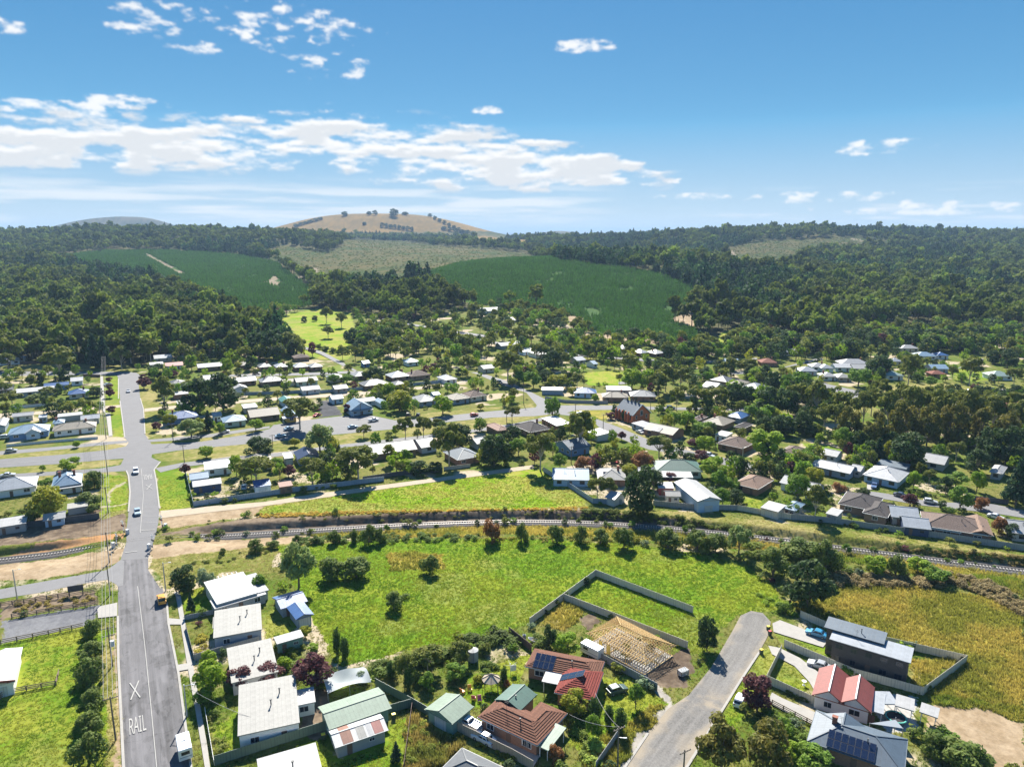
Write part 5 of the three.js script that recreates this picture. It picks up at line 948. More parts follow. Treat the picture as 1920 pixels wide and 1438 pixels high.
const SCRUB = [
[[83.67,171.24,96.32,174.23,111.23,168.34,108.91,164.43,91.7,164.98,82.76,166.09],110,[2.1,1.2,2.9],1.3],
[[113.83,175.01,123.46,166.09,125.25,158.09,120.06,150.76,117.55,161.2,110.88,170.07],120,[2.1,1.2,2.9],1.2],
[[-63.62,197.66,-35.39,200.19,-9.52,197.38,-9.35,193.61,-33.94,191.43,-61.5,190.71],110,[0.9,1,0.8],1.0],
[[-9.52,197.38,31.39,195.09,56.6,189.64,55.75,186.5,30.86,191.43,-9.35,193.61],60,[2.4,1.6,1.2],0.7],
[[22.48,216.86,48.87,210.92,78.62,199.91,93.72,194.14,94.06,194.58,78.63,199.63,47.81,205.91,21.91,210.91],150,[1.1,1,0.7],1.1],
[[93.72,194.14,141.52,182.0,138.79,178.3,94.06,194.58],120,[2.2,1.3,2.2],0.7],
[[-81.76,213.29,-54.94,215.18,-10.33,215.8,24.39,218.62,24.1,215.84,-10.31,215.25,-54.16,211.9,-80.46,209.66],420,[4.0,2.1,1.5],0.6],
[[-67.53,211.29,-10.31,215.25,25.77,215.37,25.39,211.88,-10.11,210.91,-66.49,207.75],70,[1.3,1.0,0.8],0.7],
[[67.1,193.63,78.25,190.05,92.69,184.71,84.59,173.32,75.08,177.94,65.09,182.79],60,[1.2,1.1,0.7],1.6],
[[-88.07,177.95,-80.55,184.46,-69.77,187.89,-68.62,184.46,-78.6,179.54],14,[1.2,1.1,0.7],0.7],
[[60.14,163.34,67.49,158.09,67.18,150.76,61.82,153.13],30,[1.6,1.7,0.8],0.7],
[[-30.07,167.49,-26.34,160.68,-24.48,156.82,-29.64,156.82],4,[1,1,1],1.2],
[[-6.12,132.94,-2.2,131.09,-1.58,124.94,-5.83,125.79],8,[0.9,1,0.7],1.3],
[[-41.24,131.09,-35.06,130.54,-35.33,124.94,-39.45,124.61],12,[0.7,0.8,0.6],1.5],
[[-51.49,130.54,-44.26,132.01,-42.43,125.79,-48.62,125.28],14,[0.8,0.8,0.7],1.5],
[[11.58,118.51,16.75,115.51,13.94,107.89,10.38,109.88],14,[1.2,1.2,0.8],1.1],
[[49.39,111.93,53.71,108.54,50.42,102.87,45.06,102.87],26,[1.0,1.1,0.7],1.6],
[[48.08,117.75,54.84,112.35,52.49,110.15,47.03,114.78],14,[0.9,1,0.7],1.2],
[[53.78,124.94,59.46,119.75,58.55,118.82,52.76,123.61],10,[1.1,1,0.6],0.9],
[[75.2,112.63,79.7,110.56,79.82,103.47,71.37,105.96],20,[0.8,1,0.6],1.6],
[[-52.61,138.78,-47.16,141.88,-43.67,135.81,-49.85,133.88],12,[1.2,1.1,0.6],1.3],
[[-57.92,118.51,-56.73,119.28,-49.97,108.54,-51.05,106.59],12,[1.6,1.3,1.4],0.7],
[[-71.08,144.01,-68.96,144.66,-64.84,136.79,-66.53,135.42],14,[2.6,1.7,0.9],0.8],
[[-122.01,158.09,-105.27,162.8,-101.5,158.09,-117.0,152.65],60,[2.2,1.3,1.6],0.6],
[[-29.69,131.09,-11.56,138.78,0.0,141.88,0.0,138.78,-11.2,133.88,-27.91,127.51],46,[0.9,0.95,0.8],1.6],
[[-10.54,140.83,-1.2,145.1,-0.59,142.94,-9.83,138.78],10,[0.7,0.7,0.7],1.8],
[[4.75,142.94,11.71,140.83,10.71,134.84,5.73,137.38],12,[1,1,0.8],1.2],
[[-19.7,115.51,-10.51,111.52,-9.34,108.54,-17.94,103.47],40,[1.6,1.4,0.8],0.8],
[[-2.3,106.59,3.59,103.47,-8.54,110.56],14,[1.7,1.2,0.6],0.7],
[[13.21,109.88,16.81,108.54,14.42,104.08,10.93,105.33],12,[2.2,2,1.8],1.0]];
const HILLT = [[-915.82,3990.4,26.25,40.83],[-785.34,4010.41,23.44,32.23],[-753.45,4012.27,26.39,32.25],[-645.1,3975.05,43.59,58.12],[-599.99,4085.2,20.9,41.79],[-663.12,3706.99,21.74,24.46],[-640.13,3699.13,21.7,24.41],[-617.31,3691.85,21.66,24.37],[-594.66,3685.06,21.62,24.33],[-572.14,3678.68,21.59,24.29],[-549.73,3672.61,21.56,24.25],[-527.42,3666.78,21.53,24.22],[-505.19,3661.09,21.5,24.18],[-759.29,3741.17,16.45,24.67],[-466.77,4145.55,21.22,27.28],[-430.95,4062.37,20.8,26.75],[-399.08,4008.25,20.54,26.41],[-368.68,3962.79,20.32,26.13],[-339.07,3919.88,20.11,25.86],[-309.89,3875.89,19.9,25.59],[-280.93,3827.35,19.66,25.28],[-251.95,3769.51,19.38,24.92],[-355.52,3785.11,22.22,33.33],[-324.51,3778.56,22.19,33.28],[-293.48,3770.71,22.15,33.22],[-262.4,3760.69,22.1,33.15],[-231.25,3747.17,22.02,33.04],[-200.01,3728.15,21.92,32.88],[-1034.93,3929.01,17.25,34.5],[-1053.72,3901.22,17.13,34.27],[-1072.86,3875.99,17.03,34.06],[-1092.1,3852.22,16.93,33.86],[-1111.22,3829.07,16.84,33.67],[-1130.0,3805.75,16.74,33.48]];
const HILLL = ["dark tree clump at the left of the brown hilltop","left one of two dark trees on the brown hilltop","right one of two dark trees on the brown hilltop","largest dark tree on the brown hilltop","low dark tree beside the largest hilltop tree","first tree from the left in the hillside windbreak row","second tree from the left in the hillside windbreak row","third tree from the left in the hillside windbreak row","fourth tree from the left in the hillside windbreak row","fifth tree from the left in the hillside windbreak row","sixth tree from the left in the hillside windbreak row","seventh tree from the left in the hillside windbreak row","eighth tree from the left in the hillside windbreak row","lone round tree on the brown hillside","first tree from the left along the right hill shoulder","second tree from the left along the right hill shoulder","third tree from the left along the right hill shoulder","fourth tree from the left along the right hill shoulder","fifth tree from the left along the right hill shoulder","sixth tree from the left along the right hill shoulder","seventh tree from the left along the right hill shoulder","eighth tree from the left along the right hill shoulder","first tree from the left in the lower right hill row","second tree from the left in the lower right hill row","third tree from the left in the lower right hill row","fourth tree from the left in the lower right hill row","fifth tree from the left in the lower right hill row","sixth tree from the left in the lower right hill row","first tree from the top along the left hill shoulder","second tree from the top along the left hill shoulder","third tree from the top along the left hill shoulder","fourth tree from the top along the left hill shoulder","fifth tree from the top along the left hill shoulder","sixth tree from the top along the left hill shoulder"];


// ------------------------------------------------------------------ helpers
const used = {};
function numbered(n) { const k = used[n] = (used[n] ?? -1) + 1; return k ? n + '_' + String(k).padStart(3, '0') : n; }
const shadow = o => { o.castShadow = o.receiveShadow = true; return o; };
function tag(o, label, category, group, kind) { o.userData.label = label; if (category) o.userData.category = category; if (group) o.userData.group = group; if (kind) o.userData.kind = kind; return o; }
function thing(name, label, category, x, y, d, turn = 0, group) { const o = new THREE.Group(); o.name = numbered(name); o.position.set(x, y, -d); o.rotation.y = turn; scene.add(o); return tag(o, label, category, group); }
function part(name, geo, mat, parent) { const m = shadow(new THREE.Mesh(geo, mat)); m.name = name; parent.add(m); return m; }
function top(name, geo, mat, label, category, group, kind) { const m = shadow(new THREE.Mesh(geo, mat)); m.name = numbered(name); scene.add(m); return tag(m, label, category, group, kind); }
const boxes = {};
function bx(w, h, d, x = 0, y = 0, z = 0) { const g = new THREE.BoxGeometry(w, h, d); g.translate(x, y, z); return g; }
function bar(a, b, w, hh) { const A = new THREE.Vector3(...a), B = new THREE.Vector3(...b), L = A.distanceTo(B), g = new THREE.BoxGeometry(w, hh ?? w, L); g.lookAt(B.clone().sub(A)); g.translate((A.x + B.x) / 2, (A.y + B.y) / 2, (A.z + B.z) / 2); return g; }
const merge = a => mergeGeometries(a.map(g => g.index ? g.toNonIndexed() : g));
function cyl(r1, r2, a, b, n = 8) { const A = new THREE.Vector3(...a), B = new THREE.Vector3(...b), L = A.distanceTo(B), g = new THREE.CylinderGeometry(r2, r1, L, n); g.translate(0, L / 2, 0); g.applyQuaternion(new THREE.Quaternion().setFromUnitVectors(new THREE.Vector3(0, 1, 0), B.clone().sub(A).normalize())); g.translate(...a); return g; }
const pairs = a => { const o = []; for (let i = 0; i < a.length; i += 2) o.push([a[i], a[i + 1]]); return o; };
// flat polygons with uv in metres lying in their own plane
class Faces {
  constructor() { this.p = []; this.n = []; this.u = []; }
  poly(...pts) {
    const v = pts.map(q => new THREE.Vector3(...q)), n = new THREE.Vector3();
    for (let i = 0; i < v.length; i++) { const a = v[i], b = v[(i + 1) % v.length]; n.x += (a.y - b.y) * (a.z + b.z); n.y += (a.z - b.z) * (a.x + b.x); n.z += (a.x - b.x) * (a.y + b.y); }
    n.normalize(); const u = Math.abs(n.y) > .999 ? new THREE.Vector3(1, 0, 0) : new THREE.Vector3(n.z, 0, -n.x).normalize(), w = n.clone().cross(u);
    for (let i = 1; i + 1 < v.length; i++) for (const q of [v[0], v[i], v[i + 1]]) { this.p.push(q.x, q.y, q.z); this.n.push(n.x, n.y, n.z); this.u.push(q.dot(u), q.dot(w)); }
    return this;
  }
  box(x0, x1, y0, y1, z0, z1) { return this.poly([x0, y0, z1], [x1, y0, z1], [x1, y1, z1], [x0, y1, z1]).poly([x1, y0, z0], [x0, y0, z0], [x0, y1, z0], [x1, y1, z0]).poly([x1, y0, z1], [x1, y0, z0], [x1, y1, z0], [x1, y1, z1]).poly([x0, y0, z0], [x0, y0, z1], [x0, y1, z1], [x0, y1, z0]).poly([x0, y1, z1], [x1, y1, z1], [x1, y1, z0], [x0, y1, z0]).poly([x0, y0, z0], [x1, y0, z0], [x1, y0, z1], [x0, y0, z1]); }
  geo() { const g = new THREE.BufferGeometry(); g.setAttribute('position', new THREE.Float32BufferAttribute(this.p, 3)); g.setAttribute('normal', new THREE.Float32BufferAttribute(this.n, 3)); g.setAttribute('uv', new THREE.Float32BufferAttribute(this.u, 2)); return g; }
}
const col = (r, g, b) => new THREE.Color().setRGB(r, g, b);
function tex(w, h, f, srgb = false, rep = 1) { const a = new Uint8Array(w * h * 4); for (let j = 0; j < h; j++) for (let i = 0; i < w; i++) { const v = f(i, j), o = (j * w + i) * 4; if (typeof v === 'number') a[o] = a[o + 1] = a[o + 2] = v * 255; else { a[o] = v[0] * 255; a[o + 1] = v[1] * 255; a[o + 2] = v[2] * 255; } a[o + 3] = 255; }
  const t = new THREE.DataTexture(a, w, h); t.wrapS = t.wrapT = THREE.RepeatWrapping; t.magFilter = THREE.LinearFilter; t.minFilter = THREE.LinearMipmapLinearFilter; t.generateMipmaps = true; if (srgb) t.colorSpace = THREE.SRGBColorSpace; t.repeat.set(rep, rep); t.needsUpdate = true; return t; }
const lin2s = v => v <= .0031308 ? 12.92 * v : 1.055 * Math.pow(v, 1 / 2.4) - .055;
const per = (x, y, s, p, o = 4) => { const u = x / p, v = y / p; return (fbm(x * s, y * s, o) * (1 - u) + fbm((x - p) * s, y * s, o) * u) * (1 - v) + (fbm(x * s, (y - p) * s, o) * (1 - u) + fbm((x - p) * s, (y - p) * s, o) * u) * v; };

// ------------------------------------------------------------------ terrain height
function hill(x, d) {
  let h = 62 * ss(700, 2600, d) - 25 * ss(3000, 4500, d);
  const g = (cx, cd, sx, sd, a) => a * Math.exp(-(((x - cx) / sx) ** 2) - ((d - cd) / sd) ** 2);
  if (d > 450) {
    h += g(110, 1180, 330, 330, 33) + g(-1250, 2450, 560, 420, 36) + g(-640, 2250, 200, 240, 16) - g(-330, 2500, 300, 500, 16) + g(1150, 2450, 800, 450, 30) + g(820, 2300, 300, 260, 10) - g(180, 2100, 260, 420, 22);
    const q = ((x + 790) / 600) ** 2 + ((d - 4300) / 650) ** 2; h += 152 * Math.exp(-(q ** 1.35)) + g(-250, 4200, 420, 500, 22) + g(-1250, 4200, 350, 500, 18);
    h += g(-3420, 6000, 480, 500, 158) + g(-2980, 6100, 330, 300, 95) + g(420, 6500, 300, 300, 70) + g(4300, 6800, 800, 500, 80);
  }
  return h;
}
function trackSide(x, d) { let b = 1e9, r = 0; for (let i = 0; i + 1 < TRACK.length; i++) { const [ax, ad] = TRACK[i], [bx_, bd] = TRACK[i + 1], ux = bx_ - ax, ud = bd - ad, t = Math.min(1, Math.max(0, ((x - ax) * ux + (d - ad) * ud) / (ux * ux + ud * ud))), q = Math.hypot(x - ax - t * ux, d - ad - t * ud); if (q < b) { b = q; r = Math.sign(ux * (d - ad) - ud * (x - ax)) * q; } } return r; }
const RA = 119.3 * Math.PI / 180;
function cutting(x, d) {
  if (d > 300 || d < 120) return 0;
  const s = trackSide(x, d); if (s > 14 || s < -16) return 0;
  const k = ss(8, 24, Math.abs((x - CROSS[0]) * Math.sin(RA) - (d - CROSS[1]) * Math.cos(RA)));
  return k * (-1.25 * ss(-12, -3.5, s) * (1 - ss(3.4, 5.6, s)) + .45 * ss(3.4, 5.6, s) * (1 - ss(6, 14, s)));
}
const hgt = (x, d) => hill(x, d) + cutting(x, d);

// ------------------------------------------------------------------ ground cover maps
const inside = (x, d, p) => { let r = false; for (let i = 0, j = p.length - 1; i < p.length; j = i++) if ((p[i][1] > d) !== (p[j][1] > d) && x < (p[j][0] - p[i][0]) * (d - p[i][1]) / (p[j][1] - p[i][1]) + p[i][0]) r = !r; return r; };
const TYPES = { // two tones each, linear
  town: [[0.082, 0.127, 0.015], [0.164, 0.156, 0.045]], forest: [[.045, .055, .02], [.11, .095, .045]], lawn: [[.11, .19, .012], [.22, .24, .03]], grass: [[.108, .195, .010], [.19, .228, .020]], paddock: [[.15, .25, .006], [.28, .27, .05]],
  verge: [[0.139, 0.156, 0.029], [0.271, 0.230, 0.090]], dry: [[.34, .275, .058], [.19, .19, .03]], drygreen: [[0.189, 0.180, 0.037], [0.082, 0.123, 0.015]], dirt: [[.36, .275, .18], [.26, .19, .115]], dirtdark: [[0.098, 0.072, 0.051], [0.205, 0.156, 0.107]], orange: [[0.377, 0.205, 0.090], [0.295, 0.180, 0.098]],
  gravel: [[0.344, 0.316, 0.271], [0.246, 0.226, 0.197]], lanepaint: [[0.139, 0.139, 0.148], [0.180, 0.180, 0.184]], parking: [[0.070, 0.070, 0.074], [0.098, 0.098, 0.102]], weeds: [[.12, .13, .025], [.26, .22, .06]], concrete: [[0.344, 0.328, 0.307], [0.410, 0.394, 0.369]], track: [[0.369, 0.312, 0.221], [0.295, 0.271, 0.164]], plantation: [[.03, .075, .016], [.05, .10, .02]], cleared: [[0.107, 0.135, 0.041], [0.246, 0.209, 0.115]], trackdirt: [[0.410, 0.344, 0.246], [0.410, 0.344, 0.246]], paddockfar: [[0.328, 0.295, 0.131], [0.287, 0.279, 0.107]], brown: [[0.303, 0.209, 0.102], [0.221, 0.164, 0.078]], road: [[.2, .2, .2], [.2, .2, .2]], house: [[.2, .17, .13], [.12, .13, .06]] };
const TN = Object.keys(TYPES), TI = Object.fromEntries(TN.map((k, i) => [k, i]));
class Cover {
  constructor(x0, x1, d0, d1, W, H) { Object.assign(this, { x0, x1, d0, d1, W, H }); this.id = new Uint8Array(W * H); }
  fill(p, v) { // scanline
    const { x0, x1, d0, d1, W, H, id } = this, sx = W / (x1 - x0), sd = H / (d1 - d0);
    let lo = 1e9, hi = -1e9; for (const q of p) { lo = Math.min(lo, q[1]); hi = Math.max(hi, q[1]); }
    for (let j = Math.max(0, Math.floor((lo - d0) * sd)); j <= Math.min(H - 1, (hi - d0) * sd); j++) {
      const d = d0 + (j + .5) / sd, xs = [];
      for (let i = 0, k = p.length - 1; i < p.length; k = i++) if ((p[i][1] > d) !== (p[k][1] > d)) xs.push((p[k][0] - p[i][0]) * (d - p[i][1]) / (p[k][1] - p[i][1]) + p[i][0]);
      xs.sort((a, b) => a - b);
      for (let q = 0; q + 1 < xs.length; q += 2) for (let i = Math.max(0, Math.round((xs[q] - x0) * sx)); i < Math.min(W, Math.round((xs[q + 1] - x0) * sx)); i++) id[j * W + i] = v;
    }
  }
  at(x, d) { const i = Math.floor((x - this.x0) / (this.x1 - this.x0) * this.W), j = Math.floor((d - this.d0) / (this.d1 - this.d0) * this.H); return i < 0 || j < 0 || i >= this.W || j >= this.H ? 1 : this.id[j * this.W + i]; }
}
const near = new Cover(-210, 210, 70, 250, 2048, 1024), mid = new Cover(-640, 640, 250, 820, 2048, 1024);
const coverAt = (x, d) => d < 250 ? near.at(x, d) : mid.at(x, d);
near.id.fill(TI.town); mid.id.fill(TI.forest); mid.fill(pairs(TOWN), TI.town);
for (const [k, p] of FAR) mid.fill(pairs(p), TI[k]);
for (const [k, p] of PAINT) { const q = pairs(p); near.fill(q, TI[k]); mid.fill(q, TI[k]); }
const nearPaint = near.id.slice(), midPaint = mid.id.slice();
for (const [, , p] of ROADS) { near.fill(pairs(p), TI.road); mid.fill(pairs(p), TI.road); }
for (const [, p] of PATHS) { near.fill(pairs(p), TI.road); mid.fill(pairs(p), TI.road); }
for (const b of BLD) for (const w of b.w) { const c = Math.cos(b.r), s = Math.sin(b.r), q = [[-1, -1], [1, -1], [1, 1], [-1, 1]].map(([a, e]) => { const lx = w[0] + a * (w[2] / 2 + .8), lz = w[1] + e * (w[3] / 2 + .8); return [b.x + lx * c + lz * s, b.d + lx * s - lz * c]; }); near.fill(q, TI.house); mid.fill(q, TI.house); }
function coverTexture(c, paint, warp) {
  const { W, H } = c, a = new Uint8Array(W * H * 4), mx = (c.x1 - c.x0) / W, md = (c.d1 - c.d0) / H, r = rng(9);
  for (let j = 0; j < H; j++) for (let i = 0; i < W; i++) {
    const x = c.x0 + (i + .5) * mx, d = c.d0 + (j + .5) * md;
    const wi = Math.round(i + (fbm(x * .35, d * .35, 3) - .5) * warp / mx + (r() - .5) * .5 / mx), wj = Math.round(j + (fbm(x * .35 + 50, d * .35, 3) - .5) * warp / md + (r() - .5) * .5 / md);
    let t = paint[Math.min(H - 1, Math.max(0, wj)) * W + Math.min(W - 1, Math.max(0, wi))];
    const T = TYPES[TN[t]];
    let m = ss(.33, .67, fbm(x * .09 + t * 7, d * .09, 4) * .55 + fbm(x * .7, d * .7 + t, 3) * .45), k = .78 + .44 * vn(x * 2.1 + 5, d * 2.1) * .5 + .44 * r() * .5;
    if (t === TI.grass && x > -22) { const l = (x * Math.sin(.62) - d * Math.cos(.62)) * .62 + fbm(x * .2, d * .2, 2) * 1.2; m = Math.min(1, m + .8 * ss(.80, .95, Math.sin(l * 2.6)) * ss(.42, .6, fbm(x * .1 + 31, d * .1, 3))); }
    const dirtPatch = t === TI.town ? ss(.60, .68, fbm(x * .06 + 90, d * .06, 4)) : 0;
    const dead = t === TI.grass || t === TI.paddock || t === TI.lawn ? ss(.56, .70, fbm(x * .05 + 12, d * .06 + 4, 4)) * .32 : t === TI.dry || t === TI.drygreen ? ss(.58, .68, fbm(x * .07 + 5, d * .07, 4)) * .7 : 0;
    const o = (j * W + i) * 4;
    for (let q = 0; q < 3; q++) { let v = mix(T[0][q], T[1][q], m); if (dead) v = mix(v, [.25, .21, .085][q], dead); if (dirtPatch) v = mix(v, [.40, .33, .23][q], dirtPatch); a[o + q] = Math.min(255, 255 * lin2s(v * k)); }
    a[o + 3] = 255;
  }
  const t = new THREE.DataTexture(a, W, H); t.colorSpace = THREE.SRGBColorSpace; t.magFilter = THREE.LinearFilter; t.wrapS = t.wrapT = THREE.ClampToEdgeWrapping; t.needsUpdate = true; return t;
}
function sheet(c, nx, nd, yo = 0) {
  const p = [], u = [], ix = [];
  for (let j = 0; j <= nd; j++) for (let i = 0; i <= nx; i++) { const x = mix(c.x0, c.x1, i / nx), d = mix(c.d0, c.d1, j / nd); p.push(x, hgt(x, d) + yo, -d); u.push(i / nx, j / nd); }
  for (let j = 0; j < nd; j++) for (let i = 0; i < nx; i++) { const a = j * (nx + 1) + i, b = a + nx + 1; ix.push(a, a + 1, b + 1, a, b + 1, b); }
  const g = new THREE.BufferGeometry(); g.setAttribute('position', new THREE.Float32BufferAttribute(p, 3)); g.setAttribute('uv', new THREE.Float32BufferAttribute(u, 2)); g.setIndex(ix); g.computeVertexNormals(); return g;
}
const groundMat = (map) => new THREE.MeshPhysicalMaterial({ map, roughness: 1, specularIntensity: .12 });
top('ground', sheet(near, 420, 180), groundMat(coverTexture(near, nearPaint, 2.6)), 'grass and bare earth of the near blocks and railway land', 'ground', null, 'structure');
top('ground', sheet(mid, 256, 114), groundMat(coverTexture(mid, midPaint, 4)), 'lawns, verges and earth of the town', 'ground', null, 'structure');
{ // apron beyond the mapped ground
  const f = new Faces(); f.poly([-640, -.03, 120], [640, -.03, 120], [640, -.03, -70], [-640, -.03, -70]).poly([-640, -.03, -70], [-210, -.03, -70], [-210, -.03, -250], [-640, -.03, -250]).poly([210, -.03, -70], [640, -.03, -70], [640, -.03, -250], [210, -.03, -250]);
  top('ground', f.geo(), new THREE.MeshStandardMaterial({ color: col(.12, .15, .03), roughness: 1 }), 'grassland around the near blocks', 'ground', null, 'structure');
}
const FARP = FAR.map(([k, p]) => [k, pairs(p)]);
const isHill = (x, d) => d > 3300 && ((x + 790) / 600) ** 2 + ((d - 4300) / 650) ** 2 < 1.3;
function farType(x, d) { for (let i = FARP.length - 1; i >= 0; i--) if (inside(x, d, FARP[i][1])) return FARP[i][0]; return isHill(x, d) ? 'brown' : d > 4700 ? 'plain' : 'forest'; }
const FC = { forest: [[.045, .062, .02], [.11, .10, .045]], plantation: [[.03, .075, .016], [.05, .10, .02]], cleared: [[0.043, 0.067, 0.016], [0.107, 0.092, 0.038]], trackdirt: [[0.246, 0.201, 0.143], [0.213, 0.176, 0.123]], paddockfar: [[0.180, 0.156, 0.066], [0.164, 0.148, 0.057]], brown: [[.235, .148, .044], [.165, .112, .038]], plain: [[0.057, 0.066, 0.037], [0.131, 0.111, 0.066]] };
{
  const NA = 760, ND = 300, p = [], c = [], ix = [];
  for (let j = 0; j <= ND; j++) for (let i = 0; i <= NA; i++) {
    const az = mix(-50, 50, i / NA) * Math.PI / 180, R = 795 * Math.pow(22000 / 795, j / ND), x = R * Math.tan(az), d = R;
    p.push(x, hgt(x, d) - (R > 7600 ? (R - 7600) * .004 : 0) - (j ? 0 : .3), -d);
    const wx = x + (fbm(x * .02, d * .02, 3) - .5) * 24, wd = d + (fbm(x * .02 + 40, d * .02, 3) - .5) * 40, T = FC[farType(wx, wd)], m = ss(.35, .65, fbm(x * .012, d * .012, 4) * .5 + fbm(x * .09, d * .05, 3) * .5);
    for (let q = 0; q < 3; q++) c.push(mix(T[0][q], T[1][q], m));
  }
  for (let j = 0; j < ND; j++) for (let i = 0; i < NA; i++) { const a = j * (NA + 1) + i, b = a + NA + 1; ix.push(a, a + 1, b + 1, a, b + 1, b); }
  const g = new THREE.BufferGeometry(); g.setAttribute('position', new THREE.Float32BufferAttribute(p, 3)); g.setAttribute('color', new THREE.Float32BufferAttribute(c, 3)); g.setIndex(ix); g.computeVertexNormals();
  top('hills', g, new THREE.MeshPhysicalMaterial({ vertexColors: true, roughness: 1, specularIntensity: .05 }), 'rolling hills and far plain behind the town', 'hills', null, 'structure');
}
console.log('terrain');

// ------------------------------------------------------------------ roads
const speck = tex(512, 512, (i, j) => { const n = per(i, j, .02, 512, 5), f = HT[(i * 131 + j * 517) & 65535], s = per(i, j, .11, 512, 3); return Math.min(1, .62 + .3 * n + .2 * (f - .5) + .16 * s); });
function surf(r, g, b, rough = .95, scale = .06) { const map = speck.clone(); map.repeat.set(scale, scale); map.needsUpdate = true; return new THREE.MeshStandardMaterial({ color: col(r, g, b), map, roughness: rough }); }
// wheel-worn asphalt of the straight road, and the gravel street with sand swept to its edges
const AX = P0 => [(P0[0] - ROADC[0]) * Math.sin(RA) - (P0[1] - ROADC[1]) * Math.cos(RA), (P0[0] - ROADC[0]) * Math.cos(RA) + (P0[1] - ROADC[1]) * Math.sin(RA)];
const wornMap = tex(256, 1024, (i, j) => { const s = (i / 256 - .5) * 12.8, l = j / 1024 * 90, st = fbm(s * 2.2 + 9, l * .05, 4), n = fbm(s * .5 + 4, l * .16, 4), f = HT[(i * 131 + j * 517) & 65535], tr = [-3.9, -2.2, 1.6, 3.3].reduce((a, c) => a + Math.exp(-(((s - c) / .45) ** 2)), 0), edge = ss(4.6, 5.9, Math.abs(s) + (fbm(l * .35, s * .3, 3) - .5) * 2.2), patch = ss(.60, .64, fbm(s * .35 + 30, l * .09 + 3, 3)); const tar = [-4.4, -.2, .9, 4.2].some((c, q) => Math.abs(s - c - 1.1 * (fbm(l * .22 + q * 9, q, 3) - .5)) < .055 && fbm(l * .07 + q * 5, 3, 2) > .5) || (Math.abs(l % 23 - 9 - 2 * (fbm(s * .5 + Math.floor(l / 23) * 7, 1, 3) - .5)) < .05), oil = ss(.63, .72, fbm(s * .9 + 60, l * .5, 3)), repair = (l > 31 && l < 35.5 && s > 1.2 && s < 4.4) || (l > 58 && l < 61 && s < -1.4 && s > -4.6) ? 1 : 0; let v = (tar ? -.16 : 0) - .12 * oil - .13 * repair + .16 + .42 * st + .36 * n + .09 * tr + .16 * (f - .5) - .14 * patch; v = Math.max(.08, v); return [Math.min(1, mix(v, .92, edge * .75)), Math.min(1, mix(v * .985, .84, edge * .75)), Math.min(1, mix(v, .70, edge * .75))]; });
const gravelMap = tex(512, 512, (i, j) => { const x = GBOX[0] + i / 512 * (GBOX[2] - GBOX[0]), d = GBOX[1] + j / 512 * (GBOX[3] - GBOX[1]); let best = 1e9, al = 0, acc = 0; for (let k = 0; k + 1 < GAXIS.length; k++) { const [a, b] = GAXIS[k], [c, e] = GAXIS[k + 1], L = Math.hypot(c - a, e - b), t = Math.min(1, Math.max(0, ((x - a) * (c - a) + (d - b) * (e - b)) / L / L)), px = a + t * (c - a), pd = b + t * (e - b), q = Math.hypot(x - px, d - pd); if (q < best) { best = q; al = acc + t * L; } acc += L; }
  const f = HT[(i * 131 + j * 517) & 65535], n = fbm(x * .35, d * .35, 4), st = fbm(best * 2.4, al * .12, 4), cross = Math.exp(-(((al - GSAND) / 3.2) ** 2)), sand = Math.min(1, ss(1.9, 4.1, best + (n - .5) * 3.2) * .85 + cross * ss(.35, .6, n) * .9 + ss(.62, .72, fbm(x * .12 + 8, d * .12, 3)) * .35), g = .36 + .28 * st + .24 * (f - .5) + .14 * n; return [mix(g, .95 + .1 * (f - .5), sand), mix(g * .985, .83 + .1 * (f - .5), sand), mix(g * .95, .64 + .1 * (f - .5), sand)].map(v => Math.min(1, v)); });
const RM = { worn: new THREE.MeshStandardMaterial({ color: col(.205, .20, .205), map: wornMap, roughness: .85 }), asphalt: surf(.16, .157, .16, .85, .05), lane: surf(.20, .196, .196, .9, .07), dirt: surf(.46, .375, .27, 1, .09), gravel: new THREE.MeshStandardMaterial({ color: col(.30, .288, .275), map: gravelMap, roughness: 1 }), concrete: surf(.38, .36, .325, .9, .12), ballast: surf(.125, .115, .108, 1, .9) };
function flat(pts, y, mat, name, label, cat) {
  const sh = new THREE.Shape(pts.map(q => new THREE.Vector2(q[0], q[1]))), g = new THREE.ShapeGeometry(sh), P = g.attributes.position, U = g.attributes.uv;
  for (let i = 0; i < P.count; i++) { const x = P.getX(i), d = P.getY(i); P.setXYZ(i, x, y + (d > 480 ? hill(x, d) + .35 : 0), -d); const q = mat === RM.worn ? (([a, b]) => [a / 12.8 + .5, b / 90])(AX([x, d])) : mat === RM.gravel ? [(x - GBOX[0]) / (GBOX[2] - GBOX[0]), (d - GBOX[1]) / (GBOX[3] - GBOX[1])] : [x, d]; U.setXY(i, q[0], q[1]); }
  g.computeVertexNormals(); return top(name, g, mat, label, cat, null, 'structure');
}
const roadNames = { highway: 'grey sealed highway with the crossroads and the road over the railway', main_road: 'worn grey main road running straight up from the bottom edge', side_road: 'sealed side road leaving the main road to the left', service_lane: 'narrow sealed service lane beside the highway', back_lane: 'pale dirt back lane behind the houses', side_lane: 'pale lane along the front gardens below the highway', farm_track: 'pale dirt track along the fences above the paddock', dirt_yard: 'pale dirt yard beside the workshop', gravel_street: 'grey gravel dead-end street with a sandy edge', side_street: 'sealed side street among the right-hand houses', far_street: 'sealed street among the far houses' };
ROADS.forEach(([n, m, p], i) => flat(pairs(p), .03 + i * .006, RM[m], n, roadNames[n], 'road'));
PATHS.forEach(([n, p], i) => flat(pairs(p), .16 + i * .006, RM.concrete, n, n === 'footpath' ? 'pale concrete footpath' : 'pale concrete driveway', n));
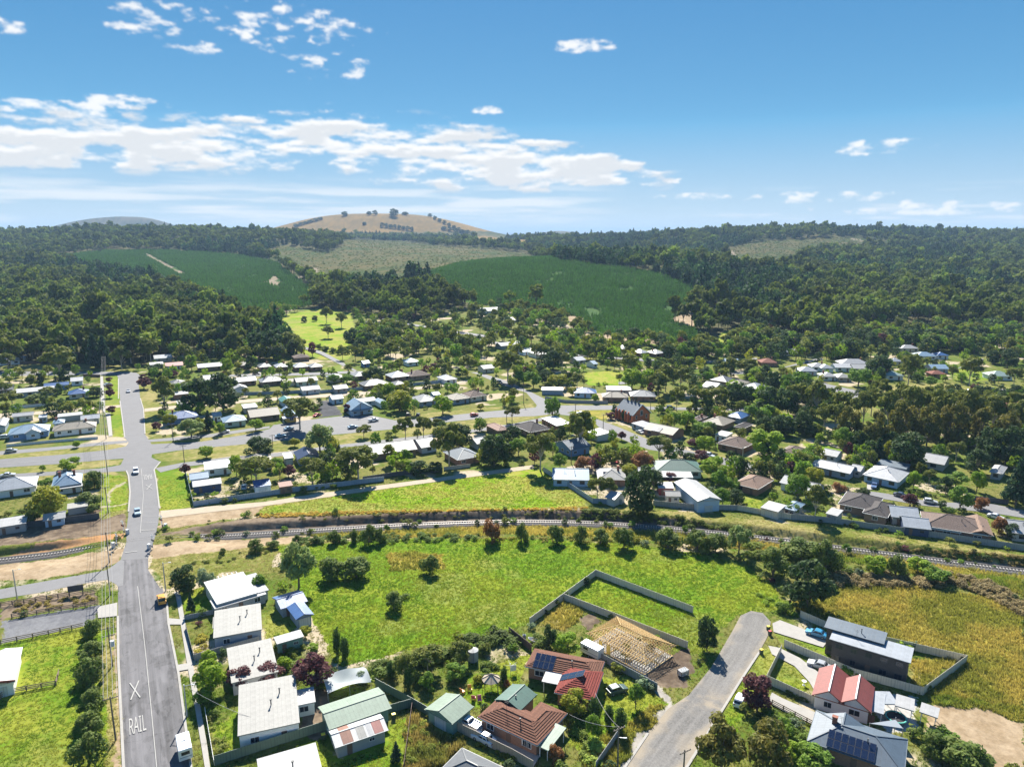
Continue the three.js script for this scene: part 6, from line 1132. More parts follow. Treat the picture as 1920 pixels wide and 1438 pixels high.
function strip(pts, w, y0, y1) { const f = new Faces(); for (let i = 0; i + 1 < pts.length; i++) { const [ax, ad] = pts[i], [cx, cd] = pts[i + 1], L = Math.hypot(cx - ax, cd - ad), nx = -(cd - ad) / L * w / 2, nd = (cx - ax) / L * w / 2; const q = [[ax - nx, ad - nd], [cx - nx, cd - nd], [cx + nx, cd + nd], [ax + nx, ad + nd]];
    f.poly(...q.map(v => [v[0], y1, -v[1]])); if (y1 - y0 > .02) { f.poly([q[0][0], y0, -q[0][1]], [q[1][0], y0, -q[1][1]], [q[1][0], y1, -q[1][1]], [q[0][0], y1, -q[0][1]]); f.poly([q[2][0], y0, -q[2][1]], [q[3][0], y0, -q[3][1]], [q[3][0], y1, -q[3][1]], [q[2][0], y1, -q[2][1]]); } } return f.geo(); }
for (const k of KERBS) top('kerb', strip(pairs(k), .45, 0, .17), RM.concrete, 'pale concrete kerb beside the road', 'kerb', null, 'structure');
const paintMat = surf(.40, .39, .365, .8, .6);
for (const k of LINES) top('road_marking', strip(pairs(k.slice(1)), k[0], .14, .145), paintMat, 'white painted line on the main road', 'road marking', null, 'structure');
{
  const font = await new FontLoader().loadAsync('fonts/droid/droid_sans_regular.typeface.json');
  for (const [txt, x, d, w, h, a] of WORDS) {
    const g = new TextGeometry(txt, { font, size: 1, depth: .002, curveSegments: 6 }); g.computeBoundingBox(); const b = g.boundingBox;
    g.translate(-(b.max.x + b.min.x) / 2, -(b.max.y + b.min.y) / 2, 0); g.scale(w / (b.max.x - b.min.x), h / (b.max.y - b.min.y), 1); g.rotateX(-Math.PI / 2); g.rotateY(a); g.translate(x, .15, -d);
    top('road_marking', g, paintMat, `white letters ${txt} painted on the road ${d > 180 ? 'beyond' : 'before'} the level crossing`, 'road marking', null, 'structure');
  }
  for (const [x, d, w, h, a] of CROSSES) { const g = merge([bar([-w / 2, 0, -h / 2], [w / 2, 0, h / 2], .22, .004), bar([w / 2, .006, -h / 2], [-w / 2, .006, h / 2], .22, .004)]); g.rotateY(a); g.translate(x, .15, -d); top('road_marking', g, paintMat, `white cross painted on the road ${d > 180 ? 'beyond' : 'before'} the level crossing`, 'road marking', null, 'structure'); }
}

// ------------------------------------------------------------------ railway
{
  const cv = new THREE.CatmullRomCurve3(TRACK.map(([x, d]) => new THREE.Vector3(x, 0, -d))), L = cv.getLength(), n = Math.floor(L / 2);
  const pts = cv.getSpacedPoints(n), yAt = p => hgt(p.x, -p.z);
  const bed = new Faces(), r1 = [], r2 = [];
  const off = (i, s) => { const t = pts[Math.min(n, i + 1)].clone().sub(pts[Math.max(0, i - 1)]).normalize(); return new THREE.Vector3(pts[i].x + t.z * s, 0, pts[i].z - t.x * s); };
  const lvAt = p => { const k = ss(8, 24, Math.abs((p.x - CROSS[0]) * Math.sin(RA) - (-p.z - CROSS[1]) * Math.cos(RA))); return Math.min(yAt(p), 0) - .57 * (1 - k); }, lv = pts.map(lvAt);
  for (let i = 0; i < n; i++) { const prof = [[-3.1, -.25], [-1.9, .34], [1.9, .34], [3.1, -.25]]; for (let k = 0; k < 3; k++) { const a = off(i, prof[k][0]), b = off(i + 1, prof[k][0]), c = off(i + 1, prof[k + 1][0]), e = off(i, prof[k + 1][0]); const P = (v, s, q) => [v.x, lv[s] + prof[q][1], v.z]; bed.poly(P(e, i, k + 1), P(c, i + 1, k + 1), P(b, i + 1, k), P(a, i, k)); } }
  top('railway_bed', bed.geo(), RM.ballast, 'grey ballast bed of the railway', 'railway bed', null, 'structure');
  const tr = thing('railway_track', 'single railway track curving across the picture behind the green lots', 'railway track', 0, 0, 0);
  const steel = new THREE.MeshStandardMaterial({ color: col(.26, .235, .215), metalness: .8, roughness: .35 }), conc = surf(.36, .34, .31, .95, .5);
  for (const s of [-.8, .8]) { const f = new Faces(), P = (i, a, y) => { const v = off(i, s + a); return [v.x, lv[i] + y, v.z]; }; for (let i = 0; i < n; i++) { f.poly(P(i, .05, .62), P(i + 1, .05, .62), P(i + 1, -.05, .62), P(i, -.05, .62)).poly(P(i, .05, .42), P(i + 1, .05, .42), P(i + 1, .05, .62), P(i, .05, .62)).poly(P(i + 1, -.05, .42), P(i, -.05, .42), P(i, -.05, .62), P(i + 1, -.05, .62)); } part('rail', f.geo(), steel, tr); }
  const m = Math.floor(L / .78), sg = new RoundedBoxGeometry(2.5, .2, .30, 1, .02), all = [];
  for (let k = 0; k < m; k++) { const u = (k + .5) / m, p = cv.getPointAt(u), t = cv.getTangentAt(u); if (Math.abs((p.x - CROSS[0]) * Math.sin(RA) - (-p.z - CROSS[1]) * Math.cos(RA)) < 7) continue; all.push([p, Math.atan2(-t.z, t.x) + Math.PI / 2, Math.abs(p.x + 135) < 30 || p.x > 40 ? 1 : 0]); }
  const rest = []; let c = 0;
  all.sort((a, b) => b[2] - a[2]);
  for (const [p, a] of all) { const y = lvAt(p) + .36; if (c++ < 300) { const s = part('sleeper', sg, conc, tr); s.position.set(p.x, y, p.z); s.rotation.y = a; } else { const g = sg.clone(); g.rotateY(a); g.translate(p.x, y, p.z); rest.push(g); } }
  if (rest.length) part('sleepers', merge(rest), conc, tr).userData.kind = 'stuff';
}
console.log('roads');
// ------------------------------------------------------------------ building materials
const sheetMap = tex(256, 256, (i, j) => { const rib = i % 16, seam = i % 64 < 3 ? .70 : 1, lap = j % 128 < 3 ? .76 : 1, n = per(i, j, .018, 256, 5), st = vn(i * .35, j * .02); return Math.min(1, (rib < 4 ? .9 : 1) * seam * lap * (.62 + .46 * n + .12 * st)); });
const tileMap = tex(256, 256, (i, j) => { const row = Math.floor(j / 28.44), v = (j / 28.44) % 1, u = ((i / 25.6) + (row % 2) * .5) % 1, h = HT[(Math.floor(i / 25.6 + (row % 2) * .5) * 37 + row * 101) & 65535]; return (v > .80 ? .55 : 1) * (u < .12 ? .78 : 1) * (.74 + .24 * h) * (.9 + .1 * per(i, j, .05, 256, 3)); });
const boardMap = tex(128, 256, (i, j) => ((j % 16) < 2 ? .72 : 1) * (.88 + .12 * per(i, j * .5, .06, 128, 3)));
const brickMap = tex(256, 256, (i, j) => { const r = Math.floor(j / 10.67), m = j % 10.67 < 1.6 || (i + (r % 2) * 16) % 32 < 1.8; const h = HT[(Math.floor((i + (r % 2) * 16) / 32) * 57 + r * 13) & 65535]; return m ? .92 : .62 + .3 * h; });
const rep = (t, s, v = s) => { const c = t.clone(); c.repeat.set(s, v); c.needsUpdate = true; return c; };
const S1 = rep(sheetMap, 1 / 3.05), T1 = rep(tileMap, 1 / 3), B1 = rep(boardMap, .5, 1 / 2.6), K1 = rep(brickMap, 1 / 1.9, 1 / 1.9);
const metal = (r, g, b, rough = .42) => new THREE.MeshStandardMaterial({ color: col(r, g, b), map: S1, bumpMap: S1, bumpScale: .02, roughness: rough });
const tile = (r, g, b) => new THREE.MeshPhysicalMaterial({ color: col(r, g, b), map: T1, bumpMap: T1, bumpScale: .05, roughness: .85, specularIntensity: .4 });
const board = (r, g, b) => new THREE.MeshStandardMaterial({ color: col(r, g, b), map: B1, bumpMap: B1, bumpScale: .015, roughness: .7 });
const brick = (r, g, b) => new THREE.MeshStandardMaterial({ color: col(r, g, b), map: K1, bumpMap: K1, bumpScale: .01, roughness: .9 });
const plain = (r, g, b, rough = .6, metalness = 0) => new THREE.MeshStandardMaterial({ color: col(r, g, b), roughness: rough, metalness });
const ROOF = { white: metal(0.482, 0.482, 0.477, .55), offwhite: metal(0.344, 0.344, 0.340, .6), cream: metal(0.288, 0.280, 0.254, .65), beige: metal(0.249, 0.215, 0.163, .65), ltgrey: metal(0.310, 0.335, 0.361, .5), grey: metal(0.189, 0.202, 0.215, .55), dkgrey: metal(0.112, 0.120, 0.129, .5), slate: metal(0.086, 0.120, 0.155, .55), blue: metal(0.043, 0.120, 0.292, .42), ltblue: metal(0.206, 0.310, 0.404, .5), navy: metal(0.026, 0.043, 0.095, .4), green: metal(0.189, 0.258, 0.189, .6), dkgreen: metal(0.052, 0.129, 0.099, .6), teal: metal(0.052, 0.224, 0.206, .45), palegreenroof: metal(0.275, 0.361, 0.318, .5), rust: metal(0.241, 0.112, 0.073, .7), faded: metal(0.499, 0.206, 0.172, .6), redmetal: metal(0.241, 0.060, 0.047, .6), redwhite: metal(0.619, 0.568, 0.568, .45), tilebrown: tile(.215, .10, .064), tilered: tile(.27, .06, .045), tilered2: tile(0.320, 0.128, 0.088), tilefar: tile(0.216, 0.160, 0.132), tiledark: tile(0.104, 0.092, 0.088), tilelight: tile(0.320, 0.216, 0.160), striped: metal(0.516, 0.568, 0.585, .4), patch: metal(0.473, 0.473, 0.456, .6) };
const WALL = { white: board(.80, .80, .78), offwall: board(.74, .74, .70), cream: board(.66, .61, .50), grey: board(.36, .36, .35), ltgrey: board(.56, .58, .60), bluegrey: board(.28, .34, .42), ltblue: board(.42, .56, .70), blue: board(.14, .26, .46), navy: board(.05, .08, .16), brick: brick(.36, .20, .13), churchbrick: brick(.70, .20, .08), darkbrick: brick(.10, .088, .08), brown: board(.22, .15, .10), yellow: board(.72, .46, .10), palegreen: board(.50, .60, .50), seagreen: board(.20, .34, .28), redwall: board(.26, .05, .05), post: plain(.6, .6, .58) };
const glass = new THREE.MeshStandardMaterial({ color: col(.03, .04, .055), roughness: .08, metalness: .2 });
const frameW = plain(.78, .78, .76, .5), frameD = plain(.08, .08, .085, .5), trimM = plain(.70, .69, .66, .5), brickChim = brick(.34, .13, .085), doorM = plain(.16, .10, .07), flueM = plain(.10, .10, .10, .6), rollerM = metal(.62, .62, .58, .5);
const pvM = new THREE.MeshPhysicalMaterial({ color: col(.012, .018, .04), roughness: .12, clearcoat: 1, clearcoatRoughness: .05 });

// roof solids. Ridge along x unless turned. Returns [geometry, slope polygons, ridge lines]
function roofOf(w, dp, t, pitch) {
  const f = new Faces(), ov = t === 'f' ? .25 : .5, X = w / 2 + ov, Z = dp / 2 + ov, tp = Math.tan(pitch * Math.PI / 180), th = .2; let slopes = [], ridges = [];
  const turn = t === 'G' || (t === 'h' && w < dp), A = turn ? Z : X, C = turn ? X : Z, m = turn ? ([x, y, z]) => [z, y, -x] : q => q;
  if (t === 'h') { const rise = C * tp, r = Math.max(.05, A - C); slopes = [[[-A, 0, C], [A, 0, C], [r, rise, 0], [-r, rise, 0]], [[A, 0, -C], [-A, 0, -C], [-r, rise, 0], [r, rise, 0]], [[A, 0, C], [A, 0, -C], [r, rise, 0]], [[-A, 0, -C], [-A, 0, C], [-r, rise, 0]]];
    ridges = [[[-r, rise, 0], [r, rise, 0]], [[A, 0, C], [r, rise, 0]], [[A, 0, -C], [r, rise, 0]], [[-A, 0, C], [-r, rise, 0]], [[-A, 0, -C], [-r, rise, 0]]];
    const b = -th; f.poly(...[[-A, b, C], [-A, b, -C], [A, b, -C], [A, b, C]].map(m)); for (const [p, q] of [[[-A, C], [A, C]], [[A, C], [A, -C]], [[A, -C], [-A, -C]], [[-A, -C], [-A, C]]]) f.poly(...[[p[0], b, p[1]], [q[0], b, q[1]], [q[0], 0, q[1]], [p[0], 0, p[1]]].map(m));
  } else if (t === 'g' || t === 'G') { const rise = C * tp; slopes = [[[-A, 0, C], [A, 0, C], [A, rise, 0], [-A, rise, 0]], [[A, 0, -C], [-A, 0, -C], [-A, rise, 0], [A, rise, 0]]]; ridges = [[[-A, rise, 0], [A, rise, 0]]];
    const b = -th; for (const s of [1, -1]) { f.poly(...[[-A * s, b, C * s], [A * s, b, C * s], [A * s, 0, C * s], [-A * s, 0, C * s]].map(m)); f.poly(...[[A * s, b, C * s], [-A * s, b, C * s], [-A * s, rise + b, 0], [A * s, rise + b, 0]].map(m)); f.poly(...[[A * s, b, C], [A * s, rise + b, 0], [A * s, rise, 0], [A * s, 0, C]].map(m)); f.poly(...[[A * s, b, -C], [A * s, rise + b, 0], [A * s, rise, 0], [A * s, 0, -C]].map(m)); }
  } else { const r = dp * tp, b = -th; const y = t === 's' ? z => (z < 0 ? r : 0) : z => (z < 0 ? r : 0); slopes = [[[-X, y(1), Z], [X, y(1), Z], [X, y(-1), -Z], [-X, y(-1), -Z]]]; f.poly([-X, b, Z], [X, b, Z], [X, 0, Z], [-X, 0, Z]).poly([X, b + r, -Z], [-X, b + r, -Z], [-X, r, -Z], [X, r, -Z]).poly([X, b, Z], [X, b + r, -Z], [X, r, -Z], [X, 0, Z]).poly([-X, b + r, -Z], [-X, b, Z], [-X, 0, Z], [-X, r, -Z]).poly([-X, b, Z], [-X, b + r, -Z], [X, b + r, -Z], [X, b, Z]); }
  slopes = slopes.map(s => s.map(m)); ridges = ridges.map(s => s.map(m)); slopes.forEach(s => f.poly(...s));
  return [f, slopes, ridges];
}
function wallsOf(w, dp, h, t, pitch) {
  const f = new Faces(), X = w / 2, Z = dp / 2, tp = Math.tan(pitch * Math.PI / 180), top_ = h - .12; f.box(-X, X, -.3, top_, -Z, Z);
  if (t === 'g') { const r = Z * tp + .3; for (const s of [1, -1]) f.poly([X * s, top_, Z * s], [X * s, top_, -Z * s], [X * s, top_ + r, 0]); }
  if (t === 'G') { const r = X * tp + .3; for (const s of [1, -1]) f.poly([-X * s, top_, Z * s], [X * s, top_, Z * s], [0, top_ + r, Z * s]); }
  if (t === 'f' || t === 's') { const r = dp * tp; f.poly([-X, top_, -Z], [X, top_, -Z], [X, top_ + r - .08, -Z], [-X, top_ + r - .08, -Z]).poly([X, top_, Z], [X, top_, -Z], [X, top_ + r - .08, -Z]).poly([-X, top_, -Z], [-X, top_, Z], [-X, top_ + r - .08, -Z]); }
  return f.geo();
}
const UNIT = bx(1, 1, 1), winFrame = merge([bx(1, .07, .12, 0, .465, 0), bx(1, .07, .12, 0, -.465, 0), bx(.05, .86, .12, -.475, 0, 0), bx(.05, .86, .12, .475, 0, 0), bx(.03, .86, .11, 0, 0, 0)]);
function windowAt(parent, x, y, z, a, w, h, dark, detailed) {
  if (detailed) { const m = part('window', winFrame, dark ? frameD : frameW, parent); m.position.set(x, y, z); m.rotation.y = a; m.scale.set(w, h, 1); const p = part('pane', UNIT, glass, m); p.scale.set(.93, .9, .05); }
  else { const m = part('window', UNIT, glass, parent); m.position.set(x, y, z); m.rotation.y = a; m.scale.set(w, h, .08); }
}
let bi = 0;
for (const b of BLD) {
  const R = rng(1000 + bi++), y0 = hgt(b.x, b.d), far = b.d > 420, detailed = !!b.near;
  const cat = b.n === 'annex' ? 'building' : b.n, t = thing(b.n, b.l, cat, b.x, y0, b.d, b.r, 'buildings of the town');
  const isShed = ['shed', 'garage', 'carport', 'shelter'].includes(b.n);
  b.w.forEach((W, wi) => {
    const [dx, dz, w, dp, h, ty, pitch, rc, wc] = W, rm = ROOF[rc], wm = WALL[wc];
    const [rf, slopes, ridges] = roofOf(w, dp, ty, pitch), off = wi * .013;
    const roof = part('roof', rf.geo(), rm, t); roof.position.set(dx, h + off, dz);
    if (wc === 'post') { // open on posts
      for (const a of [-1, 1]) for (const e of [-1, 1]) { const p = part('post', UNIT, frameW, t); p.scale.set(.12, h, .12); p.position.set(dx + a * (w / 2 - .1), h / 2 - .1, dz + e * (dp / 2 - .1)); }
      return;
    }
    const wl = part('wall', wallsOf(w - wi * .02, dp - wi * .02, h, ty, pitch), wm, t); wl.position.set(dx, 0, dz);
    if (ridges.length && !far) part('ridge_cap', merge(ridges.map(([p, q]) => bar([p[0], p[1] + .03, p[2]], [q[0], q[1] + .03, q[2]], .24, .08))), rc.startsWith('tile') ? rm : rc === 'redmetal' ? frameW : rm, roof);
    // gutter
    if (!far && ty !== 'f') part('gutter', merge([bx(w + 1.1, .12, .1, 0, -.06, dp / 2 + .55), bx(w + 1.1, .12, .1, 0, -.06, -dp / 2 - .55)].concat(ty === 'h' ? [bx(.1, .12, dp + .9, w / 2 + .55, -.06, 0), bx(.1, .12, dp + .9, -w / 2 - .55, -.06, 0)] : [])), rc.startsWith('tile') ? trimM : rm, roof);
    if (b.tiles && rc.startsWith('tile')) for (const s of slopes) { // each course of tiles laid over the one below
      const V = s.map(q => new THREE.Vector3(...q)), e0 = V[0], e1 = V[1], tl = V.length > 3 ? V[3] : V[2], tr = V[2], len = e0.clone().add(e1).multiplyScalar(.5).distanceTo(tl.clone().add(tr).multiplyScalar(.5)), n = Math.max(3, Math.floor(len / .42)), nn = e1.clone().sub(e0).cross(tl.clone().sub(e0)).normalize();
      for (let k = 0; k < n - 1; k++) { const a = k / n, c = (k + 1) / n, L0 = e0.clone().lerp(tl, a), R0 = e1.clone().lerp(tr, a), L1 = e0.clone().lerp(tl, c), R1 = e1.clone().lerp(tr, c), lift = nn.clone().multiplyScalar(.13), l2 = nn.clone().multiplyScalar(.015), f = new Faces(), q = v => [v.x, v.y, v.z];
        f.poly(q(L0.clone().add(lift)), q(R0.clone().add(lift)), q(R1.clone().add(l2)), q(L1.clone().add(l2))).poly(q(L0), q(R0), q(R0.clone().add(lift)), q(L0.clone().add(lift))); part('tile_course', f.geo(), rm, roof); } }
    if (rc === 'patch') { const P = [['rust', -.28, .22], ['cream', .02, .17], ['offwhite', .2, .1], ['tilered', .37, .2]], tp = Math.tan(pitch * Math.PI / 180), Z = dp / 2 + .5; for (const [m, x, ww] of P) for (const s of [1, -1]) { if (s < 0 && m !== 'rust') continue; const f = new Faces(), x0 = (x - ww / 2) * w, x1 = (x + ww / 2) * w, yy = z => (Z - Math.abs(z)) * tp + .035; f.poly([x0, yy(s * Z), s * Z * .98], [x1, yy(s * Z), s * Z * .98], [x1, yy(0), 0], [x0, yy(0), 0]); part('roof_sheet', f.geo(), m === 'tilered' ? ROOF.redmetal : ROOF[m], roof); } }
    if (rc === 'striped') for (let k = -2; k <= 2; k++) { const s = part('roof_sheet', UNIT, ROOF.slate, roof); s.scale.set(.7, .03, dp + .2); s.position.set(k * w / 5.4, dp * Math.tan(pitch * Math.PI / 180) / 2 + .05, 0); s.rotation.x = pitch * Math.PI / 180; }
    if (rc === 'redwhite') part('barge_board', merge([bar([-w / 2 - .5, .06, dp / 2 + .52], [0, (w / 2 + .5) * Math.tan(pitch * Math.PI / 180) + .06, dp / 2 + .52], .12, .5), bar([w / 2 + .5, .06, dp / 2 + .52], [0, (w / 2 + .5) * Math.tan(pitch * Math.PI / 180) + .06, dp / 2 + .52], .12, .5)]), ROOF.redmetal, roof);
    // windows and doors
    const face = (len, put, count) => { const n = count ?? Math.max(1, Math.min(4, Math.floor(len / 3.6))); for (let k = 0; k < n; k++) put((k + .5) / n * len - len / 2, k, n); };
    if (b.church) { for (const s of [-1, 1]) for (let k = 0; k < 5; k++) { const m = part('lancet_window', UNIT, glass, t); m.scale.set(.1, 3, .9); m.position.set(s * (w / 2 + .02), 3, (k - 2) * dp / 5.6); const bt = part('buttress', merge([bx(.8, 4.6, .6, s * .3, 2.3, 0), bx(.5, .6, .6, s * .15, 4.9, 0)]), wm, t); bt.position.set(s * (w / 2), 0, (k - 2.5) * dp / 5.6); } for (let k = 0; k < 4; k++) { const c = part('vent', merge([bx(.6, .9, .6, 0, .3, 0), new THREE.ConeGeometry(.5, .8, 4).rotateY(Math.PI / 4).translate(0, 1.1, 0).toNonIndexed()]), flueM, roof); c.position.set(0, (w / 2 + .5) * Math.tan(pitch * Math.PI / 180), (k - 1.5) * dp / 4.6); } windowAt(t, 0, 4.8, dp / 2 + .03, 0, 1.5, 2.6, 0, 1); windowAt(t, -3, 3, dp / 2 + .03, 0, .9, 1.9, 0, 1); windowAt(t, 3, 3, dp / 2 + .03, 0, .9, 1.9, 0, 1); part('barge_board', merge([bar([-w / 2 - .5, .1, dp / 2 + .52], [0, (w / 2 + .5) * Math.tan(pitch * Math.PI / 180) + .1, dp / 2 + .52], .12, .4), bar([w / 2 + .5, .1, dp / 2 + .52], [0, (w / 2 + .5) * Math.tan(pitch * Math.PI / 180) + .1, dp / 2 + .52], .12, .4)]), frameW, roof); return; }
    if (isShed) { const n = Math.max(1, Math.floor(w / 4.5)); if (h > 2.3 && b.n !== 'carport') { if (ty === 'G' || b.n === 'garage') for (let k = 0; k < n; k++) { const d = part('roller_door', UNIT, rollerM, t); d.scale.set(Math.min(2.8, w / n * .8), 2.1, .08); d.position.set(dx + ((k + .5) / n - .5) * w, 1.02, dz + dp / 2 + .04); } else { const d = part('door', UNIT, doorM, t); d.scale.set(.9, 2, .08); d.position.set(dx - w * .25, .98, dz + dp / 2 + .03); windowAt(t, dx + w * .22, 1.5, dz + dp / 2 + .03, 0, 1, .7, 0, detailed); } } return; }
    const hs = h > 5 ? [1.5, 4.2] : [Math.min(1.55, h - .95)];
    for (const wy of hs) { face(w, (p, k, n) => { if (wy < 2 && k === Math.floor(n / 2) && n > 1) { const d = part('door', UNIT, doorM, t); d.scale.set(.95, 2.05, .09); d.position.set(dx + p, 1, dz + dp / 2 + .03); } else windowAt(t, dx + p, wy, dz + dp / 2 + .03, 0, (h > 5 ? .9 : 1.3) + R() * .7, h > 5 && wy > 2 ? 1.1 : 1.25, wc === 'darkbrick', detailed); }, h > 5 ? 5 : undefined);
      if (!far || detailed) { const s = b.x > 0 ? -1 : 1; face(dp, p => windowAt(t, dx + s * (w / 2 + .03), wy, dz + p, Math.PI / 2, 1.2 + R() * .4, 1.2, wc === 'darkbrick', detailed)); } if (detailed) face(w, p => windowAt(t, dx + p, wy, dz - dp / 2 - .03, 0, 1.4, 1.2, 0, true)); }
    const rise = ty === 'h' ? (Math.min(w, dp) / 2 + .5) * Math.tan(pitch * Math.PI / 180) : ty === 'g' ? (dp / 2 + .5) * Math.tan(pitch * Math.PI / 180) : .3;
    const nc = wi ? 0 : b.chim ?? (!isShed && b.n !== 'shop' && wi === 0 && ty === 'h' && R() < .3 ? 1 : 0);
    for (let k = 0; k < nc; k++) { const c = part('chimney', merge([bx(.8, 2.2, .6, 0, 0, 0), bx(.95, .18, .75, 0, 1.05, 0)]), brickChim, roof); c.position.set((nc > 1 ? (k ? 1 : -1) : R() < .5 ? 1 : -1) * w * .28, rise * .85, -.6); }
    for (let k = 0; k < (b.vents && !wi ? b.vents : 0); k++) { const c = part('flue', merge([cyl(.11, .11, [0, 0, 0], [0, 1, 0], 8), cyl(.2, .2, [0, .95, 0], [0, 1.15, 0], 8)]), flueM, roof); c.position.set(w * (.05 + .16 * k), dp * .03, dp * (.05 - .22 * k)); }
    if (!isShed && b.n !== 'church' && ty !== 'f' && !far && R() < .5) { const c = part('flue', merge([cyl(.09, .09, [0, -.3, 0], [0, .9, 0], 6), cyl(.16, .16, [0, .85, 0], [0, 1.0, 0], 6)]), flueM, roof); c.position.set(w * .12, rise * .6, dp * .2); }
    if (!wi && b.x > 0 && R() < .35 && !far) { const c = part('antenna', merge([bar([0, 0, 0], [0, 2, 0], .04), bar([-.6, 1.9, 0], [.6, 1.9, 0], .03), bar([-.4, 1.6, 0], [.4, 1.6, 0], .03)]), flueM, roof); c.position.set(-w * .2, rise * .8, 0); }
  });
  for (const [wi, side, fx, nx, ny] of b.solar ?? []) { // panels lie on one slope
    const [dx, dz, w, dp, h, ty, pitch] = b.w[wi], a = pitch * Math.PI / 180, g = new THREE.Group(); g.name = 'solar_array'; t.add(g);
    const turn = (ty === 'h' && w < dp) || ty === 'G', half = (turn ? w : dp) / 2 + .5;
    g.position.set(dx, h + wi * .013, dz); g.rotation.y = side === 'l' ? -Math.PI / 2 : 0;
    const HF = side === 'l' ? w / 2 + .5 : half;
    for (let i = 0; i < nx; i++) for (let j = 0; j < ny; j++) { const p = part('solar_panel', UNIT, frameD, g); p.scale.set(1.0, .05, 1.62); const s = .9 + j * 1.7, zz = HF - s * Math.cos(a), yy = s * Math.sin(a) + .17; p.position.set(fx * (side === 'l' ? dp : w) + (i - (nx - 1) / 2) * 1.06, yy, zz); p.rotation.x = a; const c = part('cell_sheet', UNIT, pvM, p); c.scale.set(.95, 1.2, .97); }
  }
  if (b.perg) for (let k = 0; k < 8; k++) { const r = part('pergola_beam', UNIT, frameW, t); r.scale.set(.1, .14, 3.4); r.position.set(-4 + k * 1.1, 2.7, -7.4); }
}
console.log('buildings', bi);

// timber house frame under construction
{
  const [x, d, r, w, dp] = FRAME, t = thing('timber_house_frame', 'unfinished timber house frame with bare roof trusses behind the grey fence', 'house frame', x, 0, d, r);
  const pine = surf(.72, .50, .21, .75, 1.2), h = 2.5, tp = Math.tan(24 * Math.PI / 180), X = w / 2, Z = dp / 2;
  part('slab', bx(w + .2, .3, dp + .2, 0, .0, 0), RM.concrete, t);
  for (const [a, b] of [[[-X, Z], [X, Z]], [[X, Z], [X, -Z]], [[X, -Z], [-X, -Z]], [[-X, -Z], [-X, Z]], [[-X * .3, Z], [-X * .3, -Z]], [[X * .35, Z], [X * .35, -Z]], [[-X, 0], [X, 0]]]) {
    const L = Math.hypot(b[0] - a[0], b[1] - a[1]), n = Math.floor(L / .62), L1 = [a[0], a[1]], P = (u, y) => [mix(a[0], b[0], u), y, mix(a[1], b[1], u)];
    part('top_plate', bar(P(0, h), P(1, h), .12, .1), pine, t); part('bottom_plate', bar(P(0, .2), P(1, .2), .12, .1), pine, t);
    for (let k = 0; k <= n; k++) { const s = part('stud', UNIT, pine, t), p = P(k / n, h / 2 + .1); s.scale.set(.07, h - .15, .07); s.position.set(...p); }
  }
  const A = X + .5, C = Z + .5, rid = A - C, rise = C * tp;
  part('ridge_board', bar([-rid, h + rise, 0], [rid, h + rise, 0], .06, .2), pine, t);
  for (const s of [-1, 1]) for (const e of [-1, 1]) part('hip_rafter', bar([s * A, h + .05, e * C], [s * rid, h + rise, 0], .07, .2), pine, t);
  const nT = Math.floor(2 * A / .62);
  for (let k = 1; k < nT; k++) { const px = -A + 2 * A * k / nT, reach = Math.min(C, A - Math.abs(px)), top_ = h + reach * tp; for (const s of [-1, 1]) { part('rafter', bar([px, h + .05, s * C], [px, top_, s * (C - reach)], .085, .15), pine, t); if (reach > 1.2) part('web', bar([px, h + .08, s * C * .45], [px, h + Math.min(reach, C * .75) * tp * .9, s * (C - Math.min(reach, C * .75))], .04, .1), pine, t); } part('ceiling_joist', bar([px, h + .1, -C], [px, h + .1, C], .045, .1), pine, t); }
  const nJ = Math.floor(2 * C / .62); for (let k = 1; k < nJ; k++) { const pz = -C + 2 * C * k / nJ, reach = C - Math.abs(pz); for (const s of [-1, 1]) part('rafter', bar([s * A, h + .05, pz], [s * (A - reach), h + reach * tp, pz], .05, .13), pine, t); }
  for (let k = 0; k < 6; k++) for (const s of [-1, 1]) part('roof_batten', bar([-A + (k + 1) * C / 7, h + (k + 1) * rise / 7 + .1, s * (C - (k + 1) * C / 7)], [A - (k + 1) * C / 7, h + (k + 1) * rise / 7 + .1, s * (C - (k + 1) * C / 7)], .06, .04), pine, t);
  for (const px of [-.55, -.25]) part('wall_sheet', bx(1, 2.2, .05, px * X, 1.35, Z + .06), plain(.72, .48, .10), t);
}

// ------------------------------------------------------------------ fences
const FM = { fgreen: metal(.14, .20, .15, .5), fdark: metal(.09, .095, .10, .6), fgrey: metal(.34, .35, .35, .6), fwhite: metal(.76, .76, .74, .5), fbrown: metal(.17, .10, .075, .7), fbeige: metal(.50, .42, .32, .6), fcream: metal(.66, .61, .48, .5), fblue: metal(.30, .38, .46, .5) };
for (const [n, label, c, h, p] of FENCES) {
  const q = pairs(p), t = thing(n, label, 'fence', q[0][0], 0, q[0][1], 0, 'fences'), m = FM[c], step = n === 'picket_fence' ? 1.2 : 2.4;
  for (let i = 0; i + 1 < q.length; i++) { const [ax, ad] = q[i], [bx_, bd] = q[i + 1], L = Math.hypot(bx_ - ax, bd - ad), k = Math.max(1, Math.round(L / step)), a = Math.atan2(bd - ad, bx_ - ax);
    for (let j = 0; j < k; j++) { const u = (j + .5) / k, x = mix(ax, bx_, u), d = mix(ad, bd, u), y = hgt(x, d); const s = part(n === 'picket_fence' ? 'picket_bay' : 'panel', UNIT, m, t); s.scale.set(L / k - .06, h, .05); s.position.set(x - q[0][0], y + h / 2, -(d - q[0][1])); s.rotation.y = a; const e = part('post', UNIT, m, t); e.scale.set(.09, h + .08, .09); const x2 = mix(ax, bx_, j / k), d2 = mix(ad, bd, j / k); e.position.set(x2 - q[0][0], hgt(x2, d2) + h / 2 + .02, -(d2 - q[0][1])); e.rotation.y = a; } }
}
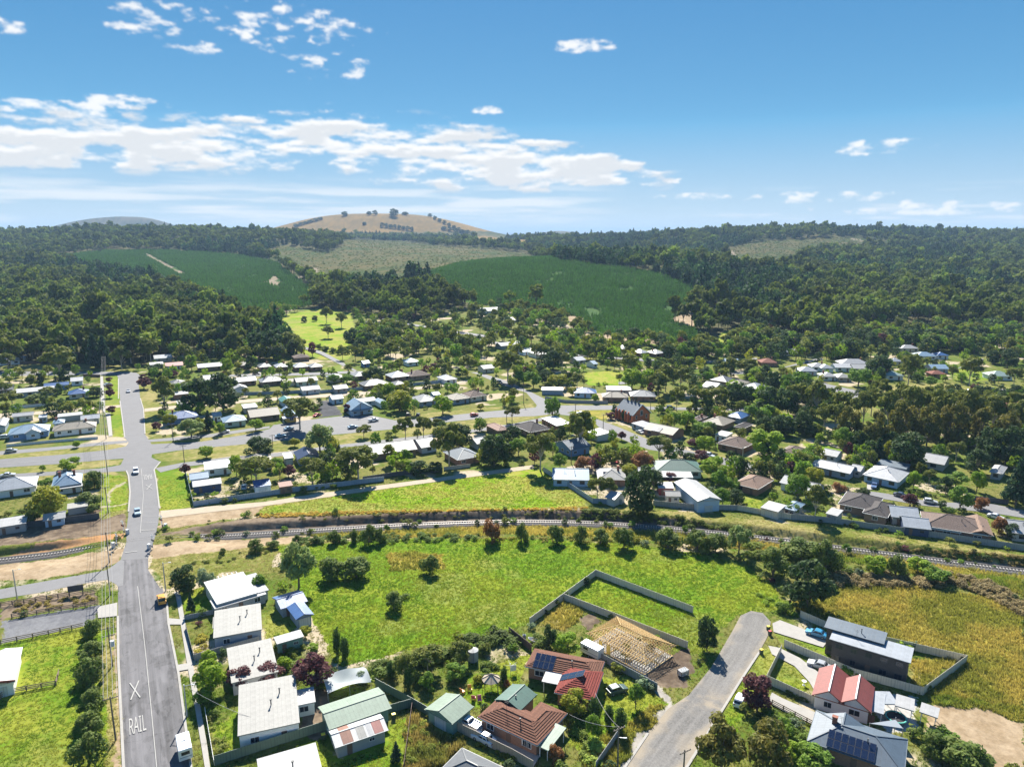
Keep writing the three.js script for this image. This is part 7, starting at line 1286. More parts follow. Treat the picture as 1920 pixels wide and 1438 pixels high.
const timber = surf(.24, .18, .125, .95, .8);
for (const [n, label, h, p] of RAILF) {
  const q = pairs(p), t = thing(n, label, 'fence', q[0][0], 0, q[0][1], 0, 'timber rail fences');
  for (let i = 0; i + 1 < q.length; i++) { const [ax, ad] = q[i], [bx_, bd] = q[i + 1], L = Math.hypot(bx_ - ax, bd - ad), k = Math.max(1, Math.round(L / 2.6)); const P = (u, y) => [mix(ax, bx_, u) - q[0][0], y, -(mix(ad, bd, u) - q[0][1])];
    for (let j = 0; j < k; j++) { const e = part('post', UNIT, timber, t); e.scale.set(.17, h + .1, .17); e.position.set(...P(j / k, h / 2)); for (const yy of [.3, .62, .95]) part('rail', bar(P(j / k, h * yy), P((j + 1) / k, h * yy), .06, .16), timber, t); } }
}
// ------------------------------------------------------------------ power poles, wires, signals
const poleM = surf(.20, .165, .13, .95, .6), paleM = plain(.55, .56, .57, .5), dkM = plain(.06, .06, .065, .5), wireM = plain(.25, .25, .25, .5), galv = plain(.48, .5, .52, .4, .5);
const poleTop = [];
for (const [x, d, h, ty, label] of POLES) {
  const y = hgt(x, d), t = thing(ty === 'lamp' ? 'street_lamp' : 'power_pole', label, ty === 'lamp' ? 'street lamp' : 'power pole', x, y, d, 0, 'poles along the streets');
  part('pole', cyl(.17, .11, [0, -.2, 0], [0, h, 0], 8), ty === 'lamp' ? galv : poleM, t);
  if (ty === 'lamp') { part('arm', bar([0, h - .3, 0], [1.6, h + .1, 0], .07), galv, t); part('lamp_head', new RoundedBoxGeometry(.7, .14, .25, 2, .05).translate(1.7, h + .08, 0), paleM, t); }
  else { const a = ty === 'along' ? RA - Math.PI / 2 : RA * .2, g = new THREE.Group(); for (const yy of ty === 'trans' ? [h - .3, h - 2] : [h - .3]) { const c = part('crossarm', bx(2.4, .14, .12, 0, yy, .14), poleM, t); c.rotation.y = RA - Math.PI / 2; for (const s of [-1.05, -.4, .4, 1.05]) { const i = part('insulator', cyl(.06, .04, [s, .07 + yy, .14], [s, .26 + yy, .14], 6), plain(.5, .42, .36, .3), t); i.rotation.y = RA - Math.PI / 2; } }
    if (ty === 'trans') part('transformer', merge([cyl(.42, .42, [.55, h - 4.4, 0], [.55, h - 3.2, 0], 12), bx(.5, .1, .1, .3, h - 3.8, 0)]), paleM, t);
    if (ty === 'lit') { part('lamp_arm', bar([0, h - 2, 0], [.9, h - 1.7, .5], .06), galv, t); part('lamp_head', new RoundedBoxGeometry(.6, .14, .25, 2, .05).translate(1.0, h - 1.68, .55), paleM, t); } }
  poleTop.push([x, y + h, d]);
}
SPANS.forEach(([a, b, sag, label], k) => {
  const A = poleTop[a], B = Array.isArray(b) ? b : poleTop[b], t = thing('overhead_wires', label, 'wires', A[0], 0, A[2], 0, 'overhead wires'), n = Array.isArray(b) ? [0] : [-1.05, -.4, .4, 1.05], sx = Math.sin(RA), sd = -Math.cos(RA);
  for (const s of n) { const pts = []; for (let i = 0; i <= 14; i++) { const u = i / 14; pts.push(new THREE.Vector3(mix(A[0], B[0], u) + s * sx * 1 - A[0], mix(A[1], B[1], u) - sag * 4 * u * (1 - u), -(mix(A[2], B[2], u) + s * sd - A[2]))); } part('wire', new THREE.TubeGeometry(new THREE.CatmullRomCurve3(pts), 28, .034, 4), wireM, t); }
});
const redL = plain(.5, .02, .02, .3), whiteP = plain(.8, .8, .78, .5);
for (const [x, d, a, label] of SIGNALS) {
  const t = thing('crossing_signal', label, 'crossing signal', x, hgt(x, d), d, a, 'level crossing signals');
  part('post', cyl(.07, .07, [0, 0, 0], [0, 4.2, 0], 8), whiteP, t); part('crossbuck', merge([bar([-.7, 3.5, .1], [.7, 4.1, .1], .05, .2), bar([.7, 3.5, .14], [-.7, 4.1, .14], .05, .2)]), whiteP, t); part('backboard', bx(1.3, .6, .08, 0, 2.7, .1), dkM, t); for (const s of [-.35, .35]) part('signal_lamp', cyl(.16, .16, [s, 2.7, .13], [s, 2.7, .28], 10), redL, t); part('control_box', bx(.9, 1.5, .7, 1.2, .75, -.4), paleM, t); part('boom', bar([.3, 1.1, 0], [.3, 4.6, .3], .08, .12), whiteP, t); part('counterweight', bx(.3, .6, .25, .3, .8, 0), dkM, t);
}
// ------------------------------------------------------------------ vehicles
const tyreM = plain(.02, .02, .02, .9), rimM = plain(.5, .5, .52, .3, .7), carGlass = new THREE.MeshStandardMaterial({ color: col(.015, .02, .028), roughness: .06 }), lampM = plain(.75, .75, .72, .15), tailM = plain(.35, .01, .01, .2), tyreG = new THREE.CylinderGeometry(.33, .33, .22, 18).rotateX(Math.PI / 2), rimG = new THREE.CylinderGeometry(.2, .2, .235, 12).rotateX(Math.PI / 2);
const paints = {};
const paint = c => paints[c] ??= new THREE.MeshPhysicalMaterial({ color: col(...c.split(',').map(Number)), roughness: .35, clearcoat: 1, clearcoatRoughness: .06, metalness: .15 });
function ext(pts, w, bev = .08) { const g = new THREE.ExtrudeGeometry(new THREE.Shape(pts.map(p => new THREE.Vector2(...p))), { depth: w - 2 * bev, bevelEnabled: true, bevelThickness: bev, bevelSize: bev, bevelSegments: 3, curveSegments: 4 }); g.translate(0, 0, -(w - 2 * bev) / 2); return g; }
const CAB = { sedan: [[-1.55, .92], [-.95, 1.36], [.25, 1.38], [1.0, .92]], hatch: [[-1.85, .92], [-1.5, 1.42], [.15, 1.44], [.95, .92]], suv: [[-2.05, 1.0], [-1.85, 1.66], [.35, 1.68], [1.05, 1.0]], ute: [[-.35, 1.0], [-.2, 1.62], [.75, 1.62], [1.35, 1.0]] };
for (const [x, d, a, ty, c, label] of CARS) {
  const lift = ty === 'suv' || ty === 'ute' ? .1 : 0, roadY = coverAt(x, d) === TI.road ? .17 : .02, t = thing(ty === 'caravan' ? 'caravan' : ty === 'ute' ? 'pickup_truck' : 'car', label, ty === 'caravan' ? 'caravan' : ty === 'ute' ? 'pickup' : 'car', x, hgt(x, d) + roadY, d, a, 'vehicles'), pm = paint(c);
  const wheel = (wx, wz) => { const w = part('wheel', tyreG, tyreM, t); w.position.set(wx, .33, wz); part('rim', rimG, rimM, w); };
  if (ty === 'caravan') { part('body', new RoundedBoxGeometry(4.8, 2.1, 2.2, 3, .16).translate(0, 1.6, 0), pm, t); part('stripe', merge([bx(4.4, .14, .02, 0, 1.3, 1.105), bx(4.4, .14, .02, 0, 1.3, -1.105), bx(.02, .14, 1.9, -2.405, 1.2, 0)]), plain(.25, .3, .36), t); part('roof_hatch', bx(.6, .12, .6, .3, 2.7, 0), paleM, t); for (const s of [-1, 1]) { part('window', bx(1.2, .6, .03, -.9, 1.9, s * 1.105), carGlass, t); wheel(-.1, s * .95); } part('rear_window', bx(.03, .6, 1.3, -2.405, 1.9, 0), carGlass, t); part('drawbar', bar([2.3, .5, 0], [3.5, .5, 0], .14), dkM, t); continue; }
  const y = .3 + lift, L = ty === 'hatch' ? 2.0 : 2.25;
  part('body', ext(ty === 'ute' ? [[-L - .2, y], [L + .15, y], [L + .15, y + .5], [1.4, y + .66], [-L - .2, y + .6]] : [[-L, y], [L - .05, y], [L, y + .38], [1.05, y + .6], [-1.6, y + .64], [-L + .05, y + .55]], 1.78), pm, t);
  const cab = CAB[ty], cg = ext(cab.map(([u, v]) => [u, v - .02]), 1.5, .1); part('windows', cg, carGlass, t);
  const up = cab.slice(1, 3); part('cabin_roof', ext([[up[0][0] - .08, up[0][1] + .0], [up[1][0] + .1, up[1][1] + .0], [up[1][0] - .05, up[1][1] + .07], [up[0][0] + .05, up[0][1] + .07]], 1.52, .06), pm, t);
  part('pillars', merge([-1, 1].flatMap(s => [bar([cab[0][0], cab[0][1], s * .8], [cab[1][0], cab[1][1] + .05, s * .72], .09), bar([cab[3][0], cab[3][1], s * .8], [cab[2][0], cab[2][1] + .05, s * .72], .08), bar([-.4, .95, s * .81], [-.4, cab[1][1], s * .74], .09)])), pm, t);
  if (ty === 'ute') part('tray', merge([bx(2.0, .06, 1.8, -1.45, 1.0, 0), bx(2.0, .34, .05, -1.45, 1.16, .9), bx(2.0, .34, .05, -1.45, 1.16, -.9), bx(.05, .34, 1.8, -2.45, 1.16, 0)]), galv, t);
  for (const wx of [-1.35, 1.35]) for (const s of [-.8, .8]) wheel(wx, s);
  for (const s of [-.62, .62]) { part('headlight', bx(.08, .14, .34, L + .05, y + .36, s), lampM, t); part('tail_light', bx(.08, .16, .3, -L - (ty === 'ute' ? .25 : .03), y + .42, s), tailM, t); }
}
// ------------------------------------------------------------------ small things in the yards
for (const [x, d, c, label] of BINS) { const t = thing('wheelie_bin', label, 'bin', x, hgt(x, d) + .02, d, .4, 'wheelie bins'); part('body', ext([[-.28, 0], [.28, 0], [.33, .95], [-.33, .95]], .55, .03), plain(.03, .06, .035, .5), t); part('lid', new RoundedBoxGeometry(.72, .1, .62, 2, .04).translate(0, 1.02, 0), c ? plain(.8, .62, .03, .5) : plain(.45, .03, .03, .5), t); }
{ const [x, d] = TRAMP, t = thing('trampoline', 'round trampoline with a green padded rim behind the red-gabled house', 'trampoline', x, 0, d); part('mat', new THREE.CylinderGeometry(1.55, 1.55, .03, 32).translate(0, .85, 0), plain(.02, .02, .022, .9), t); part('rim_pad', new THREE.TorusGeometry(1.72, .17, 8, 36).rotateX(Math.PI / 2).scale(1, .5, 1).translate(0, .87, 0), plain(.06, .36, .28, .6), t); for (let k = 0; k < 6; k++) { const a = k * Math.PI / 3; part('leg', cyl(.04, .04, [1.7 * Math.cos(a), 0, 1.7 * Math.sin(a)], [1.7 * Math.cos(a), .85, 1.7 * Math.sin(a)], 6), galv, t); } }
{ const [x, d] = GAZEBO, t = thing('garden_gazebo', 'octagonal gazebo with a tan canopy on the lawn', 'gazebo', x, 0, d); const f = [0, 1, 2, 3, 4, 5, 6, 7]; for (const k of f) { const a = k * Math.PI / 4, b = (k + 1) * Math.PI / 4, g = new Faces(); g.poly([1.9 * Math.cos(a), 2.2, 1.9 * Math.sin(a)], [0, 3.3, 0], [1.9 * Math.cos(b), 2.2, 1.9 * Math.sin(b)]); part('canopy_panel', g.geo(), plain(.40, .33, .24, .9), t); part('rib', bar([1.92 * Math.cos(a), 2.22, 1.92 * Math.sin(a)], [0, 3.34, 0], .09), dkM, t); part('post', cyl(.05, .05, [1.8 * Math.cos(a), 0, 1.8 * Math.sin(a)], [1.8 * Math.cos(a), 2.2, 1.8 * Math.sin(a)], 6), dkM, t); } }
for (const [x, d, r, g, b, label] of SEATS) { const t = thing('lawn_chair', label, 'seat', x, 0, d, x * 3, 'coloured garden seats'); const m = plain(r, g, b, .5); part('seat', new RoundedBoxGeometry(.8, .12, .75, 2, .04).translate(0, .45, 0), m, t); part('backrest', new RoundedBoxGeometry(.8, .75, .1, 2, .04).rotateX(-.2).translate(0, .85, -.36), m, t); for (const s of [-.32, .32]) for (const e of [-.3, .3]) part('leg', bx(.08, .42, .08, s, .21, e), m, t); }
{ const [x, d] = NET, t = thing('shade_net', 'pale shade netting stretched on posts behind the long green shed', 'shade net', x, 0, d, .45); const g = new THREE.PlaneGeometry(8.5, 5.5, 14, 9).rotateX(-Math.PI / 2), P = g.attributes.position; for (let i = 0; i < P.count; i++) P.setY(i, 1.9 - .7 * Math.cos(P.getX(i) * .55) * Math.cos(P.getZ(i) * .8) + .25 * vn(P.getX(i) + 9, P.getZ(i) + 7)); g.computeVertexNormals(); part('net', g, new THREE.MeshPhysicalMaterial({ color: col(.5, .54, .55), roughness: 1, transmission: .4, side: THREE.DoubleSide }), t); for (const a of [-4.2, 0, 4.2]) for (const b of [-2.7, 2.7]) part('post', cyl(.05, .05, [a, 0, b], [a, 2.3, b], 6), galv, t); }
{ const [x, d] = SAIL, t = thing('shade_sail', 'grey triangular shade sail beside the grey solar house', 'shade sail', x, 0, d); const f = new Faces(); f.poly([-2.8, 3.0, .6], [2.6, 2.6, -.9], [2.3, 3.1, 2.0]).poly([-2.8, 2.98, .6], [2.3, 3.08, 2.0], [2.6, 2.58, -.9]); part('sail', f.geo(), plain(.17, .2, .23, .8), t); for (const p of [[-2.8, .6], [2.6, -.9], [2.3, 2.0]]) part('post', cyl(.06, .06, [p[0], 0, p[1]], [p[0], 3.1, p[1]], 6), galv, t); }
{ const [x, d] = SIGN, t = thing('notice_board', 'dark notice board on two posts at the planted bed', 'sign', x, 0, d, .35); part('board', bx(3.4, 1.5, .1, 0, 1.9, 0), plain(.06, .065, .075, .6), t); for (const s of [-1.4, 1.4]) part('post', bx(.14, 2.7, .14, s, 1.3, -.1), timber, t); }
{ const [x, d] = BOAT, t = thing('dinghy', 'small white dinghy beside the brown fence', 'boat', x, .2, d, -.6); const g = new THREE.SphereGeometry(1, 20, 8, 0, Math.PI * 2, Math.PI / 2, Math.PI / 2).scale(1.7, .6, .65).translate(0, .6, 0); part('hull', g, plain(.75, .74, .7, .4), t); part('gunwale', new THREE.TorusGeometry(1, .05, 6, 28).rotateX(Math.PI / 2).scale(1.7, 1, .65).translate(0, .6, 0), plain(.5, .5, .48), t); for (const s of [-.5, .5]) part('thwart', bx(.3, .05, 1.1, s, .5, 0), timber, t); }
{ const [x, d] = BIRD, t = thing('bird_bath', 'white bird bath on the small fenced lawn', 'bird bath', x, 0, d); part('pedestal', new THREE.LatheGeometry([[.3, 0], [.26, .1], [.12, .2], [.1, .7], [.2, .8]].map(q => new THREE.Vector2(...q)), 14), whiteP, t); part('bowl', new THREE.LatheGeometry([[.1, .78], [.4, .86], [.46, .95], [.4, .93], [.05, .86]].map(q => new THREE.Vector2(...q)), 18), whiteP, t); }
{ const [x, d] = LINE, t = thing('clothes_line', 'clothes line with one white sheet on the lawn', 'clothes line', x, 0, d, .3); part('mast', cyl(.05, .05, [0, 0, 0], [0, 2.2, 0], 8), galv, t); for (const a of [0, 1, 2, 3]) part('arm', bar([0, 1.6, 0], [1.3 * Math.cos(a * 1.57), 2.1, 1.3 * Math.sin(a * 1.57)], .04), galv, t); part('sheet', bx(1.2, 1.3, .03, .5, 1.35, .5), whiteP, t); }
{ const [x, d] = CRATE, t = thing('steel_stillage', 'grey steel stillage with bars standing on the building site edge', 'stillage', x, .1, d, .5); part('base', bx(2.0, .15, 1.3, 0, .2, 0), galv, t); for (let k = 0; k < 7; k++) part('bar', bx(.08, .9, 1.3, -.9 + k * .3, .7, 0), galv, t); for (const s of [-.95, .95]) for (const e of [-.6, .6]) part('leg', bx(.1, 1.2, .1, s, .6, e), dkM, t); }
for (const [x, d, h, r, label] of TANKS) { const t = thing('water_tank', label, 'water tank', x, 0, d, 0, 'water tanks'); part('tank', new THREE.CylinderGeometry(r, r, h, 24).translate(0, h / 2, 0), FM.fgrey, t); part('lid', new THREE.ConeGeometry(r * 1.03, .35, 24).translate(0, h + .17, 0), FM.fgrey, t); }
console.log('objects');
// ------------------------------------------------------------------ trees
const leafM = new THREE.MeshPhysicalMaterial({ vertexColors: true, roughness: .85, transmission: .46, thickness: 0, specularIntensity: .25, side: THREE.DoubleSide });
const barkM = surf(.20, .155, .115, 1, 2), paleBark = surf(.42, .37, .31, .9, 2);
function blobs(kind, R) {
  const B = [], add = (x, y, z, r, f = .8) => B.push([x, y, z, r, f]), u = () => R() * 2 - 1;
  if (kind === 'g') { const n = 17; for (let i = 0; i < n; i++) { const a = i * 2.4 + R(), q = Math.sqrt((i + .6) / n), yy = .66 + .2 * (1 - q) + .15 * u(); add(.36 * q * Math.cos(a), yy, .37 * q * Math.sin(a), .075 + .10 * R(), .72); } }
  else if (kind === 'w') { for (let i = 0; i < 20; i++) { const a = i * 2.4 + R(), q = Math.sqrt((i + .6) / 20); add(.36 * q * Math.cos(a), .55 + .3 * (1 - q) + .2 * u(), .36 * q * Math.sin(a), .1 + .05 * R(), 1); } }
  else if (kind === 'c') { for (let i = 0; i < 14; i++) { const v = i / 13, r = .34 * Math.pow(Math.sin(Math.PI * Math.min(1, .12 + v * .86)), .7) + .06; add(.12 * u(), .06 + v * .86, .12 * u(), r * .9, .28); } }
  else if (kind === 'n') { for (let i = 0; i < 26; i++) { const v = (i + .5) / 26, rr = .40 * (1 - v) , a = i * 2.4; add(rr * .75 * Math.cos(a), .12 + v * .84, rr * .75 * Math.sin(a), .06 + .13 * (1 - v), .45); } }
  else if (kind === 's') { for (let i = 0; i < 15; i++) { const a = i * 2.4 + R(), q = Math.sqrt((i + .5) / 15); add(.36 * q * Math.cos(a), .30 + .30 * (1 - q * q) + .2 * u(), .36 * q * Math.sin(a), .09 + .13 * R(), 1.2); } }
  else if (kind === 'd') { for (let i = 0; i < 24; i++) { const a = i * 2.4, v = R(), q = Math.pow(Math.sin(Math.PI * (.2 + .72 * v)), .8) * (.6 + .4 * R()); add(.37 * q * Math.cos(a), .16 + .72 * v, .37 * q * Math.sin(a), .08 + .11 * R(), .8); } }
  else { for (let i = 0; i < 22; i++) { const a = i * 2.4 + R(), v = R(), q = Math.sqrt(Math.max(0, 1 - (2 * v - 1) ** 2)) * (.65 + .35 * R()); add(.37 * q * Math.cos(a), .30 + .56 * v, .37 * q * Math.sin(a), .08 + .11 * R(), .9); } }
  return B;
}
const LEAF = { g: [[0.138, 0.182, 0.030], [0.231, 0.240, 0.038]], r: [[0.121, 0.245, 0.028], [0.221, 0.326, 0.031]], l: [[0.196, 0.339, 0.019], [0.332, 0.419, 0.025]], d: [[0.044, 0.091, 0.027], [0.082, 0.126, 0.031]], p: [[0.102, 0.031, 0.041], [0.187, 0.076, 0.068]], y: [[0.26, 0.30, 0.022], [0.37, 0.36, 0.03]], c: [[0.061, 0.126, 0.031], [0.112, 0.174, 0.034]], w: [[0.221, 0.306, 0.085], [0.34, 0.391, 0.119]], s: [[0.106, 0.174, 0.028], [0.191, 0.235, 0.043]], o: [[0.238, 0.128, 0.051], [0.374, 0.17, 0.051]], n: [[0.027, 0.071, 0.037], [0.051, 0.102, 0.041]], m: [[0.120, 0.138, 0.026], [0.228, 0.198, 0.036]], b: [[0.17, 0.238, 0.119], [0.272, 0.34, 0.187]] };
function crownGeo(kind, seed, n, size) {
  const R = rng(seed), shape = { m: 'd', l: 'r', p: 'r', y: 'r', o: 's', b: 's' }[kind] ?? kind, B = blobs(shape, R), tot = B.reduce((s, b) => s + b[3] * b[3], 0), p = [], c = [], nn = [], [c0, c1] = LEAF[kind];
  const X = new THREE.Vector3(), Y = new THREE.Vector3(), N = new THREE.Vector3();
  for (const [bx_, by, bz, r, f] of B) {
    const k = Math.round(n * r * r / tot), tone = R();
    for (let i = 0; i < k; i++) {
      const z = R() * 2 - 1, a = R() * 6.2832, q = Math.sqrt(1 - z * z), dx = q * Math.cos(a), dy = z, dz = q * Math.sin(a); if (dy < -.55 && R() < .6) { i -= .5; continue; }
      const rr = r * (.62 + .45 * Math.pow(R(), .6)); let px = bx_ + dx * rr, py = by + dy * rr * f, pz = bz + dz * rr; if (py < .005) py = .01 + R() * .05;
      N.set(dx + (R() - .5) * 1.5, dy + (R() - .3) * 1.3, dz + (R() - .5) * 1.5).normalize(); X.set(R() - .5, R() - .5, R() - .5).cross(N).normalize(); Y.crossVectors(N, X);
      const s = size * (.65 + .7 * R()), t = s * (.5 + .3 * R()), P = (u, v) => [px + X.x * u + Y.x * v, py + X.y * u + Y.y * v, pz + X.z * u + Y.z * v];
      const A = P(-s * .5, -t * .3), C = P(s * .1, -t * .55), D = P(s * .55, t * .1), E = P(-s * .05, t * .5);
      p.push(...A, ...C, ...D, ...A, ...D, ...E); const m = Math.min(1, Math.max(0, tone * .6 + R() * .5)), v = .8 + .4 * R(), cc = [0, 1, 2].map(q => mix(c0[q], c1[q], m) * v); for (let q = 0; q < 6; q++) { c.push(...cc); nn.push(N.x, N.y, N.z); }
    }
  }
  const g = new THREE.BufferGeometry(); g.setAttribute('position', new THREE.Float32BufferAttribute(p, 3)); g.setAttribute('normal', new THREE.Float32BufferAttribute(nn, 3)); g.setAttribute('color', new THREE.Float32BufferAttribute(c, 3)); g.userData = { B }; return g;
}
function trunkGeo(kind, seed, B) {
  const R = rng(seed), pale = kind === 'g', fork = { g: .38, w: .3, r: .22, l: .24, p: .25, y: .24, d: .16, m: .16, c: .1, n: .6 }[kind] ?? .1, a = [cyl(pale ? .022 : .03, pale ? .016 : .02, [0, -.02, 0], [(R() - .5) * .03, fork, (R() - .5) * .03], 7)];
  if (kind === 'n' || kind === 'c') a.push(cyl(.018, .004, [0, fork, 0], [0, .92, 0], 5)); else for (let i = 0; i < Math.min(9, B.length); i++) { const b = B[Math.floor(i * B.length / 9)] ?? B[i]; a.push(cyl(.013, .005, [0, fork - .03 - .05 * R(), 0], [b[0] * .85, b[1], b[2] * .85], 5)); }
  return merge(a);
}
const tcache = {};
function treeGeos(kind, hi, v) { const k = kind + hi + v; return tcache[k] ??= (() => { const c = crownGeo(kind, 77 + v * 13 + kind.charCodeAt(0), hi ? 2300 : 1000, hi ? .074 : .108); return [c, trunkGeo(kind, 5 + v, c.userData.B)]; })(); }
TREES.forEach(([k, x, d, h, w, pre, j], i) => {
  const [name, cat] = TK[k], R = rng(300 + i), v = Math.floor(R() * 3), [c, tk] = treeGeos(k, d < 330 ? 1 : 0, v), t = thing(name, pre + ' ' + PLACE[j], cat, x, hgt(x, d) - .05, d, R() * 6.28, 'trees and shrubs ' + PLACE[j]);
  const s = 1.12 * w; t.scale.set(s, h, s);
  part('crown', c, leafM, t); part('trunk', tk, k === 'g' ? paleBark : barkM, t);
});
console.log('trees', TREES.length);
// ------------------------------------------------------------------ woods, plantations, gardens and grass that nobody could count
const mtx = new THREE.Matrix4(), quat = new THREE.Quaternion(), UPV = new THREE.Vector3(0, 1, 0), V3 = new THREE.Vector3(), S3 = new THREE.Vector3(), C3 = new THREE.Color();
function scatter(name, label, cat, variants, mat, list) { // list: [variant, x, y, d, turn, sx, sy, tint]
  const g = new THREE.Group(); g.name = numbered(name); tag(g, label, cat, null, 'stuff'); scene.add(g);
  variants.forEach((geo, v) => { const l = list.filter(q => q[0] === v); if (!l.length) return; const m = new THREE.InstancedMesh(geo, mat, l.length); m.name = cat.replace(/ /g, '_'); shadow(m); m.userData.kind = 'stuff';
    l.forEach((q, i) => { mtx.compose(V3.set(q[1], q[2], -q[3]), quat.setFromAxisAngle(UPV, q[4]), S3.set(q[5], q[6], q[5])); m.setMatrixAt(i, mtx); const t = q[7]; m.setColorAt(i, Array.isArray(t) ? C3.setRGB(...t) : C3.setRGB(t, t, t)); }); m.instanceMatrix.needsUpdate = true; if (m.instanceColor) m.instanceColor.needsUpdate = true; g.add(m); });
  return g;
}
function woodTree(kind, seed, n, size) { const c = crownGeo(kind, seed, n, size), t = trunkGeo(kind, seed, c.userData.B); const k = t.attributes.position.count, a = new Float32Array(k * 3); for (let i = 0; i < k; i++) { a[i * 3] = .22; a[i * 3 + 1] = .18; a[i * 3 + 2] = .14; } t.setAttribute('color', new THREE.BufferAttribute(a, 3)); t.deleteAttribute('uv'); return mergeGeometries([c, t]); }
const inView = (x, d) => Math.abs(x) < d * .80 + 30;
{
  const R = rng(42), wood = [], V = [woodTree('g', 1, 230, .18), woodTree('g', 2, 230, .18), woodTree('g', 3, 210, .18), woodTree('d', 4, 220, .18), woodTree('n', 5, 200, .15)];
  const tooNear = new Set(TREES.map(t => Math.round(t[1] / 6) + ',' + Math.round(t[2] / 6)));
  for (let d = 470; d < 3500; ) { const s = 6.6 + d * .0042; for (let x = -d * .82; x < d * .82; x += s) { const px = x + (R() - .5) * s * 1.1, pd = d + (R() - .5) * s * 1.1, dk = fbm(px * .006 + 3, pd * .004, 3), v = dk > .56 ? (R() < .6 ? 3 : 4) : Math.floor(R() * 3), sz = (.6 + .72 * R()) * (R() < .08 ? 1.4 : 1), tint = (.6 + 1.25 * R() * R()) * (.72 + .62 * fbm(px * .011 + 70, pd * .009, 3)); if (pd < 818) { if (mid.at(px, pd) !== TI.forest) continue; } else { const ft = farType(px, pd); if (ft !== 'forest') continue; } if (fbm(px * .03 + 200, pd * .022, 3) > .655) continue; if (tooNear.has(Math.round(px / 6) + ',' + Math.round(pd / 6))) continue; const gr = 1 + .25 * (fbm(px * .02, pd * .02, 2) - .5); wood.push([v, px, hgt(px, pd) - .3, pd, R() * 6.28, (12 + d * .0012) * sz, (15 + 6 * R()) * sz, [tint * gr * .78, tint * .9, tint * .72]]); } d += s * .92; }
  scatter('woodland', 'dense gum woodland covering the hills behind the town', 'woodland', V, leafM, wood); console.log('wood', wood.length);
  const pine = [], PV = [crownGeo('n', 8, 62, .2), crownGeo('n', 9, 62, .2)];
  for (const [k, p] of FARP) { if (k !== 'plantation') continue; let lo = 1e9, hi = -1e9, xl = 1e9, xh = -1e9; for (const q of p) { lo = Math.min(lo, q[1]); hi = Math.max(hi, q[1]); xl = Math.min(xl, q[0]); xh = Math.max(xh, q[0]); } const ca = Math.cos(.35), sa = Math.sin(.35); const st = lo > 820 ? 4.9 : 3.7; for (let a = -1600; a < 1600; a += st) for (let b = -1600; b < 1600; b += st * .8) { const cx = (xl + xh) / 2, cd = (lo + hi) / 2, x = cx + a * ca - b * sa, d = cd + a * sa + b * ca; if (d < lo || d > hi || x < xl || x > xh || !inside(x, d, p) || farType(x, d) !== 'plantation' || R() < .08 || fbm(x * .035 + 90, d * .03, 3) > .69) continue; const t = .7 + .5 * R() + .3 * (fbm(x * .02, d * .02, 3) - .5), hv = .7 + .7 * fbm(x * .03 + 20, d * .03, 3); pine.push([R() < .5 ? 0 : 1, x + (R() - .5) * 2.2, hgt(x, d) - .1, d + (R() - .5) * 2.2, R() * 6.28, (2.7 + 1.4 * R()) * hv, (3.4 + 2.8 * R()) * hv, [t * 1.9, t * 2.0, t * .62]]); } }
  scatter('pine_plantation', 'young green pines planted in rows over the slopes', 'pine plantation', PV, leafM, pine); console.log('pine', pine.length);
  const sc = []; for (const [k, p] of FARP) { if (k !== 'cleared') continue; let lo = 1e9, hi = -1e9, xl = 1e9, xh = -1e9; for (const q of p) { lo = Math.min(lo, q[1]); hi = Math.max(hi, q[1]); xl = Math.min(xl, q[0]); xh = Math.max(xh, q[0]); } for (let i = 0; i < 5200; i++) { const x = mix(xl, xh, R()), d = mix(lo, hi, R()); if (!inside(x, d, p)) continue; const t = .5 + .5 * R(); sc.push([i & 1, x, hgt(x, d) - .1, d, R() * 6.28, 3 + 3 * R(), 1.2 + 1.6 * R(), [t * 1.1, t, t * .8]]); } }
  scatter('hillside_scrub', 'low regrowth scattered over the cleared slopes', 'scrub', [crownGeo('s', 3, 40, .3), crownGeo('s', 4, 40, .3)], leafM, sc);
  // garden planting between the houses
  const gv = ['g', 'r', 'l', 'd', 's', 's', 'b', 'p', 'y'].map((k, i) => k === 's' || k === 'b' ? crownGeo(k, 60 + i, 260, .15) : woodTree(k, 60 + i, 330, .13)), gl = [];
  for (let i = 0; i < 26000; i++) { const d = 95 + 690 * Math.pow(R(), .8), x = (R() * 2 - 1) * (d * .78 + 25), t = coverAt(x, d), c = fbm(x * .03 + 7, d * .03 + 2, 3); if (t !== TI.town || !inView(x, d)) continue; if (d > 240 && [[0, 5], [0, 9], [0, 13]].some(([a, b]) => coverAt(x + a, d + b) === TI.house) && R() < .85) continue; if (R() > (ss(.36, .62, c) * .8 + .1) * (x > 60 && d > 230 ? 1 : d < 230 ? .9 : .62)) continue; if ([[2, 0], [-2, 0], [0, 2], [0, -2]].some(([a, b]) => { const q = coverAt(x + a, d + b); return q === TI.road || q === TI.house; })) continue;
    const right = x > 90 && d > 250, far = d > 480, q = R(); let v = q < .14 ? 0 : q < .27 ? 1 : q < .38 ? 2 : q < .48 ? 3 : q < .72 ? 4 : q < .88 ? 5 : q < .95 ? 6 : q < .965 ? 7 : 8; if (far && q > .55 && q < .85) v = 0; if (right && q > .6 && q < .8) v = 3; const big = (v < 4 || v > 6) && d > 240, hh = big ? (far ? 6 + 8 * R() : 3.5 + 5 * R()) : .8 + 1.7 * R(), ww = big ? hh * (.7 + .3 * R()) : hh * (1.1 + .6 * R()), tn = .75 + .5 * R(); gl.push([v, x, hgt(x, d) - .05, d, R() * 6.28, ww, hh, tn]); }
  scatter('garden_planting', 'garden shrubs and small trees between the houses', 'garden planting', gv, leafM, gl); console.log('garden', gl.length);
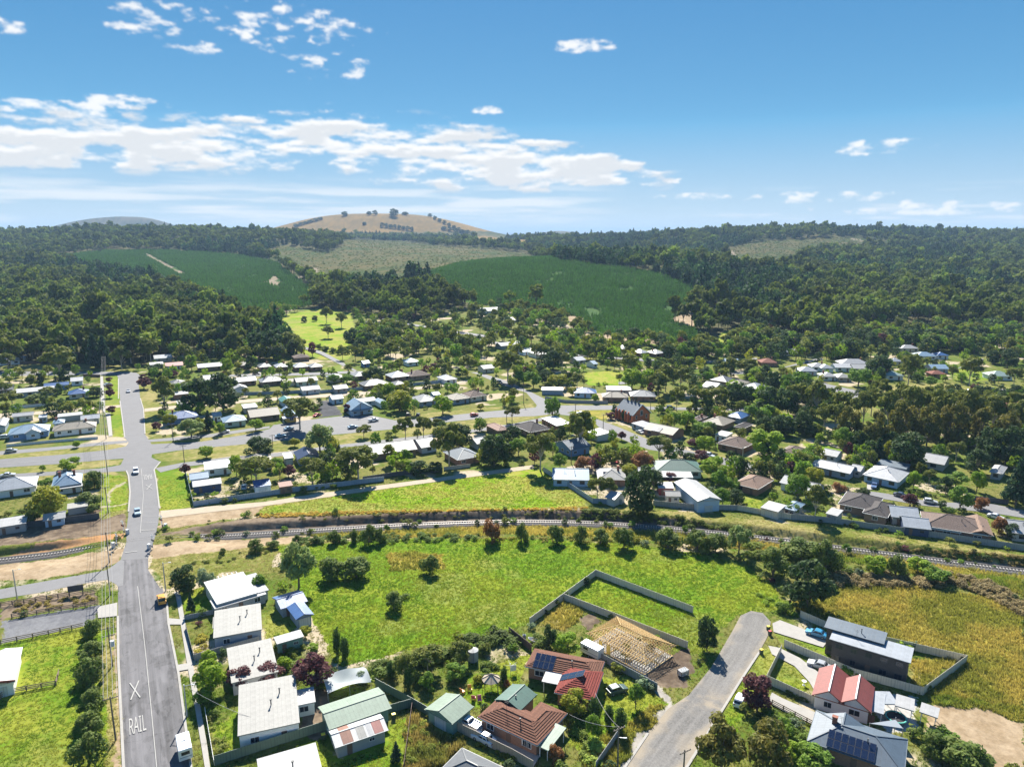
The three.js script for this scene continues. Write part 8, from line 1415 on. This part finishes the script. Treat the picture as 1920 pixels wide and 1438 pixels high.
  // rough scrub and bramble by the railway
  const bv = [crownGeo('s', 31, 330, .13), crownGeo('s', 32, 330, .13), crownGeo('o', 33, 300, .12)], bl = [];
  for (const [p, n, tone, hh] of SCRUB) { const q = pairs(p); let lo = 1e9, hi = -1e9, xl = 1e9, xh = -1e9; for (const v of q) { lo = Math.min(lo, v[1]); hi = Math.max(hi, v[1]); xl = Math.min(xl, v[0]); xh = Math.max(xh, v[0]); } let c = 0; for (let i = 0; i < n * 20 && c < n; i++) { const x = mix(xl, xh, R()), d = mix(lo, hi, R()); if (!inside(x, d, q)) continue; if (Math.abs(trackSide(x, d)) < 3.4) continue; c++; const s = hh * (.6 + .8 * R()), t = .75 + .5 * R(); bl.push([Math.floor(R() * 2), x, hgt(x, d) - .05, d, R() * 6.28, s * (1.5 + R()), s, tone.map(v => v * t)]); } }
  scatter('rough_scrub', 'rough brambles and scrub along the railway land', 'scrub', bv, leafM, bl);
  // grass
  const blade = (n, seed, hgt_, wid) => { const r = rng(seed), p = [], nn = []; for (let i = 0; i < n; i++) { const a = r() * 6.28, q = .22 * Math.sqrt(r()), x = q * Math.cos(a), z = q * Math.sin(a), b = r() * 6.28, w = wid * (.6 + .8 * r()), h = hgt_ * (.6 + .7 * r()), lx = (r() - .5) * .5 * h + x * .6, lz = (r() - .5) * .5 * h + z * .6; p.push(x - w * Math.cos(b), 0, z - w * Math.sin(b), x + w * Math.cos(b), 0, z + w * Math.sin(b), x + lx, h, z + lz); for (let k = 0; k < 3; k++) nn.push(-Math.sin(b), .5, Math.cos(b)); } const g = new THREE.BufferGeometry(); g.setAttribute('position', new THREE.Float32BufferAttribute(p, 3)); g.setAttribute('normal', new THREE.Float32BufferAttribute(nn, 3)); return g; };
  const GV = [blade(9, 1, 1, .055), blade(9, 2, 1, .055), blade(11, 3, 1, .05)], grass = [], GT = { grass: [.2, .95, [.155, .275, .013], [.26, .32, .024]], lawn: [.13, .5, [.15, .25, .015], [.27, .3, .03]], paddock: [.22, .8, [.19, .31, .01], [.34, .33, .05]], dry: [.5, 1.3, [.52, .42, .09], [.30, .30, .045]], drygreen: [.5, 1.4, [.40, .36, .06], [.20, .27, .03]], weeds: [.7, 2, [.2, .22, .04], [.38, .3, .08]], verge: [.16, .5, [.28, .29, .05], [.42, .36, .13]], town: [.2, .35, [.14, .22, .02], [.27, .27, .06]] };
  for (let i = 0; i < 330000; i++) { const d = 92 + 158 * Math.pow(R(), 1.25), x = (R() * 2 - 1) * (d * .78 + 12), t = GT[TN[near.at(x + (fbm(x * .35, d * .35, 3) - .5) * 3, d + (fbm(x * .35 + 50, d * .35, 3) - .5) * 3)]]; if (!t || R() > t[1] * .75 || near.at(x, d) === TI.road || near.at(x, d) === TI.house) continue; const m = Math.min(1, ss(.36, .64, fbm(x * .12 + 4, d * .12, 3)) + .3 * ss(.56, .70, fbm(x * .05 + 12, d * .06 + 4, 4))), k = .8 + .4 * R(), hh = t[0] * (.55 + .9 * R()) * (.7 + .6 * vn(x * .4, d * .4)); grass.push([i % 3, x, hgt(x, d) - .01, d, R() * 6.28, .8 + .5 * R(), hh, t[2].map((v, q) => mix(v, t[3][q], m) * k)]); }
  scatter('grass', 'rough grass tussocks on the lots, verges and field', 'grass', GV, new THREE.MeshPhysicalMaterial({ color: 0xffffff, roughness: .95, transmission: .5, specularIntensity: .2, thickness: 0, side: THREE.DoubleSide }), grass); console.log('grass', grass.length);
}
// trees standing on the brown hill
HILLT.forEach(([x, d, h, w], i) => { const [c, tk] = treeGeos('d', 0, i % 3), t = thing('windbreak_tree', HILLL[i], 'tree', x, hgt(x, d) - .5, d, i, 'windbreak trees on the brown hill'); t.scale.set(w * 1.12, h, w * 1.12); part('crown', c, leafM, t); part('trunk', tk, barkM, t); });
// ------------------------------------------------------------------ haze
scene.fog = new THREE.FogExp2(new THREE.Color(.42, .62, .88), .00007);
renderer.render(scene, camera);
